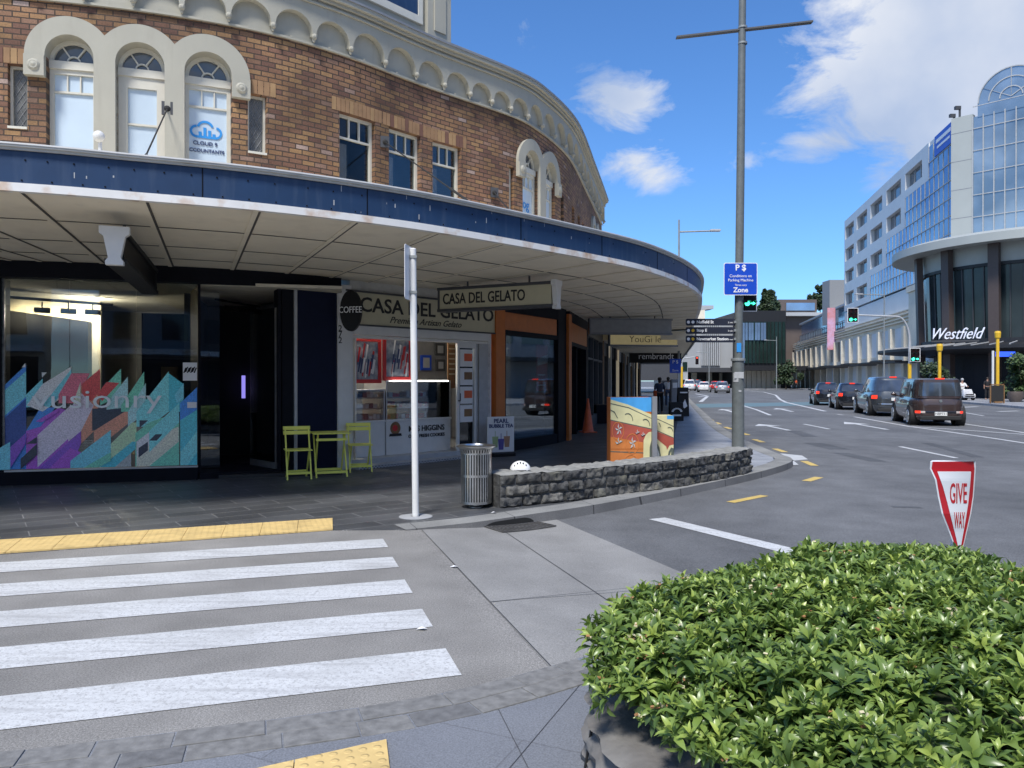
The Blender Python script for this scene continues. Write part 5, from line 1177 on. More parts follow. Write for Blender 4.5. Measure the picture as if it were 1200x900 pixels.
# yellow bistro set
def bistro_chair():
    t = thing('bistro_chair', 'x', 'chair'); lm = 'lime'
    def bar(a, b, w=.022, d=.014, nm='leg'):
        a = Vector(a); b = Vector(b); dd = (b - a).normalized(); s_ = Vector((1, 0, 0)); u_ = dd.cross(s_).normalized(); q = MB()
        P = []
        for p_ in (a, b):
            for x, y in ((-1, -1), (1, -1), (1, 1), (-1, 1)): P.append(p_ + s_ * d * x * .8 + u_ * w * y * .6)
        q.hexa(P); q.build(nm, lm, t, world=False)
    for x in (-.18, .18): bar((x, .16, .80), (x, -.20, .0)); bar((x * .86, -.16, .45), (x * .86, .22, 0))
    q = MB()
    for k in range(5): q.box((0, -.17 + .085 * k, .455), (.40, .065, .016))
    q.build('seat', lm, t, world=False, bevel=.003)
    q = MB()
    for z in (.715, .785): q.box((0, .145 + (z - .7) * .45, z), (.42, .014, .062), M=Matrix.Rotation(R(-20), 3, 'X'))
    q.build('backrest', lm, t, world=False, bevel=.003)
    for a_ in (((0, -.155, .1), (.35, .02, .035)), ((0, .178, .1), (.31, .02, .03))): q = MB(); q.box(*a_); q.build('stretcher', lm, t, world=False)
    return t
def dup(root, loc, rz, label, group=None):
    r_ = root.copy(); col.objects.link(r_); r_.location = loc; r_.rotation_euler = (0, 0, rz); r_['label'] = label
    if group: r_['group'] = group
    for ch in list(root.children):
        c_ = ch.copy(); col.objects.link(c_); c_.parent = r_
        for g_ in ch.children: d2 = g_.copy(); col.objects.link(d2); d2.parent = c_
    return r_
ch = bistro_chair(); x, y = G(347, 562); ch.location = (x, y + .1, .006); ch.rotation_euler = (0, 0, R(22)); ch['label'] = 'yellow folding chair left of the small yellow table'; ch['group'] = 'yellow folding chairs outside the shops'
x, y = G(420, 553); dup(ch, (x, y + .1, .006), R(18), 'yellow folding chair right of the table by the white pilaster')
x, y = G(384, 559); tb_t = thing('bistro_table', 'small yellow folding table between two yellow chairs', 'table', (x, y + .15, .006), R(20))
q = MB()
for k in range(6): q.box((0, -.25 + .1 * k, .70), (.58, .085, .018))
q.build('tabletop', 'lime', tb_t, world=False, bevel=.003)
for x_ in (-.24, .24):
    for sg in (1, -1):
        q = MB(); a = Vector((x_ * (1 if sg > 0 else .88), -.26 * sg, .0)); b = Vector((x_ * (1 if sg > 0 else .88), .22 * sg, .69)); q.tube(a, b, .016, n=4); q.build('leg', 'lime', tb_t, world=False)
for a_ in (((0, -.22, .08), (.48, .02, .04)), ((0, .22, .08), (.42, .02, .04)), ((0, -.2, .60), (.48, .02, .04))): q = MB(); q.box(*a_); q.build('stretcher', 'lime', tb_t, world=False)
# bubble tea A-board
x0, y0 = G(571, 535); x1, y1 = G(602, 533); ab = thing('sidewalk_sign', 'white bubble tea pavement sign with drinks pictured beside the bin', 'sign', (x0, y0, .02)); fa_ = Fr((x0, y0), (x1, y1 - .05))
q = MB(); q.fbox(fa_, 0, fa_.L, .1, .82, -.02, .02); q.build('board', 'sign_white', ab, bevel=.008); q = MB(); q.fbox(fa_, .05, fa_.L - .05, .0, .1, -.2, .2); q.build('base', 'black_paint', ab, bevel=.02)
ftext('PEARL', .12, 'print_navy', ab, fa_, fa_.L / 2, .73, .023, bold=.003); ftext('BUBBLE TEA', .10, 'print_navy', ab, fa_, fa_.L / 2, .63, .023, bold=.003)
mat('drink_green', (.4, .5, .25), .5); mat('drink_purple', (.12, .1, .35), .5); mat('drink_brown', (.45, .25, .15), .5)
for k, (tx, c) in enumerate(((.28, 'drink_green'), (.5, 'drink_purple'), (.72, 'drink_brown'))):
    c_ = fa_.L * tx; dz = -.05 if k == 1 else 0; q = MB(); q.fpoly(fa_, [(c_ - .05, .2 + dz), (c_ + .05, .2 + dz), (c_ + .07, .42 + dz), (c_ - .07, .42 + dz)], .02, .024); q.fbox(fa_, c_ - .006, c_ + .006, .42 + dz, .53 + dz, .02, .024); q.build('drink_picture', c, ab)
# traffic cone
x, y = G(689, 507); zc0 = rise(y) + .006; cn = thing('traffic_cone', 'orange traffic cone standing by the shop doorway', 'traffic cone', (x, y, zc0))
q = MB(); q.lathe((x, y, zc0), [(.17, .03), (.16, .05), (.035, .86), (.03, .95), (0, .96)], 24); q.build('cone', 'cone_orange', cn, smooth=50); q = MB(); q.box((x, y, zc0 + .016), (.4, .4, .03), .3); q.build('base', 'cone_orange', cn, bevel=.008)
# black planter box near shops
x, y = G(703, 496); pt = thing('planter_box', 'black square planter box against the shops behind the cone', 'planter', (x, y, rise(y))); q = MB(); q.box((x, y, rise(y) + .32), (.5, .5, .62), .3); q.build('box', 'navy_black', pt, bevel=.01); q = MB(); q.box((x, y, rise(y) + .635), (.44, .44, .02), .3); q.build('soil', 'bark', pt)

# mural utility boxes
def mural():
    zb0 = .07; D0 = 13.3; t = thing('utility_cabinet', 'tall utility cabinet painted with red wall, cream arches and blue sky', 'utility cabinet', (2.05, D0, zb0))
    a = ((715.5 - 600) / 900 * D0, D0); b = ((763.5 - 600) / 900 * D0, D0 + .02); fr = Fr(a, b)
    q = MB(); q.fbox(fr, 0, fr.L, 0, 1.26, -.42, 0); q.build('cabinet', 'orange', t, bevel=.004)
    def pz(x, y): # picture coordinates 0..1
        return (fr.L * x, .06 + (1.26 - .06) * y)
    mat('m_sky', (.07, .36, .75), .5); mat('m_cream', (.68, .64, .36), .5); mat('m_red', (.42, .09, .06), .5, var=.2, vs=4); mat('m_orange', (.6, .2, .05), .5, var=.2, vs=6); mat('m_dark', (.1, .12, .1), .5); mat('m_pale', (.5, .55, .55), .5)
    Lm = ['m_sky', 'm_cream', 'm_red', 'm_orange', 'm_dark', 'm_pale']
    def panel(fr, T, W_, H0, H1, polys, wob=0):
        q = MB()
        for i, (mi, pts) in enumerate(polys): q.fpoly(fr, [(W_[0] + (W_[1] - W_[0]) * x, H0 + (H1 - H0) * y) for x, y in pts], .0005, .0015 + i * .0006, mi)
        return q.build('mural', Lm, T)
    arc = lambda cx, cy, r, rx, a0, a1, th: [(cx + rx * r * math.cos(R(a)), cy + r * math.sin(R(a))) for a in np.linspace(a0, a1, 14)] + [(cx + rx * (r - th) * math.cos(R(a)), cy + (r - th) * math.sin(R(a))) for a in np.linspace(a1, a0, 14)]
    polys = [(0, [(0, .8), (1, .8), (1, 1), (0, 1)]), (1, [(0, .68), (1, .555), (1, .76), (.42, .90), (0, .97)]), (4, [(0, .905), (.45, .845), (1, .70), (1, .71), (.45, .86), (0, .92)]),
             (4, [(0, .675), (1, .55), (1, .565), (0, .69)]), (2, [(0, .28), (1, .28), (1, .55), (0, .675)]), (3, [(0, 0), (1, 0), (1, .27), (0, .27)]), (3, [(0, .28), (.8, .28), (.8, .37), (0, .45)]), (4, [(0, .235), (1, .21), (1, .225), (0, .25)]),
             (1, [(.80, .06), (1, .04), (1, .52), (.93, .51), (.86, .47), (.81, .40)]), (4, [(.955, .12), (1, .1), (1, .40), (.96, .3)]), (4, [(0.0, .83), (.1, .80), (.18, .71), (.16, .71), (.09, .785), (0, .815)]),
             (4, arc(.42, .67, .11, 1.2, 0, 120, .012)), (4, arc(.85, .60, .10, 1.2, 0, 120, .012))]
    for cx, cy, r in ((.18, .53, .13), (.53, .35, .145), (.5, .0, .2)): polys.append((3, arc(cx, cy, r, 1.15, 0 if cy > 0 else 10, 359 if cy > 0 else 170, .010)))
    for cx, cy in ((.2, .55), (.54, .36), (.2, .36), (.66, .5), (.8, .47)):
        for k in range(5 if cy > .4 and cx < .6 or cx == .54 else 3):
            a = k * 72 + 20; r = .085 if cx in (.2, .54) and cy in (.55, .36) else .05
            polys.append((5, [(cx, cy), (cx + r * 1.1 * math.cos(R(a)), cy + r * math.sin(R(a))), (cx + r * .6 * math.cos(R(a + 30)), cy + r * .6 * math.sin(R(a + 30)))]))
    panel(fr, t, (0, fr.L), .02, 1.26, polys)
    t2 = thing('utility_cabinet', 'short utility cabinet with painted cream arches right of the grey post', 'utility cabinet', (2.75, D0 + .3, zb0)); D1 = D0 + .3
    fr2 = Fr(((770 - 600) / 900 * D1, D1), ((789.5 - 600) / 900 * D1, D1)); q = MB(); q.fbox(fr2, 0, fr2.L, 0, .93, -.4, 0); q.build('cabinet', 'm_cream', t2, bevel=.004)
    panel(fr2, t2, (0, fr2.L), .02, .93, [(0, [(.6, .93), (1, .93), (1, 1), (.6, 1)]), (4, [(0, .93), (1, .78), (1, .795), (0, .945)]), (2, [(0, .55), (.1, .52), (.55, .40), (.6, .33), (.75, .42), (1, .44), (1, .56), (0, .69)]), (4, [(0, .70), (1, .56), (1, .575), (0, .715)]),
        (4, [(0, 0), (.22, .0), (.24, .2), (.15, .38), (0, .46)]), (5, [(0, .05), (.14, .05), (.14, .25), (0, .38)]), (4, [(.64, 0), (1, 0), (1, .36), (.85, .38), (.7, .3), (.64, .2)]), (1, [(.74, .04), (.84, .04), (.84, .3), (.76, .22)]), (4, arc(.75, .68, .1, 2.2, 10, 120, .015)), (4, arc(.0, .78, .1, 2.2, 0, 60, .015))])
    t3 = thing('grey_post', 'square grey post standing between the two painted cabinets', 'post', (2.4, D0, .05)); q = MB(); q.box(((766.5 - 600) / 900 * D0, D0 - .03, .65), (.085, .085, 1.25)); q.build('post', 'mid_grey', t3, bevel=.004)
mural()

# tall lamp pole with signs
PX, PY = 5.02, 17.05; z0 = rise(PY)
lp = thing('lamp_pole', 'very tall grey lighting pole with thin crossarm behind the stone wall', 'lamp post', (PX, PY, z0))
q = MB(); q.tube((PX, PY, z0), (PX, PY, 2.02), .135, .13, 28); q.tube((PX, PY, 2.02), (PX + .045, PY, 6), .092, .088, 24); q.tube((PX + .045, PY, 6), (PX + .12, PY, 13.5), .088, .07, 24); q.build('pole', 'pole_grey', lp, smooth=50)
for c_, pf_ in (((PX, PY, 2.02), [(.13, -.04), (.155, -.03), (.155, .02), (.09, .03)]), ((PX + .09, PY, 9.2), [(.1, .15), (.1, .19), (.09, .19)]), ((PX + .09, PY, 9.2), [(.1, -.2), (.1, -.16), (.09, -.16)])): q = MB(); q.lathe(c_, pf_, 28); q.build('collar', 'galvanised', lp, smooth=40)
q = MB(); q.hexa([Vector(p_) for p_ in ((PX - 1.30, PY - .05 + .35, 9.295), (PX + 1.48, PY - .10 - .35, 9.295), (PX + 1.48, PY + .03 - .35, 9.295), (PX - 1.30, PY + .08 + .35, 9.295), (PX - 1.30, PY - .05 + .35, 9.33), (PX + 1.48, PY - .10 - .35, 9.33), (PX + 1.48, PY + .03 - .35, 9.33), (PX - 1.30, PY + .08 + .35, 9.33))]); q.build('crossarm', 'dark_grey', lp)
q = MB()
for za, zb2, w, a0 in ((1.52, 1.72, .11, -2.2), (1.60, 1.74, .2, -1.7), (1.30, 1.34, .06, -1.55)): cv_ = None; q.box((PX + .134 * math.cos(a0), PY + .134 * math.sin(a0), (za + zb2) / 2), (w, .006, zb2 - za), a0 + math.pi / 2)
q.build('paper_remnant', 'light_grey', lp)
q = MB(); q.box((PX - .01, PY - .095, 2.28), (.10, .006, .2)); q.build('push_button_sticker', 'print_blue', lp)
def plate(name, label, px0, py0, px1, py1, D, m, parent=None, cat='sign', rim=None):
    x0_, x1_ = (px0 - 600) / 900 * D, (px1 - 600) / 900 * D; zt, zb3 = 1.55 + (446 - py0) / 900 * D, 1.55 + (446 - py1) / 900 * D
    t = thing(name, label, cat, ((x0_ + x1_) / 2, D, zb3)); fr = Fr((x0_, D), (x1_, D)); r_ = .035
    pts = []
    for cx, cz, a0 in ((fr.L - r_, zt - r_, 0), (r_, zt - r_, 90), (r_, zb3 + r_, 180), (fr.L - r_, zb3 + r_, 270)):
        pts += [(cx + r_ * math.cos(R(a0 + k * 22.5)), cz + r_ * math.sin(R(a0 + k * 22.5))) for k in range(5)]
    q = MB(); q.fpoly(fr, pts, -.004, 0); q.build('plate', rim or m, t)
    if rim:
        c_ = (fr.L / 2, (zt + zb3) / 2); q = MB(); q.fpoly(fr, [(c_[0] + (a - c_[0]) * (1 - .03 / fr.L), c_[1] + (b - c_[1]) * (1 - .03 / (zt - zb3))) for a, b in pts], 0, .002); q.build('face', m, t)
    return t, fr, zb3, zt
t, fr, za, zt = plate('parking_sign', 'square blue parking zone sign on the tall grey pole', 848, 308, 887.5, 346, PY - .17, 'sign_blue', rim='sign_white')
H_ = zt - za
ftext('P $', .18, 'sign_text_white', t, fr, fr.L / 2, za + H_ * .84, .005, bold=.004); ftext('Conditions on', .085, 'sign_text_white', t, fr, fr.L / 2, za + H_ * .59, .005); ftext('Parking Machine', .085, 'sign_text_white', t, fr, fr.L / 2, za + H_ * .46, .005); ftext('Times vary', .06, 'sign_text_white', t, fr, fr.L / 2, za + H_ * .31, .005); ftext('Zone', .15, 'sign_text_white', t, fr, fr.L / 2, za + H_ * .155, .005, bold=.003)
q = MB(); q.box((PX + .03, PY - .12, (za + zt) / 2), (.2, .1, .05)); q.build('bracket', 'galvanised', t)
def signal(name, label, X, Y, z0, z1, w, lit, arrow_=True, two_col=False, facing=0):
    t = thing(name, label, 'traffic light', (X, Y, z0)); fr = Fr((X - w / 2, Y), (X + w / 2, Y)); b = w * .05
    q = MB(); q.fbox(fr, 0, w, z0, z1, -.02, 0); q.build('backing_board', 'black_matte', t)
    q = MB(); q.fbox(fr, 0, w, z0, z0 + b, 0, .006); q.fbox(fr, 0, w, z1 - b, z1, 0, .006); q.fbox(fr, 0, b, z0 + b, z1 - b, 0, .006); q.fbox(fr, w - b, w, z0 + b, z1 - b, 0, .006); q.build('border', 'sign_white', t)
    H_ = z1 - z0; q = MB(); cs_ = (.3, .7) if two_col else (.5,); q.fbox(fr, w * .12, w * .88, z0 + H_ * .06, z1 - H_ * .06, -.15, .03); q.build('housing', 'black_paint', t)
    for r_ in range(3):
        for c_ in cs_:
            zc_ = z0 + H_ * (.8 - .3 * r_); cx = w * c_; rr = min(H_ * .11, w * .17 if two_col else w * .22); on = lit == (r_, )[0]
            m_ = 'lamp_off' if not on else ('green_light' if r_ == 2 else 'red_light'); q = MB()
            if on and arrow_ and c_ == cs_[-1] and two_col: q.fpoly(fr, [(cx - rr, zc_ - rr * .2), (cx, zc_ - rr * .2), (cx, zc_ - rr * .7), (cx + rr, zc_), (cx, zc_ + rr * .7), (cx, zc_ + rr * .2), (cx - rr, zc_ + rr * .2)], .03, .04)
            else: q.tube(fr.p(cx, zc_, .03), fr.p(cx, zc_, .04), rr, n=14)
            q.build('lamp', m_, t)
            q = MB()
            for k in range(8): a = R(20 + 140 * k / 8); b_ = R(20 + 140 * (k + 1) / 8); q.fpoly(fr, [(cx + rr * 1.1 * math.cos(a), zc_ + rr * 1.1 * math.sin(a)), (cx + rr * 1.1 * math.cos(b_), zc_ + rr * 1.1 * math.sin(b_)), (cx + rr * 1.22 * math.cos(b_), zc_ + rr * 1.22 * math.sin(b_)), (cx + rr * 1.22 * math.cos(a), zc_ + rr * 1.22 * math.sin(a))], .03, .16)
            q.build('visor', 'black_paint', t)
    return t
sg_ = signal('traffic_light', 'green traffic light with arrow below the blue parking sign', (878.5 - 600) / 900 * 17.25, 17.25, 3.10, 4.0, .32, 2, True, True)
q = MB(); q.box((PX + .14, PY - .02, 3.3), (.12, .06, .05)); q.box((PX + .14, PY - .02, 3.8), (.12, .06, .05)); q.build('bracket', 'black_paint', sg_)
for k, (y_, tx, dst) in enumerate(((377.5, 'Nuffield St', '2 min'), (387.3, 'Stop E', '2 min'), (397.3, 'Newmarket Station', '3 min'))):
    t, fr, za, zt = plate('finger_sign', ('uppermost dark wayfinding sign on the tall pole', 'middle dark wayfinding sign on the tall pole', 'lowest dark wayfinding sign on the tall pole')[k], 803.5, y_ - 4, 861.5, y_ + 4, PY - .02, 'blade_navy'); t['group'] = 'wayfinding blades on the tall pole'
    zc_ = (za + zt) / 2; ftext(tx, .088, 'sign_text_white', t, fr, .24, zc_, .005, align='LEFT', bold=.002); ftext(dst, .05, 'sign_text_white', t, fr, fr.L - .05, zc_ - .01, .005, align='RIGHT')
    q = MB(); q.tube(fr.p(.06, zc_, 0), fr.p(.06, zc_, .006), .034, n=14); q.build('symbol', 'sign_text_white', t); q = MB(); q.tube(fr.p(.16, zc_, 0), fr.p(.16, zc_, .006), .034, n=14); q.build('symbol', 'sign_text_white' if k == 0 else 'yellow', t)
    q = MB(); q.box((PX - .06, PY - .03, zc_), (.1, .06, .05)); q.build('bracket', 'galvanised', t)

# give way sign behind the shrub
def give_way():
    X0, Y0 = (1116 - 600) / 900 * 4.6, 4.6; t = thing('give_way_sign', 'bent red and white triangular give way sign rising behind the shrub', 'road sign', (X0, Y0, 0)); D = 4.6
    zt = 1.55 - 94 / 900 * D; zbm = 1.55 - 212 / 900 * D
    def P(px, py, dy=0): q_ = D + dy; return Vector(((px - 600) / 900 * q_, q_, 1.55 + (446 - py) / 900 * q_))
    # rows down the bent plate: picture row, left, right, depth left, depth right
    rows = [(539.5, 1093, 1141, .10, -.20), (541, 1090.5, 1143.5, .10, -.20), (549, 1090, 1143.8, .10, -.20), (562, 1096, 1143, .05, -.19), (582, 1099.5, 1141.5, .03, -.17), (602, 1104, 1138.5, .0, -.15), (622, 1112, 1134, -.02, -.12), (641, 1119, 1129.5, -.05, -.09), (652, 1123, 1126, -.06, -.07)]
    def pt2(px, py, o):
        py = min(max(py, rows[0][0]), rows[-1][0] - .01)
        for r in range(len(rows) - 1):
            if rows[r][0] <= py <= rows[r + 1][0]:
                f = (py - rows[r][0]) / (rows[r + 1][0] - rows[r][0]); xl, xr, dl, d2 = [rows[r][k] * (1 - f) + rows[r + 1][k] * f for k in (1, 2, 3, 4)]
                g = (px - xl) / (xr - xl); return P(px, py, dl + (d2 - dl) * g) + Vector((-.25, -1, 0)) * o
    def sheet(reg, o0, o1):
        ys = []; 
        for (y0, *_), (y1, *_) in zip(reg[:-1], reg[1:]): ys += list(np.linspace(y0, y1, max(2, int((y1 - y0) / 4) + 2)))[:-1]
        ys.append(reg[-1][0]); q = MB(); n = 7; V = []
        for y in ys:
            xl = float(np.interp(y, [r[0] for r in reg], [r[1] for r in reg])); xr = float(np.interp(y, [r[0] for r in reg], [r[2] for r in reg]))
            for o in (o0, o1): V += [pt2(xl + (xr - xl) * i / n, y, o) for i in range(n + 1)]
        m_ = n + 1; F = []
        for j in range(len(ys) - 1):
            A = 2 * j * m_; B = A + 2 * m_
            for i in range(n): F += [(A + i, A + i + 1, B + i + 1, B + i), (A + m_ + i, B + m_ + i, B + m_ + i + 1, A + m_ + i + 1)]
            F += [(A, B, B + m_, A + m_), (A + n, A + m_ + n, B + m_ + n, B + n)]
        E_ = 2 * (len(ys) - 1) * m_; F += [(i, m_ + i, m_ + i + 1, i + 1) for i in range(n)] + [(E_ + i, E_ + i + 1, E_ + m_ + i + 1, E_ + m_ + i) for i in range(n)]
        return q.add(V, F)
    sheet([(r[0], r[1], r[2]) for r in rows], -.004, 0).build('plate', 'sign_white', t)
    sheet([(541, 1093, 1141), (549, 1091.8, 1142), (562, 1097.8, 1141.3), (582, 1101.2, 1140), (602, 1105.8, 1137), (622, 1113.6, 1132.6), (641, 1120.4, 1128.4), (650, 1123.3, 1125.6)], 0, .003).build('red_border', 'sign_red', t)
    sheet([(552.5, 1098.5, 1137.6), (554, 1099, 1137.8), (570, 1105, 1136.6), (590, 1110.5, 1134.6), (610, 1115.5, 1131.6), (630, 1120.6, 1128), (645, 1123.8, 1125.4)], .003, .006).build('white_centre', 'sign_white', t)
    for s_, y0, y1, xa, xb in (('GIVE', 566, 590, 1113, 1133), ('WAY', 600, 619, 1118, 1130.5)):
        ob = text(s_, 1, 'sign_red', t, (0, 0, 0), (1, 0, 0), (0, 1, 0), depth=.01, bold=.012, world=False); xs = [v.co.x for v in ob.data.vertices]; ys = [v.co.y for v in ob.data.vertices]; zs2 = [v.co.z for v in ob.data.vertices]
        Mi = WM[t.name].inverted()
        for v in ob.data.vertices:
            px_ = xa + (xb - xa) * (v.co.x - min(xs)) / (max(xs) - min(xs)); py_ = y1 - (y1 - y0) * (v.co.y - min(ys)) / (max(ys) - min(ys)); v.co = Mi @ pt2(px_, py_, .0065 + (.002 if v.co.z > 0 else 0))
    q = MB(); q.tube((X0 + .03, Y0 + .03, 0), (X0 + .05, Y0 + .03, zt - .1), .03, n=14); q.build('post', 'white_paint', t, smooth=50)
give_way()

# ------------------------------------------------------------------ shrub in a stone planter
def shrub():
    c = Vector((2.04, 3.02, .38)); rx, ry, rz = 1.72, 1.30, .345
    pl = thing('stone_planter', 'round dark bluestone planter base beneath the big shrub', 'planter', (c.x, c.y, 0))
    q = MB(); prof = [(.99, 0), (1.0, .12), (.97, .22), (.93, .27), (.8, .28)]; n = 260; V = []; prof = [(.99 + .012 * math.sin(k * 1.3), .0225 * k) for k in range(11)] + [(.95, .25), (.8, .26)]
    for r_, z in prof:
        for i in range(n):
            a_ = 2 * math.pi * i / n; kk = 1 + .022 * noise.noise(Vector((i * .16, z * 9, 0))) + .012 * noise.noise(Vector((i * .5, z * 30, 4))); V.append((c.x + (rx + .03) * r_ * math.cos(a_) * kk, c.y + (ry + .03) * r_ * math.sin(a_) * kk, z))
    F = [(k * n + i, k * n + (i + 1) % n, (k + 1) * n + (i + 1) % n, (k + 1) * n + i) for k in range(len(prof) - 1) for i in range(n)]; q.add(V, F); q.build('stone_ring', 'planter_rock', pl, smooth=40)
    q = MB()
    for i in range(0, 60, 3):
        a = 2 * math.pi * (i + rnd.uniform(-.6, .6)) / 60; b = a + rnd.uniform(-.06, .06); q.tube((c.x + (rx + .035) * math.cos(a) * 1.0, c.y + (ry + .035) * math.sin(a), .0), (c.x + (rx + .035) * .985 * math.cos(b), c.y + (ry + .035) * .985 * math.sin(b), .21), .006, n=5)
    q.build('crack', 'black_matte', pl)
    q = MB(); q.tube((c.x, c.y, .2), (c.x, c.y, .26), 1.0, n=40); q.build('soil', 'bark', pl)
    sh = thing('shrub', 'broad glossy green shrub spilling over its round stone planter', 'shrub', (c.x, c.y, .28))
    rs = np.random.RandomState(3)
    def surf(th, ph, grow=0.):
        k = .86 + .13 * noise.noise(Vector((math.cos(th) * 2.1 * math.sin(ph), math.sin(th) * 2.1 * math.sin(ph), math.cos(ph) * 2 + 5))) + .09 * noise.noise(Vector((math.cos(th) * 7 * math.sin(ph), math.sin(th) * 7 * math.sin(ph), 9)))
        k += grow; dz_ = .24 * sst(2.1, 2.85, c.x + rx * k * 1.1 * abs(math.sin(ph)) ** .62 * math.cos(th)); s_ = abs(math.sin(ph)) ** .62
        return Vector((c.x + rx * k * 1.1 * s_ * math.cos(th), c.y + ry * k * 1.1 * s_ * math.sin(th), c.z + rz * k * 1.08 * math.cos(ph) + .02 - dz_))
    q = MB(); V = []; n, m_ = 64, 24
    for j in range(m_ + 1):
        for i in range(n): V.append(surf(2 * math.pi * i / n, .02 + 2.1 * j / m_, -.10))
    F = [(j * n + i, (j + 1) * n + i, (j + 1) * n + (i + 1) % n, j * n + (i + 1) % n) for j in range(m_) for i in range(n)]; q.add(V, F); q.build('twig_mass', mat('twigs', (.018, .028, .01), .9, var=.5, vs=30).name, sh, smooth=60)
    q = MB()
    for k in range(40):
        th = rnd.uniform(0, 6.28); e_ = surf(th, rnd.uniform(.3, 1.6), -.02); b = Vector((c.x + rnd.uniform(-.3, .3), c.y + rnd.uniform(-.3, .3), .2)); q.path([b, b.lerp(e_, .5) + Vector((0, 0, .05)), e_], [.014, .009, .004], 5)
    q.build('branches', 'bark', sh)
    V = []; F = []; T = []
    flowers = MB()
    n_ros = 6800; i = 0
    while i < n_ros:
        th = rs.uniform(0, 2 * math.pi); ph = math.asin(min(1, math.sqrt(rs.rand()) ** (1 / .62))) if rs.rand() < .6 else rs.uniform(1.0, 1.70)
        P_ = surf(th, ph, rs.uniform(-.07, .045) + (.03 if rs.rand() < .04 and ph < 1 else 0)); Q_ = surf(th, ph + .05); R__ = surf(th + .05, ph)
        if P_.y > 4.05 and rs.rand() < .5: pass
        nn = (Q_ - surf(th, ph - .05)).cross(surf(th + .05, ph) - surf(th - .05, ph)); 
        if nn.length < 1e-9: continue
        nn.normalize()
        if nn.dot(P_ - c) < 0: nn = -nn
        i += 1
        ax = (nn * .55 + Vector((0, 0, .65)) + Vector(rs.normal(0, .30, 3))).normalized(); a = ax.orthogonal().normalized(); b = ax.cross(a)
        nl = rs.randint(8, 13); sc_ = rs.uniform(.70, 1.12); young = rs.rand() < .33; rot = rs.uniform(0, 6.28); P_ = P_ - ax * .02
        for k in range(nl):
            an = rot + k * 2.4; lvl = k / nl; d = a * math.cos(an) + b * math.sin(an)
            el_ = R(8 + 62 * lvl + rs.normal(0, 9)); dirn = (d * math.cos(el_) + ax * math.sin(el_)).normalized()
            ln = sc_ * (.078 - .035 * lvl) * rs.uniform(.85, 1.2); wd_ = ln * rs.uniform(.15, .19); side = dirn.cross(ax)
            if side.length < 1e-4: continue
            side.normalize(); up = side.cross(dirn)
            b0 = P_ + ax * (.012 * lvl * 3); m1 = b0 + dirn * ln * .38 + up * ln * .04; m2 = b0 + dirn * ln * .72 - up * ln * .0; tip = b0 + dirn * ln - up * ln * .17 
            o = len(V); fold = up * wd_ * .35
            V += [b0, m1 + side * wd_ + fold, m1, m1 - side * wd_ + fold, m2 + side * wd_ * .8 + fold * .7, m2, m2 - side * wd_ * .8 + fold * .7, tip]
            F += [(o, o + 2, o + 1), (o, o + 3, o + 2), (o + 1, o + 2, o + 5, o + 4), (o + 2, o + 3, o + 6, o + 5), (o + 4, o + 5, o + 7), (o + 5, o + 6, o + 7)]
            tv = rs.uniform(0, .45) + (.5 * lvl if young else .1 * lvl); T += [tv] * 8
        if rs.rand() < .055:
            for _ in range(6):
                f_ = P_ + ax * .035 + Vector(rs.normal(0, .012, 3)); flowers.box(f_, (.014, .008, .006), rs.uniform(0, 3), mi=rs.randint(0, 2), M=Matrix.Rotation(rs.uniform(0, 3), 3, 'X'))
    me = bpy.data.meshes.new('leaves'); Mi = WM[sh.name].inverted(); me.from_pydata([tuple(Mi @ v) for v in V], [], F)
    at = me.attributes.new('tint', 'FLOAT', 'POINT'); at.data.foreach_set('value', T)
    m = bpy.data.materials.new('shrub_leaf'); m.use_nodes = True; t = m.node_tree; nn_ = t.nodes; l = t.links; bsdf = nn_['Principled BSDF']
    an_ = nn_.new('ShaderNodeAttribute'); an_.attribute_name = 'tint'; rp_ = nn_.new('ShaderNodeValToRGB'); l.new(an_.outputs['Fac'], rp_.inputs[0])
    el = rp_.color_ramp.elements; el[0].color = (.055, .105, .03, 1); el[1].position = .9; el[1].color = (.50, .60, .14, 1); e3 = el.new(.36); e3.color = (.19, .29, .065, 1)
    l.new(rp_.outputs[0], bsdf.inputs['Base Color']); bsdf.inputs['Roughness'].default_value = .33; bsdf.inputs['Specular IOR Level'].default_value = .6
    tl_ = nn_.new('ShaderNodeBsdfTranslucent'); l.new(rp_.outputs[0], tl_.inputs[0]); mx_ = nn_.new('ShaderNodeMixShader'); mx_.inputs[0].default_value = .3; l.new(bsdf.outputs[0], mx_.inputs[1]); l.new(tl_.outputs[0], mx_.inputs[2]); l.new(mx_.outputs[0], nn_['Material Output'].inputs[0])
    me.materials.append(m); me.shade_smooth(); o = bpy.data.objects.new('leaves', me); col.objects.link(o); o.parent = sh
    mat('blossom', (.62, .55, .36), .7); mat('wilted', (.40, .20, .09), .8); flowers.build('blossoms', ['blossom', 'wilted'], sh)
shrub()

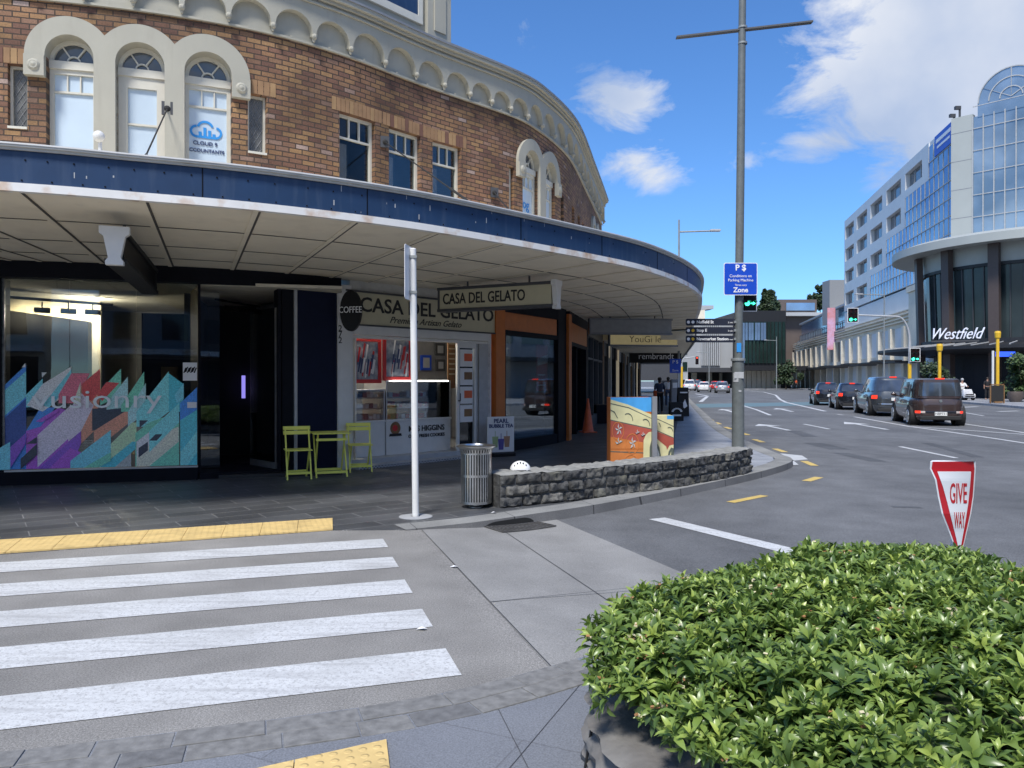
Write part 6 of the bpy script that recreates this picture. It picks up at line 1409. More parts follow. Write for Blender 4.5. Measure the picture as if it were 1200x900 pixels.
# ------------------------------------------------------------------ cars
def car(name, label, kind, paint, loc, rz, sc_=1., detail=True, group=None, plate_txt=None):
    P = dict(
        boxy=dict(L=3.99, W=.86, H=1.65, belt=.98, tb=.98, xr0=-1.93, xr1=-1.85, xf1=.75, xf0=1.25, hood=.98, nose=.80, cw=.92, rw=.82, wb=1.27, wr=.31),
        suv=dict(L=4.95, W=.95, H=1.72, belt=1.02, tb=1.05, xr0=-2.38, xr1=-1.9, xf1=.55, xf0=1.25, hood=1.05, nose=.78, cw=.90, rw=.70, wb=1.5, wr=.37),
        sedan=dict(L=4.6, W=.89, H=1.42, belt=.90, tb=1.0, xr0=-1.62, xr1=-.75, xf1=.40, xf0=1.2, hood=.90, nose=.66, cw=.86, rw=.64, wb=1.35, wr=.31),
        hatch=dict(L=4.2, W=.88, H=1.48, belt=.92, tb=.95, xr0=-1.95, xr1=-1.5, xf1=.35, xf0=1.1, hood=.92, nose=.68, cw=.88, rw=.66, wb=1.28, wr=.31))[kind]
    t = thing(name, label, 'car', (0, 0, 0), 0, group); L2 = P['L'] / 2; W = P['W']; N_ = 48
    def rr(u, hx0, hx1, w, ex): # rounded rectangle ring; u in 0..1, starts at rear centre going to the left side
        a = 2 * math.pi * u + math.pi; c_, s_ = math.cos(a), math.sin(a); x = math.copysign(abs(c_) ** ex, c_); y = math.copysign(abs(s_) ** ex, s_)
        return (hx0 + hx1) / 2 + x * (hx1 - hx0) / 2, y * w
    def ztop(x):
        if x < P['xr0'] + .1: return P['tb'] - .03 * max(0, (P['xr0'] - x))
        if x < P['xf0']: return P['belt'] + (P['tb'] - P['belt']) * max(0, 1 - (x - P['xr0']) / 1.2)
        f = (x - P['xf0']) / (L2 - P['xf0']); return P['hood'] + (P['nose'] - P['hood']) * f ** 1.6
    lv = [(0, .10, .90), (.12, .03, .97), (.35, .0, 1.0), (.5, .03, .99), (.62, .015, 1.0), (.82, .05, .975), (1., .10, .93)]
    def body(u, v):
        for i in range(len(lv) - 1):
            if lv[i][0] <= v <= lv[i + 1][0] + 1e-9:
                f = (v - lv[i][0]) / (lv[i + 1][0] - lv[i][0]); ins_ = lv[i][1] * (1 - f) + lv[i + 1][1] * f; wf = lv[i][2] * (1 - f) + lv[i + 1][2] * f; break
        x, y = rr(u, -L2 + ins_, L2 - ins_ * 1.6, W * wf, .42); zb_ = .2; return Vector((x, y, zb_ + (ztop(x) - zb_) * v))
    def cabin(u, v):
        x0 = P['xr0'] + (P['xr1'] - P['xr0']) * v ** 1.0; x1 = P['xf0'] + (P['xf1'] - P['xf0']) * v; w = W * (P['cw'] + (P['rw'] - P['cw']) * v ** 1.5)
        x, y = rr(u, x0, x1, w, .45 if kind != 'boxy' else .36); zb_ = min(P['belt'], P['tb']) - .03; return Vector((x, y, zb_ + (P['H'] - .05 - zb_) * v))
    def loft(fn, vs_, top=None):
        q = MB(); V = [fn(i / N_, v) for v in vs_ for i in range(N_)]; F = [(k * N_ + i, k * N_ + (i + 1) % N_, (k + 1) * N_ + (i + 1) % N_, (k + 1) * N_ + i) for k in range(len(vs_) - 1) for i in range(N_)]
        b = (len(vs_) - 1) * N_
        if top is None:
            F += [(b + i, b + i + 1, b + (N_ - i - 1) % N_, b + (N_ - i) % N_) for i in range(1, N_ // 2 - 1)] + [(b, b + 1, b + N_ - 1), (b + N_ // 2 - 1, b + N_ // 2, b + N_ // 2 + 1)]
        else:
            base_n = b; prev = base_n
            for sc2, dz in ((.93, .028), (.75, .042), (.4, .05)):
                cx = (P['xr1'] + P['xf1']) / 2; nb_ = len(V); V += [Vector((cx + (V[b + i].x - cx) * sc2, V[b + i].y * sc2, V[b + i].z + dz)) for i in range(N_)]
                F += [(prev + i, prev + (i + 1) % N_, nb_ + (i + 1) % N_, nb_ + i) for i in range(N_)]; prev = nb_
            F.append(tuple(prev + i for i in range(N_)))
        F.append(tuple(range(N_ - 1, -1, -1))); return q.add(V, F)
    loft(body, [0, .06, .12, .25, .35, .5, .6, .72, .82, .92, 1.]).build('body', paint, t, world=False, smooth=38)
    loft(cabin, [0, .25, .5, .75, .92, 1.], True).build('cabin', paint, t, world=False, smooth=38)
    def patch(fn, u0, u1, v0, v1, off, n=8, mname='window', mt='car_glass', m2=3, th=.0):
        q = MB(); V = []
        for j in range(m2 + 1):
            for i in range(n + 1):
                u = u0 + (u1 - u0) * i / n; v = v0 + (v1 - v0) * j / m2; p_ = fn(u % 1, v); e_ = 1e-3; du = fn((u + e_) % 1, v) - fn((u - e_) % 1, v); dv = fn(u % 1, min(1, v + e_)) - fn(u % 1, v - e_ if v > e_ else 0)
                nn = du.cross(dv); nn = nn.normalized() if nn.length > 1e-12 else Vector((0, 0, 1))
                if nn.dot(p_ - Vector((0, 0, p_.z))) < 0: nn = -nn
                V.append(p_ + nn * off)
        F = [(j * (n + 1) + i, j * (n + 1) + i + 1, (j + 1) * (n + 1) + i + 1, (j + 1) * (n + 1) + i) for j in range(m2) for i in range(n)]; q.add(V, F)
        return q.build(mname, mt, t, world=False, smooth=60)
    wm = 'car_window'
    patch(cabin, -.105, .105, .12, .84, .006, 12, 'rear_window', wm, 4)
    patch(cabin, .395, .605, .12, .9, .006, 12, 'windscreen', wm, 4)
    for s_ in (1, -1):
        for a, b in (((.150, .240), (.252, .345)) if kind != 'boxy' else ((.165, .235), (.248, .35))): patch(cabin, s_ * a, s_ * b, .14, .86, .006, 6, 'side_window', wm, 3)
    if kind == 'boxy':
        for s_ in (1, -1): patch(body, s_ * .072, s_ * .125, .30, .40, .008, 5, 'tail_light', 'tail_red', 2); patch(body, s_ * .040, s_ * .071, .31, .395, .008, 4, 'reversing_light', 'tail_white', 2)
        patch(body, -.038, .038, .31, .395, .008, 6, 'garnish', 'car_black', 2)
    elif kind == 'suv':
        for s_ in (1, -1): patch(body, s_ * .085, s_ * .155, .66, .84, .01, 6, 'tail_light', 'tail_red', 3)
        patch(body, -.09, .09, .38, .42, .01, 8, 'chrome_strip', 'chrome', 1)
    else:
        for s_ in (1, -1): patch(body, s_ * .08, s_ * .15, .66, .86, .01, 6, 'tail_light', 'tail_red', 3)
    for s_ in (1, -1): patch(body, .5 + s_ * .08, .5 + s_ * .14, .62, .82, .01, 5, 'headlight', 'tail_white', 2)
    q = MB(); pz_ = {'boxy': .42, 'suv': .75, 'sedan': .62, 'hatch': .62}[kind]; q.box((-L2 - .012, 0, pz_), (.02, .38, .13)); pl_ = q.build('number_plate', 'plate', t, world=False)
    if plate_txt: text(plate_txt, .11, 'ink', pl_, (-L2 - .024, 0, pz_), (0, -1, 0), depth=.001, world=False)
    q = MB(); q.tube((-L2 - .005 + .04, 0, P['tb'] - .12), (-L2 - .015 + .04, 0, P['tb'] - .12), .05, n=12); q.build('badge', 'chrome', t, world=False)
    q = MB(); xr = P['xr1'] - .0; q.box((xr + .02, 0, P['H'] - .02), (.07, .28, .035)); q.build('brake_light', 'tail_red', t, world=False)
    q = MB(); q.box((-L2 + .05, 0, .28), (.12, W * 1.5, .14)); q.build('lower_bumper', 'black_matte', t, world=False, bevel=.03)
    for s_ in (1, -1):
        q = MB(); q.sphere((P['xf0'] - .35, s_ * (W + .07), P['belt'] + .07), .1, 10, 7, sc_=(.6, 1, .7)); q.tube((P['xf0'] - .32, s_ * (W - .1), P['belt']), (P['xf0'] - .35, s_ * (W + .05), P['belt'] + .05), .03, n=6); q.build('mirror', paint, t, world=False, smooth=60)
        q = MB(); 
        for xx in (-.55, .45): q.box((xx, s_ * (W + .003), P['belt'] - .15), (.16, .03, .025))
        q.build('door_handle', paint, t, world=False)
        for wx in (-P['wb'], P['wb']):
            r_ = P['wr']; y_ = s_ * (W - .09); q = MB()
            q.tube((wx, s_ * (W - .3), r_ + .02), (wx, s_ * (W + .004), r_ + .02), r_ + .065, n=28); q.build('wheel_arch', 'black_matte', t, world=False)
            q = MB(); q.tube((wx, y_ - s_ * .1, r_), (wx, y_ + s_ * .10, r_), r_, n=28); q.tube((wx, y_ + s_ * .10, r_), (wx, y_ + s_ * .115, r_), r_, r_ * .93, n=28); w_ = q.build('wheel', 'tyre', t, world=False, smooth=40)
            q = MB()
            for k in range(7):
                a = 2 * math.pi * k / 7; d = Vector((math.cos(a), 0, math.sin(a))); c_ = Vector((wx, y_ + s_ * .122, r_)); e_ = d.cross(Vector((0, 1, 0))) * .03
                q.hexa([c_ - e_, c_ + e_, c_ + d * r_ * .66 + e_ * 1.3, c_ + d * r_ * .66 - e_ * 1.3] + [p_ + Vector((0, s_ * .012, 0)) for p_ in (c_ - e_, c_ + e_, c_ + d * r_ * .66 + e_ * 1.3, c_ + d * r_ * .66 - e_ * 1.3)])
            V = []
            for r2, yy in ((.62, .12), (.70, .135), (.72, .12)): V += [(wx + r_ * r2 * math.cos(2 * math.pi * i / 24), y_ + s_ * yy, r_ + r_ * r2 * math.sin(2 * math.pi * i / 24)) for i in range(24)]
            q.add(V, [(k * 24 + i, k * 24 + (i + 1) % 24, (k + 1) * 24 + (i + 1) % 24, (k + 1) * 24 + i) for k in range(2) for i in range(24)]); q.build('rim', 'alloy', w_, world=False)
    t.location = loc; t.rotation_euler = (0, 0, rz); t.scale = (sc_,) * 3; return t
def place_car(px_rl, py, kind, paint, label, sc_=1., head=.245, **k):
    """rear left bottom corner seen at a pixel; heading is dX/dY of the lane"""
    x, y = G(px_rl, py, -.1); d = Vector((head, 1)).normalized(); n = Vector((d.y, -d.x)); W_ = dict(boxy=.86, suv=.95, sedan=.89, hatch=.88)[kind] * sc_; L_ = dict(boxy=2.0, suv=2.47, sedan=2.25, hatch=2.1)[kind] * sc_
    c_ = Vector((x, y)) + n * W_ + d * (L_ - .55); return car('parked_car' if False else 'car', label, kind, paint, (c_.x, c_.y, zr(c_.x, c_.y) + .004), math.atan2(d.y, d.x), sc_, group='cars queuing in the right lane', **k)
place_car(1066, 498, 'boxy', 'car_brown', 'boxy dark brown hatchback nearest in the queue', .99, head=.28, plate_txt='NBP731')
place_car(1019, 487.5, 'suv', 'car_charcoal', 'charcoal grey SUV directly ahead of the boxy brown hatchback', 1.0, head=.26)
place_car(980.5, 480, 'sedan', 'car_black', 'black sedan between the grey SUV and the leading car', 1.0, head=.29)
place_car(954.5, 474.8, 'sedan', 'car_black', 'leading black sedan at the front of the queue', 1.0, head=.29)
for (px, D, kd, pc, lb) in ((825, 104, 'sedan', 'car_white', 'white sedan far down the street in the left lane'), (846, 96, 'hatch', 'car_silver', 'silver grey hatchback far down the street nearest the tall pole'), (808, 118, 'suv', 'car_white', 'white SUV furthest left in the distant traffic'), (838, 122, 'hatch', 'car_red', 'red hatchback half hidden in the distant traffic'), (797 + 20, 135, 'suv', 'car_charcoal', 'dark SUV furthest away in the distant traffic')):
    X = (px - 600) / 900 * D; car('car', lb, kd, pc, (X, D, .004), R(77), 1.0, group='distant traffic')

# ------------------------------------------------------------------ people
def skin_mesh(pts, edges, radii, name, m, parent, sub=2):
    me = bpy.data.meshes.new(name); me.from_pydata(pts, edges, []); ob = bpy.data.objects.new(name, me); col.objects.link(ob)
    md = ob.modifiers.new('s', 'SKIN'); md.use_smooth_shade = True; sm = ob.modifiers.new('ss', 'SUBSURF'); sm.levels = sub; sm.render_levels = sub
    for i, v in enumerate(me.skin_vertices[0].data): v.radius = radii[i] if isinstance(radii[i], tuple) else (radii[i],) * 2; v.use_root = (i == 0)
    dg = bpy.context.evaluated_depsgraph_get(); m2 = bpy.data.meshes.new_from_object(ob.evaluated_get(dg)); bpy.data.objects.remove(ob)
    m2.materials.clear(); m2.materials.append(MATS[m]); m2.name = name; o = bpy.data.objects.new(name, m2); col.objects.link(o); o.parent = parent; return o
def person(label, loc, rz, h=1.65, top='cloth_black', legs='cloth_black', hair='hair_dark', pose='walk', bag=None):
    t = thing('person', label, 'person', (0, 0, 0)); k = h / 1.7
    if pose == 'sit':
        J = dict(pel=(0, 0, .62), che=(0, .02, 1.0), nec=(0, .02, 1.2), hd=(0, -.01, 1.33), hp=(0, -.01, 1.42), hl=(.1, 0, .6), kl=(.13, -.42, .62), fl=(.13, -.45, .2), tl=(.13, -.57, .16), hr=(-.1, 0, .6), kr=(-.13, -.42, .62), fr=(-.13, -.45, .2), tr=(-.13, -.57, .16), sl=(.18, .02, 1.12), el=(.24, -.12, .88), wl=(.18, -.36, .9), gl=(.15, -.44, .92), sr=(-.18, .02, 1.12), er=(-.24, -.12, .88), wr=(-.18, -.36, .9), gr=(-.15, -.44, .92))
    else:
        s_ = .18 if pose == 'walk' else .03
        J = dict(pel=(0, 0, .95), che=(0, .0, 1.25), nec=(0, .0, 1.44), hd=(0, -.02, 1.55), hp=(0, -.02, 1.64), hl=(.09, 0, .9), kl=(.1, -s_ * .8, .5), fl=(.1, -s_ * .9, .08), tl=(.1, -s_ * .9 - .15, .03), hr=(-.09, 0, .9), kr=(-.1, s_ * .3, .5), fr=(-.1, s_ * 1.3, .1), tr=(-.1, s_ * 1.3 - .13, .03), sl=(.17, 0, 1.38), el=(.22, s_ * .4, 1.1), wl=(.22, s_ * .1 - .08, .87), gl=(.22, s_ * .0 - .1, .79), sr=(-.17, 0, 1.38), er=(-.22, -s_ * .2, 1.1), wr=(-.22, -s_ * .9, .88), gr=(-.22, -s_ * 1.1, .8))
    ra = dict(pel=(.13, .1), che=(.14, .1), nec=.055, hd=(.075, .09), hp=.07, hl=.085, kl=.055, fl=.038, tl=.03, hr=.085, kr=.055, fr=.038, tr=.03, sl=.05, el=.038, wl=.026, gl=.03, sr=.05, er=.038, wr=.026, gr=.03)
    nm = list(J); E_ = [('pel', 'che'), ('che', 'nec'), ('nec', 'hd'), ('hd', 'hp'), ('pel', 'hl'), ('hl', 'kl'), ('kl', 'fl'), ('fl', 'tl'), ('pel', 'hr'), ('hr', 'kr'), ('kr', 'fr'), ('fr', 'tr'), ('che', 'sl'), ('sl', 'el'), ('el', 'wl'), ('wl', 'gl'), ('che', 'sr'), ('sr', 'er'), ('er', 'wr'), ('wr', 'gr')]
    skin_mesh([tuple(c_ * k for c_ in J[n]) for n in nm], [(nm.index(a), nm.index(b)) for a, b in E_], [tuple(r_ * k for r_ in ra[n]) if isinstance(ra[n], tuple) else ra[n] * k for n in nm], 'body', 'skin', t)
    def cloth(sel, ed, grow, name, m):
        skin_mesh([tuple(c_ * k for c_ in J[n]) for n in sel], [(sel.index(a), sel.index(b)) for a, b in ed], [tuple((r_ + grow) * k for r_ in ra[n]) if isinstance(ra[n], tuple) else (ra[n] + grow) * k for n in sel], name, m, t)
    cloth(['pel', 'che', 'sl', 'el', 'sr', 'er'], [('pel', 'che'), ('che', 'sl'), ('sl', 'el'), ('che', 'sr'), ('sr', 'er')], .02, 'shirt', top)
    cloth(['pel', 'hl', 'kl', 'fl', 'hr', 'kr', 'fr'], [('pel', 'hl'), ('hl', 'kl'), ('kl', 'fl'), ('pel', 'hr'), ('hr', 'kr'), ('kr', 'fr')], .018, 'trousers', legs)
    q = MB(); hp_ = Vector(J['hd']) * k; q.sphere((hp_.x, hp_.y + .02, hp_.z + .045 * k), .1 * k, 14, 9, sc_=(.95, 1.05, 1.0)); q.sphere((hp_.x, hp_.y + .05, hp_.z - .05 * k), .075 * k, 12, 8, sc_=(1, .8, 1.1)); q.build('hair', hair, t, world=False, smooth=60)
    if bag: q = MB(); q.box((.27 * k, .0, .95 * k), (.1, .28, .34)); q.build('bag', bag, t, world=False, bevel=.02)
    t.location = loc; t.rotation_euler = (0, 0, rz); return t
D = 33.5; person('woman in black walking away on the footpath with orange bag', ((773 - 600) / 900 * D, D, rise(D) + .01), R(180 - 10), 1.6, 'cloth_blue', 'cloth_black', bag=None)
bgx = thing('shoulder_bag', 'orange shoulder bag held at the left side of the walking woman', 'bag', ((767.6 - 600) / 900 * D, D, .75)); q = MB(); q.box(((767.6 - 600) / 900 * D, D, .95), (.12, .25, .34)); q.build('bag_body', 'cloth_orange', bgx, bevel=.03); q = MB(); q.path([((767.6 - 600) / 900 * D, D, 1.1), ((768.5 - 600) / 900 * D, D, 1.38)], .012); q.build('strap', 'cloth_orange', bgx)
D = 42; person('person in white shirt walking far along the footpath', ((783 - 600) / 900 * D, D, rise(D) + .01), R(170), 1.65, 'cloth_white', 'cloth_blue')
D = 57; person('person in dark clothes standing before the mall entrance', ((1157 - 600) / 900 * D, D, .13), R(-10), 1.7, 'cloth_black', 'cloth_black', pose='stand')
D = 56; xs_, ys_ = (1130.5 - 600) / 900 * D, D
scx = thing('mobility_scooter', 'small white mobility scooter in front of the mall entrance', 'mobility scooter', (xs_, ys_, .13))
q = MB(); q.hexa([(xs_ - .42, ys_ - .55, .3), (xs_ + .42, ys_ - .55, .3), (xs_ + .42, ys_ + .5, .3), (xs_ - .42, ys_ + .5, .3), (xs_ - .3, ys_ - .4, .95), (xs_ + .3, ys_ - .4, .95), (xs_ + .36, ys_ + .1, .75), (xs_ - .36, ys_ + .1, .75)]); q.box((xs_, ys_ - .55, .45), (.9, .15, .3)); q.build('body', 'car_white', scx, bevel=.07)
q = MB(); q.box((xs_, ys_ - .64, .56), (.6, .02, .06)); q.box((xs_, ys_ - .64, .42), (.66, .02, .07)); q.build('grille', 'black_paint', scx)
for dx_ in (-.36, .36):
    for dy_ in (-.4, .45): q = MB(); q.tube((xs_ + dx_ - .06, ys_ + dy_, .28), (xs_ + dx_ + .06, ys_ + dy_, .28), .15, n=16); q.build('wheel', 'tyre', scx)
q = MB(); q.box((xs_, ys_ + .35, .66), (.45, .42, .12)); q.box((xs_, ys_ + .58, .95), (.42, .08, .5)); q.build('seat', 'black_matte', scx, bevel=.03)
person('person in white sitting on the white mobility scooter', (xs_, ys_ + .3, .13), 0, 1.85, 'cloth_white', 'cloth_black', hair='light_grey', pose='sit')
for px, D, top, lb in ((1052, 66, 'cloth_white', 'pedestrian in white beside the pale shop windows'), (1058, 66.5, 'cloth_orange', 'pedestrian in orange beside the pale shop windows'), (927, 128, 'cloth_white', 'distant pedestrian in white at the far corner'), (933, 130, 'cloth_orange', 'distant pedestrian in orange at the far corner')):
    person(lb, ((px - 600) / 900 * D, D, .13), R(20), 1.7, top, 'cloth_black')

# ------------------------------------------------------------------ distant street furniture
def lamp_post(label, X, Y, H, arm, z0=.0, r=.07):
    t = thing('street_lamp', label, 'street lamp', (X, Y, z0)); q = MB(); q.tube((X, Y, z0), (X, Y, H), r, r * .6, 10); q.build('pole', 'galvanised', t, smooth=50)
    q = MB(); q.tube((X, Y, H - .6), (X + arm, Y, H - .55), .04, n=8); q.build('arm', 'galvanised', t); q = MB(); q.box((X + arm * 1.05, Y, H - .53), (abs(arm) * .3, .25, .1)); q.build('lamp_head', 'light_grey', t, bevel=.02); return t
lamp_post('street lamp rising behind the canopy edge', (795.5 - 600) / 900 * 38, 38, 9.5, 1.7, .1)
lamp_post('street lamp before the concrete bays of the long retail podium', (1036 - 600) / 900 * 66, 66, 9.5, -2.1, .13)
lamp_post('thin street lamp before the dark glass building', (910 - 600) / 900 * 118, 118, 8.3, -1.6, .13, .09)
lamp_post('street lamp before the grey concrete building', (831 - 600) / 900 * 100, 100, 5.8, -1.4, .1, .08)
def mast(label, X, Y, H, armto, armz, yel):
    t = thing('signal_mast', label, 'traffic light pole', (X, Y, .1)); q = MB(); q.tube((X, Y, .1), (X, Y, yel), .12, n=12); q.build('lower_pole', 'yellow', t)
    q = MB(); q.tube((X, Y, yel), (X, Y, H), .09, n=10)
    pts = [Vector((X, Y, H))] + [Vector((X + (armto - X) * (1 - math.cos(a)) * .25, Y, H + (armz - H) * math.sin(a))) for a in np.linspace(.2, math.pi / 2, 7)] + [Vector((armto, Y, armz + .1))]
    q.path(pts, .06, 8); q.build('arm', 'light_grey', t); return t
Y = 52; mast('signal mast with yellow base and arm reaching left over the road', (1066 - 600) / 900 * Y, Y, 4.2, (1006 - 600) / 900 * Y, 1.55 + 75 / 900 * Y, 2.7)
signal('traffic_light', 'green overhead traffic light hanging over the queuing cars', (998.5 - 600) / 900 * Y, Y - .1, 1.55 + 68 / 900 * Y, 1.55 + 85 / 900 * Y, .74, 2, True, True)
signal('traffic_light', 'green traffic light on the mast behind the boxy hatchback', (1070 - 600) / 900 * Y, Y - .25, 1.55 + 22 / 900 * Y, 1.55 + 38 / 900 * Y, .7, 2, True, True)
Y = 80; mast('yellow signal pole beyond the hanging signs on the left footpath', (799 - 600) / 900 * Y, Y, 3.2, (814 - 600) / 900 * Y, 3.9, 3.0)
signal('traffic_light', 'red traffic light before the grey concrete building', (816.5 - 600) / 900 * Y, Y - .1, 3.2, 4.1, .4, 0, False, False)
for px, yt, D, lb in ((1101, 403, 48, 'yellow post with flared top left of the mall entrance'), (1169, 388, 49, 'tall yellow post with flared top before the mall entrance')):
    X = (px - 600) / 900 * D; zt = 1.55 + (446 - yt) / 900 * D; t = thing('signal_post', lb, 'post', (X, D, .13)); q = MB(); q.tube((X, D, .1), (X, D, zt - .5), .1, n=12); q.build('pole', 'yellow', t, smooth=50); q = MB(); q.lathe((X, D, zt), [(.1, -.5), (.16, -.42), (.19, -.12), (.15, 0), (0, 0)], 12); q.build('cap', 'yellow', t)
D = 49; X = (1163.5 - 600) / 900 * D; t = thing('marker_post', 'slim white post beside the tall yellow post', 'post', (X, D, .13)); q = MB(); q.tube((X, D, .1), (X, D, 1.55 + 35 / 900 * D), .07, n=10); q.build('pole', 'white_paint', t)
D = 47.5; X = (1168.5 - 600) / 900 * D; t = thing('chalkboard_sign', 'black chalkboard stand at the foot of the tall yellow post', 'sign', (X, D, .13)); q = MB(); q.box((X, D, .75), (.75, .06, 1.0)); q.build('board', 'black_matte', t); q = MB()
for dx_ in (-.42, .42): q.box((X + dx_, D, .75), (.06, .08, 1.2))
q.box((X, D, 1.3), (.9, .08, .06)); q.box((X, D, .22), (.5, .3, .1)); q.build('frame', 'wood', t)
# signs on the far left footpath
D = 34; X = (791 - 600) / 900 * D; t = thing('parking_sign', 'small blue parking sign on a white pole past the shops', 'sign', (X, D, .1)); q = MB(); q.tube((X + .15, D, .1), (X + .15, D, 2.5), .04, n=10); q.build('pole', 'white_paint', t); q = MB(); q.box((X, D - .06, 2.2), (.5, .02, .62)); pl_ = q.build('plate', 'sign_blue', t, bevel=.005)
text('P $', .2, 'sign_text_white', t, (X, D - .073, 2.37), (1, 0, 0)); text('Zone', .13, 'sign_text_white', t, (X, D - .073, 2.0), (1, 0, 0))
D = 33; X = (790 - 600) / 900 * D; t = thing('parking_machine', 'grey parking machine on the footpath below the small blue sign', 'parking machine', (X, D, .1)); q = MB(); q.box((X, D, .85), (.32, .3, 1.5)); q.build('cabinet', 'mid_grey', t, bevel=.04); q = MB(); q.box((X, D - .16, 1.35), (.2, .02, .22)); q.build('screen', 'sign_white', t)
def aboard(px, D, w, h, label, mk):
    X = (px - 600) / 900 * D; z0 = rise(D); t = thing('sandwich_board', label, 'sandwich board', (X, D, z0)); q = MB(); q.box((X, D, z0 + h / 2 + .03), (w, .04, h), M=Matrix.Rotation(R(-8), 3, 'X')); q.build('front_board', 'black_paint', t, bevel=.01); q = MB(); q.box((X, D + .25, z0 + h / 2 + .03), (w, .04, h), M=Matrix.Rotation(R(8), 3, 'X')); q.build('rear_board', 'black_paint', t)
    q = MB()
    if mk == 0: 
        for k in range(8): a = R(20 + 20 * k); q.box((X + .16 * math.cos(a), D - .055, z0 + h * .5 + .14 * math.sin(a)), (.07, .01, .05), 0)
        q.box((X, D - .045, z0 + h * .35), (.3, .01, .06)); q.box((X, D - .04, z0 + h * .24), (.22, .01, .04))
    else: q.box((X, D - .055, z0 + h * .85), (w * .7, .01, .05)); q.add([(X - .12, D - .06, z0 + h * .45), (X + .02, D - .06, z0 + h * .3), (X + .14, D - .055, z0 + h * .38), (X + .05, D - .05, z0 + h * .62), (X - .02, D - .055, z0 + h * .5)], [(0, 1, 2, 3, 4)])
    q.build('print', 'sign_text_white', t)
aboard(793, 27, .47, .66, 'small black sandwich board with white arch emblem', 0); aboard(801, 30.5, .42, 1.15, 'tall black sandwich board with white shape next to the kerb', 1)

# ------------------------------------------------------------------ right hand mall, tower and podium
Qs = 1.14
def Qp(x, y): return (x * Qs, y * Qs)
def Qz(z): return 1.55 + (z - 1.55) * Qs
TC = Vector(Qp(35.7, 62)); d1 = Vector((.211, 1)).normalized(); d2 = Vector((.67, -.74)).normalized()
tw = thing('office_tower', 'white office tower with stepped blue curtain glass and arched glass bay', 'building', (TC.x + 8, TC.y + 14, 0))
e1 = TC + d1 * 41 * Qs; e2 = TC + d2 * 9.5 * Qs; back1 = e1 + Vector((18, -6)); back2 = e2 + Vector((20, 8)); ZR = Qz(22.7)
fl_ = Fr(e1, TC); L1 = fl_.L    # street side facade, t from far end to the corner
def tL(t): return L1 - t * Qs
q = MB(); q.prism([tuple(TC - Vector((fl_.n.x, fl_.n.y)) * .6 + d2 * .3), tuple(e2 + Vector((.4, .5))), tuple(back2), tuple(back1), tuple(e1 - fl_.n * .6)], 0, ZR - .3); q.build('core', 'tower_side', tw)
rows_ = [(20.85, 6.5), (17.95, 13.6), (15.05, 20.4), (12.15, 27.2)]
gm = MB(); wm_ = MB(); mull = MB(); fh = 2.8
q = MB()
for zc_, tg in rows_:
    z0, z1 = Qz(zc_ - 1.45), Qz(zc_ + 1.45); zw0, zw1 = Qz(zc_ - .7), Qz(zc_ + .9)
    ta = tL(tg); gm.fbox(fl_, ta, L1 - .3, z0, z1, -.4, -.02)
    nseg = int((L1 - ta) / 1.3)
    for i in range(nseg + 1): tt_ = ta + (L1 - .3 - ta) * i / nseg; mull.fbox(fl_, tt_ - .04, tt_ + .04, z0, z1, -.05, .03)
    for zz_ in (z0, (z0 + z1) / 2): mull.fbox(fl_, ta, L1 - .3, zz_ - .04, zz_ + .04, -.05, .04)
    q.fbox(fl_, 0, ta, z0, zw0, -.5, 0); q.fbox(fl_, 0, ta, zw1, z1, -.5, 0)
    wins_t = [(13.6, 8.4), (20.4, 15.1), (27.2, 22.1), (34, 28.8), (40.5, 35.6)]; wins_t = sorted([(tL(a), tL(b)) for a, b in wins_t]); prev = 0
    for a, b in wins_t:
        if b > ta: a = min(a, ta); b = min(b, ta)
        if a >= ta - .05: break
        q.fbox(fl_, prev, a, zw0, zw1, -.5, -.0); w_ = MB(); w_.fbox(fl_, a, b, zw0, zw1, -.6, -.5); wo_ = w_.build('window', 'window_mid', tw); w_ = MB()
        for k in range(1, 3): w_.fbox(fl_, a + (b - a) * k / 3 - .05, a + (b - a) * k / 3 + .05, zw0, zw1, -.5, -.44)
        w_.build('mullion', 'light_grey', wo_); prev = b
    q.fbox(fl_, prev, ta, zw0, zw1, -.5, 0)
q.fbox(fl_, 0, tL(6.5), Qz(22.3), ZR, -.5, 0); q.fbox(fl_, 0, L1, 0, Qz(10.5), -.5, -.05); q.fbox(fl_, tL(6.5), L1 - .3, Qz(22.3), ZR, -.5, -.1)
q.build('street_wall', 'tower_white', tw); gm.build('curtain_glass', 'blue_glass', tw); mull.build('mullions', 'light_grey', tw)
q = MB(); q.fbox(fl_, tL(4.6), L1 - .35, Qz(20.9), Qz(22.6), -.05, .12); sgn = q.build('roof_sign', 'sign_blue', tw); q = MB(); q.fbox(fl_, tL(4.2), L1 - .8, Qz(21.9), Qz(22.2), .12, .15); q.fbox(fl_, tL(3.9), L1 - 1.0, Qz(21.4), Qz(21.6), .12, .15); q.build('sign_print', 'sign_text_white', sgn)
fr_ = Fr(TC, e2)
q = MB(); q.fbox(fr_, -.3, 1.3 * Qs, 0, ZR, -.6, .05); q.build('corner_pier', 'tower_pier', tw)
q = MB()
for z in np.arange(Qz(10), ZR, 2.6 * 1.0): q.fbox(fr_, -.305, 1.3 * Qs + .003, z, z + .06, .05, .056)
q.build('pier_joint', 'mid_grey', tw)
q = MB(); q.fbox(fr_, 1.3 * Qs, fr_.L, 0, ZR - .3, -.5, 0); g_ = q.build('curtain_glass', 'teal_glass', tw)
uc, ur = 3.95 * Qs, 2.3 * Qs; zc_ = Qz(23.4)
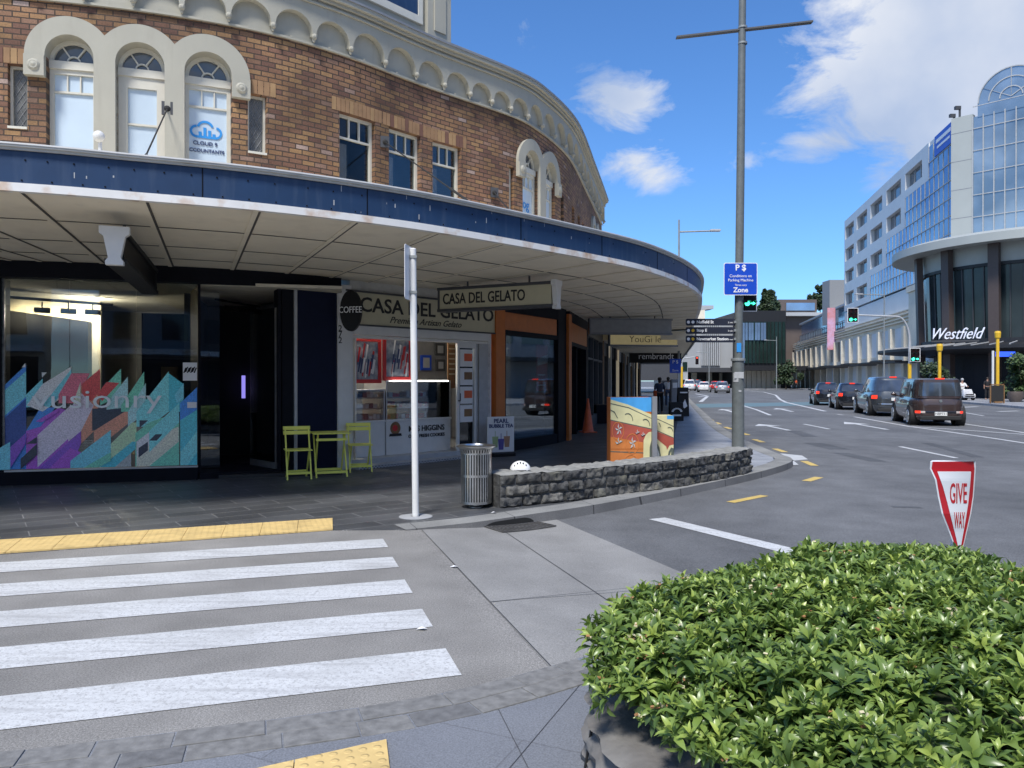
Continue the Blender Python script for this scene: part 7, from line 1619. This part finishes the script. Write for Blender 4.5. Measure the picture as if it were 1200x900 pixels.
q = MB(); q.fpoly(fr_, [(uc - ur, ZR - .4)] + [(uc - ur * math.cos(a), zc_ + ur * math.sin(a)) for a in np.linspace(0, math.pi, 25)] + [(uc + ur, ZR - .4)], -6, .05); q.build('arched_bay', 'teal_glass', tw)
q = MB()
for k in range(12):
    t_ = 1.3 * Qs + (fr_.L - 1.3 * Qs) * k / 11; q.fbox(fr_, t_ - .04, t_ + .04, Qz(10.5), ZR - .2, 0, .09)
for k in range(8): z = Qz(11 + 1.75 * k); q.fbox(fr_, 1.3 * Qs, fr_.L, z - .035, z + .035, 0, .07)
for r2 in (ur, ur * .68, ur * .35):
    A_ = np.linspace(0, math.pi, 21)
    for a, b in zip(A_[:-1], A_[1:]): q.fpoly(fr_, [(uc - r2 * math.cos(a), zc_ + r2 * math.sin(a)), (uc - r2 * math.cos(b), zc_ + r2 * math.sin(b)), (uc - (r2 - .09) * math.cos(b), zc_ + (r2 - .09) * math.sin(b)), (uc - (r2 - .09) * math.cos(a), zc_ + (r2 - .09) * math.sin(a))], .05, .12)
for a in (30, 90, 150): q.fpoly(fr_, [(uc, zc_ - .04), (uc, zc_ + .04), (uc + ur * math.cos(R(a)) - .04, zc_ + ur * math.sin(R(a)) + .04 * (a != 90)), (uc + ur * math.cos(R(a)) + .05, zc_ + ur * math.sin(R(a)))], .05, .11)
q.build('mullions', 'light_grey', tw)
q = MB()
for t_, h_ in ((-1.2, 1.0), (-2.6, .8)): p_ = fl_.p(L1 + t_, ZR, -.8); q.tube(p_, p_ + Vector((0, 0, h_ * 1.3)), .1, n=6); q.box(p_ + Vector((-.2, 0, h_ * 1.3)), (.5, .3, .3))
q.build('antenna', 'dark_grey', tw)
# drum of the mall entrance
DC_ = Vector(Qp(39.6, 58)); ml = thing('mall_entrance', 'round glass mall entrance drum with white oval roof ring', 'building', (DC_.x, DC_.y, 0))
rR = 9.8 * Qs; rG = 7.6 * Qs; zR0, zR1 = Qz(10.85), Qz(11.5); zG0, zG1 = Qz(4.5), Qz(9.6); C3 = (DC_.x, DC_.y, 0)
q = MB(); q.lathe(C3, [(0, zR0 + .35), (rG, zR0 + .3), (rR - .6, zR0 + .05), (rR, zR0 + .1), (rR + .02, zR1), (rR - .8, zR1 + .3), (0, zR1 + .5)], 96); q.build('roof_ring', 'tower_pier', ml, smooth=40)
q = MB(); q.lathe(C3, [(rG - .3, zG1), (rG + .05, zG1), (rG + .15, zR0 + .3), (rG - .3, zR0 + .3)], 64); q.build('upper_band', 'tower_pier', ml)
q = MB(); q.lathe(C3, [(rG - .25, zG0), (rG - .05, zG1)], 48); q.build('glass_wall', 'dark_glass', ml)
q = MB(); q.lathe(C3, [(rG - .9, .1), (rG - .9, zG0)], 48); q.build('lower_wall', 'room_dark', ml)
q = MB(); q.lathe(C3, [(rG - .6, zG0 - .5), (rG + .5, zG0 - .45), (rG + .5, zG0), (rG - .6, zG0)], 64); q.lathe(C3, [(rG, zG1 - .05), (rG + .14, zG1 - .05), (rG + .16, zG1 + .2), (rG, zG1 + .2)], 64); q.build('ring_beam', 'umber_dark', ml)
q = MB(); q.lathe(C3, [(rG - .3, Qz(3.4)), (rR + 1.2, Qz(3.7)), (rR + 1.2, Qz(3.9)), (rG, Qz(4.2))], 64); aw = q.build('street_canopy', 'umber_dark', ml)
q = MB()
for a in range(120, 300, 6): ca_, sa_ = math.cos(R(a)), math.sin(R(a)); q.tube((C3[0] + (rG + .3) * ca_, C3[1] + (rG + .3) * sa_, Qz(4.25)), (C3[0] + (rR + 1.1) * ca_, C3[1] + (rR + 1.1) * sa_, Qz(3.95)), .06, n=4)
q.build('canopy_rib', 'light_grey', aw)
for px in (1081, 1113, 1166.5, 1222, 1270):
    # column where the ray meets the drum front
    k_ = (px - 600) / 900; bb = (k_ * DC_.x + DC_.y) / (1 + k_ * k_); cc = (DC_.x ** 2 + DC_.y ** 2 - (rG + .25) ** 2) / (1 + k_ * k_); ds = bb * bb - cc
    Yc = bb - math.sqrt(max(0, ds)); dirc = (Vector((k_ * Yc, Yc)) - DC_).normalized(); a_ = math.atan2(dirc.y, dirc.x)
    q = MB(); b0 = DC_ + dirc * (rG - .0); b1 = DC_ + dirc * (rG + .35); wv = Vector((-dirc.y, dirc.x)) * .38
    q.hexa([(*(b0 - wv), .1), (*(b0 + wv), .1), (*(b0 + wv + dirc * .5), .1), (*(b0 - wv + dirc * .5), .1), (*(b1 - wv), zR0 + .2), (*(b1 + wv), zR0 + .2), (*(b1 + wv + dirc * .5), zR0 + .2), (*(b1 - wv + dirc * .5), zR0 + .2)]); q.build('column', 'brown_column', ml)
    for k in range(1, 4):
        a2 = a_ + k * .105; q = MB(); dd = Vector((math.cos(a2), math.sin(a2))); q.tube((*(DC_ + dd * (rG - .2)), zG0), (*(DC_ + dd * (rG - .0)), zG1), .05, n=5); q.build('glazing_bar', 'dark_grey', ml)
ws = thing('mall_sign', 'large white script sign standing on the entrance canopy', 'sign', (DC_.x - 5, DC_.y - 10, Qz(4.2)))
Dw = 53.5; fw_ = Fr(((1091 - 600) / 900 * Dw, Dw), ((1147 - 600) / 900 * (Dw - 1), Dw - 1)); 
mat('sign_glow', (.8, .82, .9), .4, emit=(.75, .8, 1), es=.05)
ob = ftext('Westfield', 1.12, 'sign_glow', ws, fw_, fw_.L / 2, 1.55 + 54 / 900 * Dw, .0, shear=.5, depth=.12, stretch=.72, bold=-.005)
q = MB(); q.fbox(fw_, 0, fw_.L, Qz(3.9), Qz(3.9) + .1, -.1, .1); q.build('rail', 'dark_grey', ws)
bs = thing('awning_sign', 'small lit blue sign under the entrance canopy', 'sign', (32, 50, 3)); Db = 52; q = MB(); q.box(((1178 - 600) / 900 * Db, Db, 1.55 + 31 / 900 * Db), (1.3, .1, .35)); q.build('box', mat('blue_lit', (.02, .06, .5), .4, emit=(.05, .15, 1), es=.6).name, bs)
text('Entrance 3', .2, 'sign_text_white', bs, ((1178 - 600) / 900 * Db, Db - .06, 1.55 + 31 / 900 * Db), (1, 0, 0)) if False else None
# planting beside the entrance
def leafy(name, label, cat, c, r_, n, m, trunk=None, size=.3, seed=1, group=None, cone=False):
    t = thing(name, label, cat, (c[0], c[1], trunk if trunk is not None else c[2] - r_[2]), 0, group); rs = random.Random(seed); V = []; F = []
    blobs = []
    for _ in range(26): zf = rs.uniform(-.8, .85); kx = (.75 - .5 * zf) if cone else 1; blobs.append((Vector((rs.gauss(0, .42) * r_[0] * kx, rs.gauss(0, .42) * r_[1] * kx, zf * r_[2])), rs.uniform(.25, .45) * (kx if cone else 1)))
    for i in range(n):
        b, br = rs.choice(blobs); d = Vector((rs.gauss(0, 1), rs.gauss(0, 1), rs.gauss(0, 1))).normalized() * br * rs.uniform(.5, 1.05); p = Vector(c) + b * .9 + Vector((d.x * r_[0], d.y * r_[1], d.z * r_[2]))
        a = Vector((rs.gauss(0, 1), rs.gauss(0, 1), rs.gauss(0, 1))).normalized() * size; e_ = a.orthogonal().normalized() * size * .5; o = len(V); V += [p - a * .5, p + e_, p + a * .5, p - e_]; F.append((o, o + 1, o + 2, o + 3))
    q = MB(); q.add(V, F); q.v = q.v; me_o = None
    me = bpy.data.meshes.new('crown'); Mi = WM[t.name].inverted(); me.from_pydata([tuple(Mi @ Vector(v)) for v in q.v], [], q.f); me.materials.append(MATS[m]); o = bpy.data.objects.new('crown', me); col.objects.link(o); o.parent = t
    q = MB(); zb_ = trunk if trunk is not None else c[2] - r_[2]; q.tube((c[0], c[1], zb_), (c[0], c[1], c[2]), max(.04, r_[0] * .08), max(.02, r_[0] * .03), 8)
    for k in range(7): b, br = blobs[k]; q.tube((c[0], c[1], c[2] - r_[2] * .5), Vector(c) + b * .8, max(.02, r_[0] * .03), .01, 5)
    q.build('trunk', 'bark', t); return t
leafy('planted_bush', 'green bush in a pot at the right edge by the entrance', 'bush', ((1197 - 600) / 900 * 52, 52, 1.9), (1.5, 1.2, 1.5), 2600, 'leaf_far2', .4, .22, 5)
leafy('planted_bush', 'small dark bush under the canopy behind the left yellow post', 'bush', ((1095 - 600) / 900 * 58, 58, 1.8), (1.2, 1.0, 1.1), 1800, 'leaf_far', .3, .2, 6)
pp2 = thing('plant_pot', 'round brown pot holding the bush at the right edge', 'pot', ((1190 - 600) / 900 * 51, 51, .13)); q = MB(); q.lathe(((1190 - 600) / 900 * 51, 51, .13), [(.3, 0), (.5, .35), (.45, .7), (.38, .7)], 20); q.build('vessel', 'pot', pp2, smooth=50)
# podium
pd = thing('retail_podium', 'long retail podium of concrete bays, louvres and glazing along the far street side', 'building', (50, 110, 0))
pe = TC + d1 * 84 * Qs; fp_ = Fr(pe - fl_.n * 0, TC + d1 * 8.2 * Qs); LP = fp_.L; zP = 10.3
q = MB(); q.fbox(fp_, 0, LP, 0, zP - .3, -14, -.6); q.build('core', 'podium_grey', pd)
q = MB(); q.fbox(fp_, 0, LP, 7.6, 9.1, -.6, 0); q.fbox(fp_, 0, LP, 3.9, 4.5, -.6, .05); q.fbox(fp_, LP - 3.0, LP, 4.5, zP + 1.3, -.6, .5); q.fbox(fp_, LP - 3.2, LP + .2, zP + .7, zP + 1.3, -.7, .7)
nb_ = 16; bw_ = LP / nb_
for i in range(nb_ + 1): t_ = i * bw_; q.fbox(fp_, t_ - .45, t_ + .45, 0, 7.6, -.55, .45)
q.build('concrete_frame', 'podium', pd)
q = MB()
for k in range(4): q.fbox(fp_, 0, LP - 3.1, 8.1 + .38 * k, 8.22 + .38 * k, .05, .35)
q.build('louvre', 'podium', pd)
pm = ['dark_glass', 'pale_blue_glass', 'dark_glass', 'billboard_blue', 'billboard_blue', 'dark_glass']
for i in range(nb_):
    a, b = i * bw_ + .35, (i + 1) * bw_ - .35; k = nb_ - 1 - i; m_ = {1: 'billboard_blue', 2: 'billboard_blue'}.get(k, 'light_grey' if k in (9, 10, 11, 12) else 'podium_glass')
    w_ = MB(); w_.fbox(fp_, a, b, 4.5, 7.6, -.5, -.25); wo_ = w_.build('window', m_, pd)
    if m_ != 'billboard_blue':
        w_ = MB(); [w_.fbox(fp_, a + (b - a) * j / 4 - .04, a + (b - a) * j / 4 + .04, 4.5, 7.6, -.25, -.2) for j in range(1, 4)]; w_.build('mullion', 'dark_grey', wo_)
    else:
        w_ = MB(); [w_.fbox(fp_, a + (b - a) * (.12 + .1 * j), a + (b - a) * (.18 + .1 * j), 6.1, 6.5, -.25, -.22) for j in range(8)]; w_.build('print', 'sign_text_white', wo_)
    w_ = MB(); w_.fbox(fp_, a, b, .2, 3.4, -.5, -.3); w_.build('shop_window', ('billboard_blue', 'podium_glass', 'light_grey', 'podium_glass')[k % 4], pd)
q = MB()
for i in range(0, nb_, 1):
    a, b = i * bw_ + .1, (i + 1) * bw_ - .1; dz = .12 * (i % 3); q.fbox(fp_, a, b, 3.45 + dz, 3.62 + dz, 0, 2.6)
q.build('street_awning', 'umber_dark', pd)
q = MB(); q.fbox(fp_, LP - 26, LP - 10, zP - .6, zP + 1.9, -5, -2); q.fbox(fp_, LP - 21, LP - 17, zP - .6, zP + 3.2, -4, -1.2); q.build('upper_block', 'podium', pd)
q = MB(); q.fbox(fp_, 4, LP - 36, zP - .6, zP + 2.9, -6, -.8); q.build('upper_glazing', 'pale_blue_glass', pd)
q = MB(); q.fbox(fp_, 3, LP - 35, zP + 2.9, zP + 3.2, -7, -.5); q.fbox(fp_, LP * .03, LP * .3, zP - .5, zP + .6, -8, -.75); q.build('upper_roof', 'light_grey', pd)
q = MB()
for i in range(24): t_ = LP * .05 + LP * .5 * i / 24; q.tube(fp_.p(t_, zP - .7, -.4), fp_.p(t_, zP + .5, -.4), .05, n=4)
q.tube(fp_.p(LP * .05, zP + .5, -.4), fp_.p(LP * .55, zP + .5, -.4), .06, n=5); q.build('balustrade', 'dark_grey', pd)
t_, z_ = fp_.hit(976, 362, .8); bnr = thing('street_banner', 'tall pink and red vertical banner on the podium front', 'banner', tuple(fp_.p(t_, 5, .8))); q = MB(); t0 = fp_.hit(979, 400, .1)[0]; q.fbox(fp_, t0, t0 + .12, fp_.hit(976, 410, .4)[1], fp_.hit(976, 361, .4)[1], .15, 1.35); q.build('banner_cloth', 'banner_pink', bnr)
# centre: grey concrete building and dark glass building, brown block behind, far terrace
def slab(name, label, x0, x1, ytop, ybot, D, m, depth=20, z0=None):
    t = thing(name, label, 'building', ((x0 + x1 - 1200) / 1800 * D, D, 0)); fr = Fr(((x0 - 600) / 900 * D, D), ((x1 - 600) / 900 * D, D)); zt = 1.55 + (446 - ytop) / 900 * D; zb_ = 1.55 + (446 - ybot) / 900 * D if ybot else 0
    q = MB(); q.fbox(fr, 0, fr.L, max(0, zb_), zt, -depth, 0); q.build('wall', m, t); return t, fr, zb_, zt
t, fr, zb_, zt = slab('concrete_building', 'pale grey concrete building with striped glass bay across the street end', 804, 872, 374, 431, 142, 'concrete_far')
a, b = fr.hit(822, 400)[0], fr.hit(842, 400)[0]; q = MB(); q.fbox(fr, a, b, zb_ + .4, zt - .8, 0, .1); bay = q.build('glass_bay', 'green_glass', t); q = MB()
for i in range(10): s_ = a + (b - a) * i / 9; q.fbox(fr, s_ - .1, s_ + .1, zb_ + .4, zt - .8, .1, .5)
q.build('fin', 'light_grey', bay); q = MB(); q.fbox(fr, -3, fr.L + 2, zb_ - .8, zb_ - .003, -20, 1); q.build('soffit_band', 'dark_grey', t); q = MB(); q.fbox(fr, -3, fr.L, 0, zb_ - .8, -16, -10); q.build('undercroft', 'dark_grey', t)
for s_ in (0, 3, 6, 8.5): q = MB(); q.fbox(fr, s_, s_ + .9, 0, zb_ - .8, -9, -8); q.build('undercroft_column', 'podium', t)
q = MB(); q.fpoly(fr, [(-4, zt + 2), (8, zt + 3.4), (8, zt + .6), (-4, zt + .2)], -19, -18); q.build('roof_plant', 'podium', t)
q = MB(); q.fpoly(fr, [(-4, zt + 4.6), (10.6, zt + 4.6), (10.6, zt + 3.9), (-4, zt + 2.3)], -25, -21); q.build('roof_slope', 'light_grey', t)
t, fr, zb_, zt = slab('glass_building', 'dark glass and black panel building at the bend of the street', 868, 921, 364, 429, 137, 'umber_dark')
q = MB(); am = fr.L * .45
for i in range(12): s_ = fr.L * (i + .1) / 12.2; q.fbox(fr, s_, s_ + fr.L * .06, zb_ + .5, zt - 2.0, 0, .25)
q.build('glass_strip', 'green_glass', t); q = MB()
for i in (.3, 1.2, 2.2, 3, 4.2, 5, 6, 6.8): s_ = fr.L * i / 14; q.fbox(fr, s_, s_ + .42, zb_ + (4.6 if i > 1 else .6), zt - 2.2, .25, .45)
q.build('fin', 'pale_blue_glass', t); q = MB(); q.fbox(fr, 0, fr.L + 2, 0, zb_ - .003, -12, -3); q.build('shop_base', 'umber_dark', t)
q = MB()
for i in range(9): s_ = fr.L * i / 9; q.fbox(fr, s_, s_ + .8, 0, zb_, -3, -2.4)
q.build('shop_pier', 'podium', t); q = MB(); q.fbox(fr, -1, fr.L + 3, zb_ - .8, zb_ - .01, -2.9, 2.5); q.build('street_awning', 'umber_dark', t)
t, fr, zb_, zt = slab('brown_building', 'brown clad block rising behind the dark glass building', 912, 957, 351, 440, 165, 'brown_cladding')
q = MB(); a = fr.hit(921, 360)[0]; q.fbox(fr, a, fr.L - .5, 1.55 + 82 / 900 * 165, 1.55 + 91 / 900 * 165, 0, .2); w_ = q.build('window', 'pale_blue_glass', t); q = MB(); q.fbox(fr, -1, fr.L + 1, 1.55 + 75 / 900 * 165, 1.55 + 79 / 900 * 165, 0, 2); q.build('ledge', 'light_grey', t)
t, fr, zb_, zt = slab('rooftop_block', 'pale rooftop block between the podium and the tower', 972, 1003, 328, 380, 128, 'podium_grey', 3)
t, fr, zb_, zt = slab('white_building', 'pale building glimpsed past the last hanging sign', 793, 806, 389, 445, 118, 'concrete_far', 15)
q = MB()
for i in range(3): q.fbox(fr, 0.1, fr.L - .1, 3 + 2.6 * i, 4.4 + 2.6 * i, 0, .1)
q.build('window', 'green_glass', t)
slab('street_end_terrace', 'dark terrace closing the left side of the street', 740, 800, 405, 446, 90, 'dark_grey', 15)
# trees
leafy('street_tree', 'dark conifer like tree above the dark glass building', 'tree', ((899 - 600) / 900 * 158, 158, 1.55 + 92 / 900 * 158), (2.9, 2.6, 3.3), 5200, 'leaf_far', .1, .5, 3, cone=True)
leafy('street_tree', 'dark tree crown above the brown block roof', 'tree', ((961 - 600) / 900 * 172, 172, 1.55 + 99 / 900 * 172), (2.8, 2.5, 3.1), 4200, 'leaf_far', .1, .5, 4, cone=True)
leafy('street_tree', 'small dark street tree before the shops at the far corner', 'tree', ((921 - 600) / 900 * 128, 128, 3.0), (1.8, 1.6, 2.2), 1500, 'leaf_far', .1, .4, 9)
# unseen buildings added behind the camera to hide sky in the shop glass reflections
for k, (x, y, w, h, lb, m) in enumerate(((-16, -22, 15, 7.5, 'pale stone block mirrored in the left shop windows', 'podium'), (3, -24, 18, 12.5, 'grey block added out of view for the gelato glass reflection', 'podium_grey'), (24, -20, 20, 12.0, 'brown block added out of view for the orange window reflection', 'brown_cladding'))):
    t = thing('unseen_building', lb, 'building', (x, y, 0)); fr = Fr((x + w / 2, y), (x - w / 2, y)); q = MB(); q.fbox(fr, 0, w, 0, h, -8, 0); q.fbox(fr, -.3, w + .3, h, h + .5, -8, .3); q.build('wall', m, t)
    for r_ in range(2):
        for i in range(int(w / 2.5)): q = MB(); q.fbox(fr, .8 + 2.5 * i, 2.3 + 2.5 * i, 3.9 + 2.4 * r_ * (h > 7), 5.4 + 2.4 * r_ * (h > 7), -.1 + .15 * r_ * (h <= 7) * 0, .02 + .001 * r_); q.build('window', 'window_dark', t) if (r_ == 0 or h > 7) else None
    q = MB(); q.fbox(fr, 0, w, 3.0, 3.3, 0, 2.5); q.build('awning', 'canopy_white', t); q = MB(); q.fbox(fr, .3, w - .3, .3, 2.8, 0, .05); q.build('shop_window', 'window_dark', t)

t = thing('unseen_building', 'long dark block added out of view to darken side window reflections', 'building', (33, 8, 0)); fr = Fr((41, 47), (33, -12)); q = MB(); q.fbox(fr, 0, fr.L, 0, 12, -8, 0); q.build('wall', 'podium_grey', t)  # unseen block, added to keep bright sky out of the window reflections
q = MB(); q.fbox(fr, 0, fr.L, 3.1, 3.4, 0, 2.5); q.build('awning', 'umber_dark', t)
for i in range(12): q = MB(); q.fbox(fr, 1 + 3.1 * i, 3.2 + 3.1 * i, 4.6, 7.2, 0, .03); q.build('window', 'window_dark', t)

for k, (px, py) in enumerate(((493, 739), (531, 665), (578, 540 + 63))):
    x, y = G(px, py); zz_ = max(ztab(x, y), -.09) + .006 if k < 2 else .02
    t = thing('paper_scrap', ('white paper scrap beside the fourth crossing stripe', 'tiny pale scrap on the concrete apron', 'tiny pale scrap by the foot of the litter bin')[k], 'litter', (x, y, zz_)); q = MB(); q.add([(x - .03, y, zz_), (x + .02, y - .02, zz_ + .012), (x + .04, y + .01, zz_ + .003), (x, y + .025, zz_ + .01)], [(0, 1, 2, 3)]); q.build('paper', 'sign_white', t)
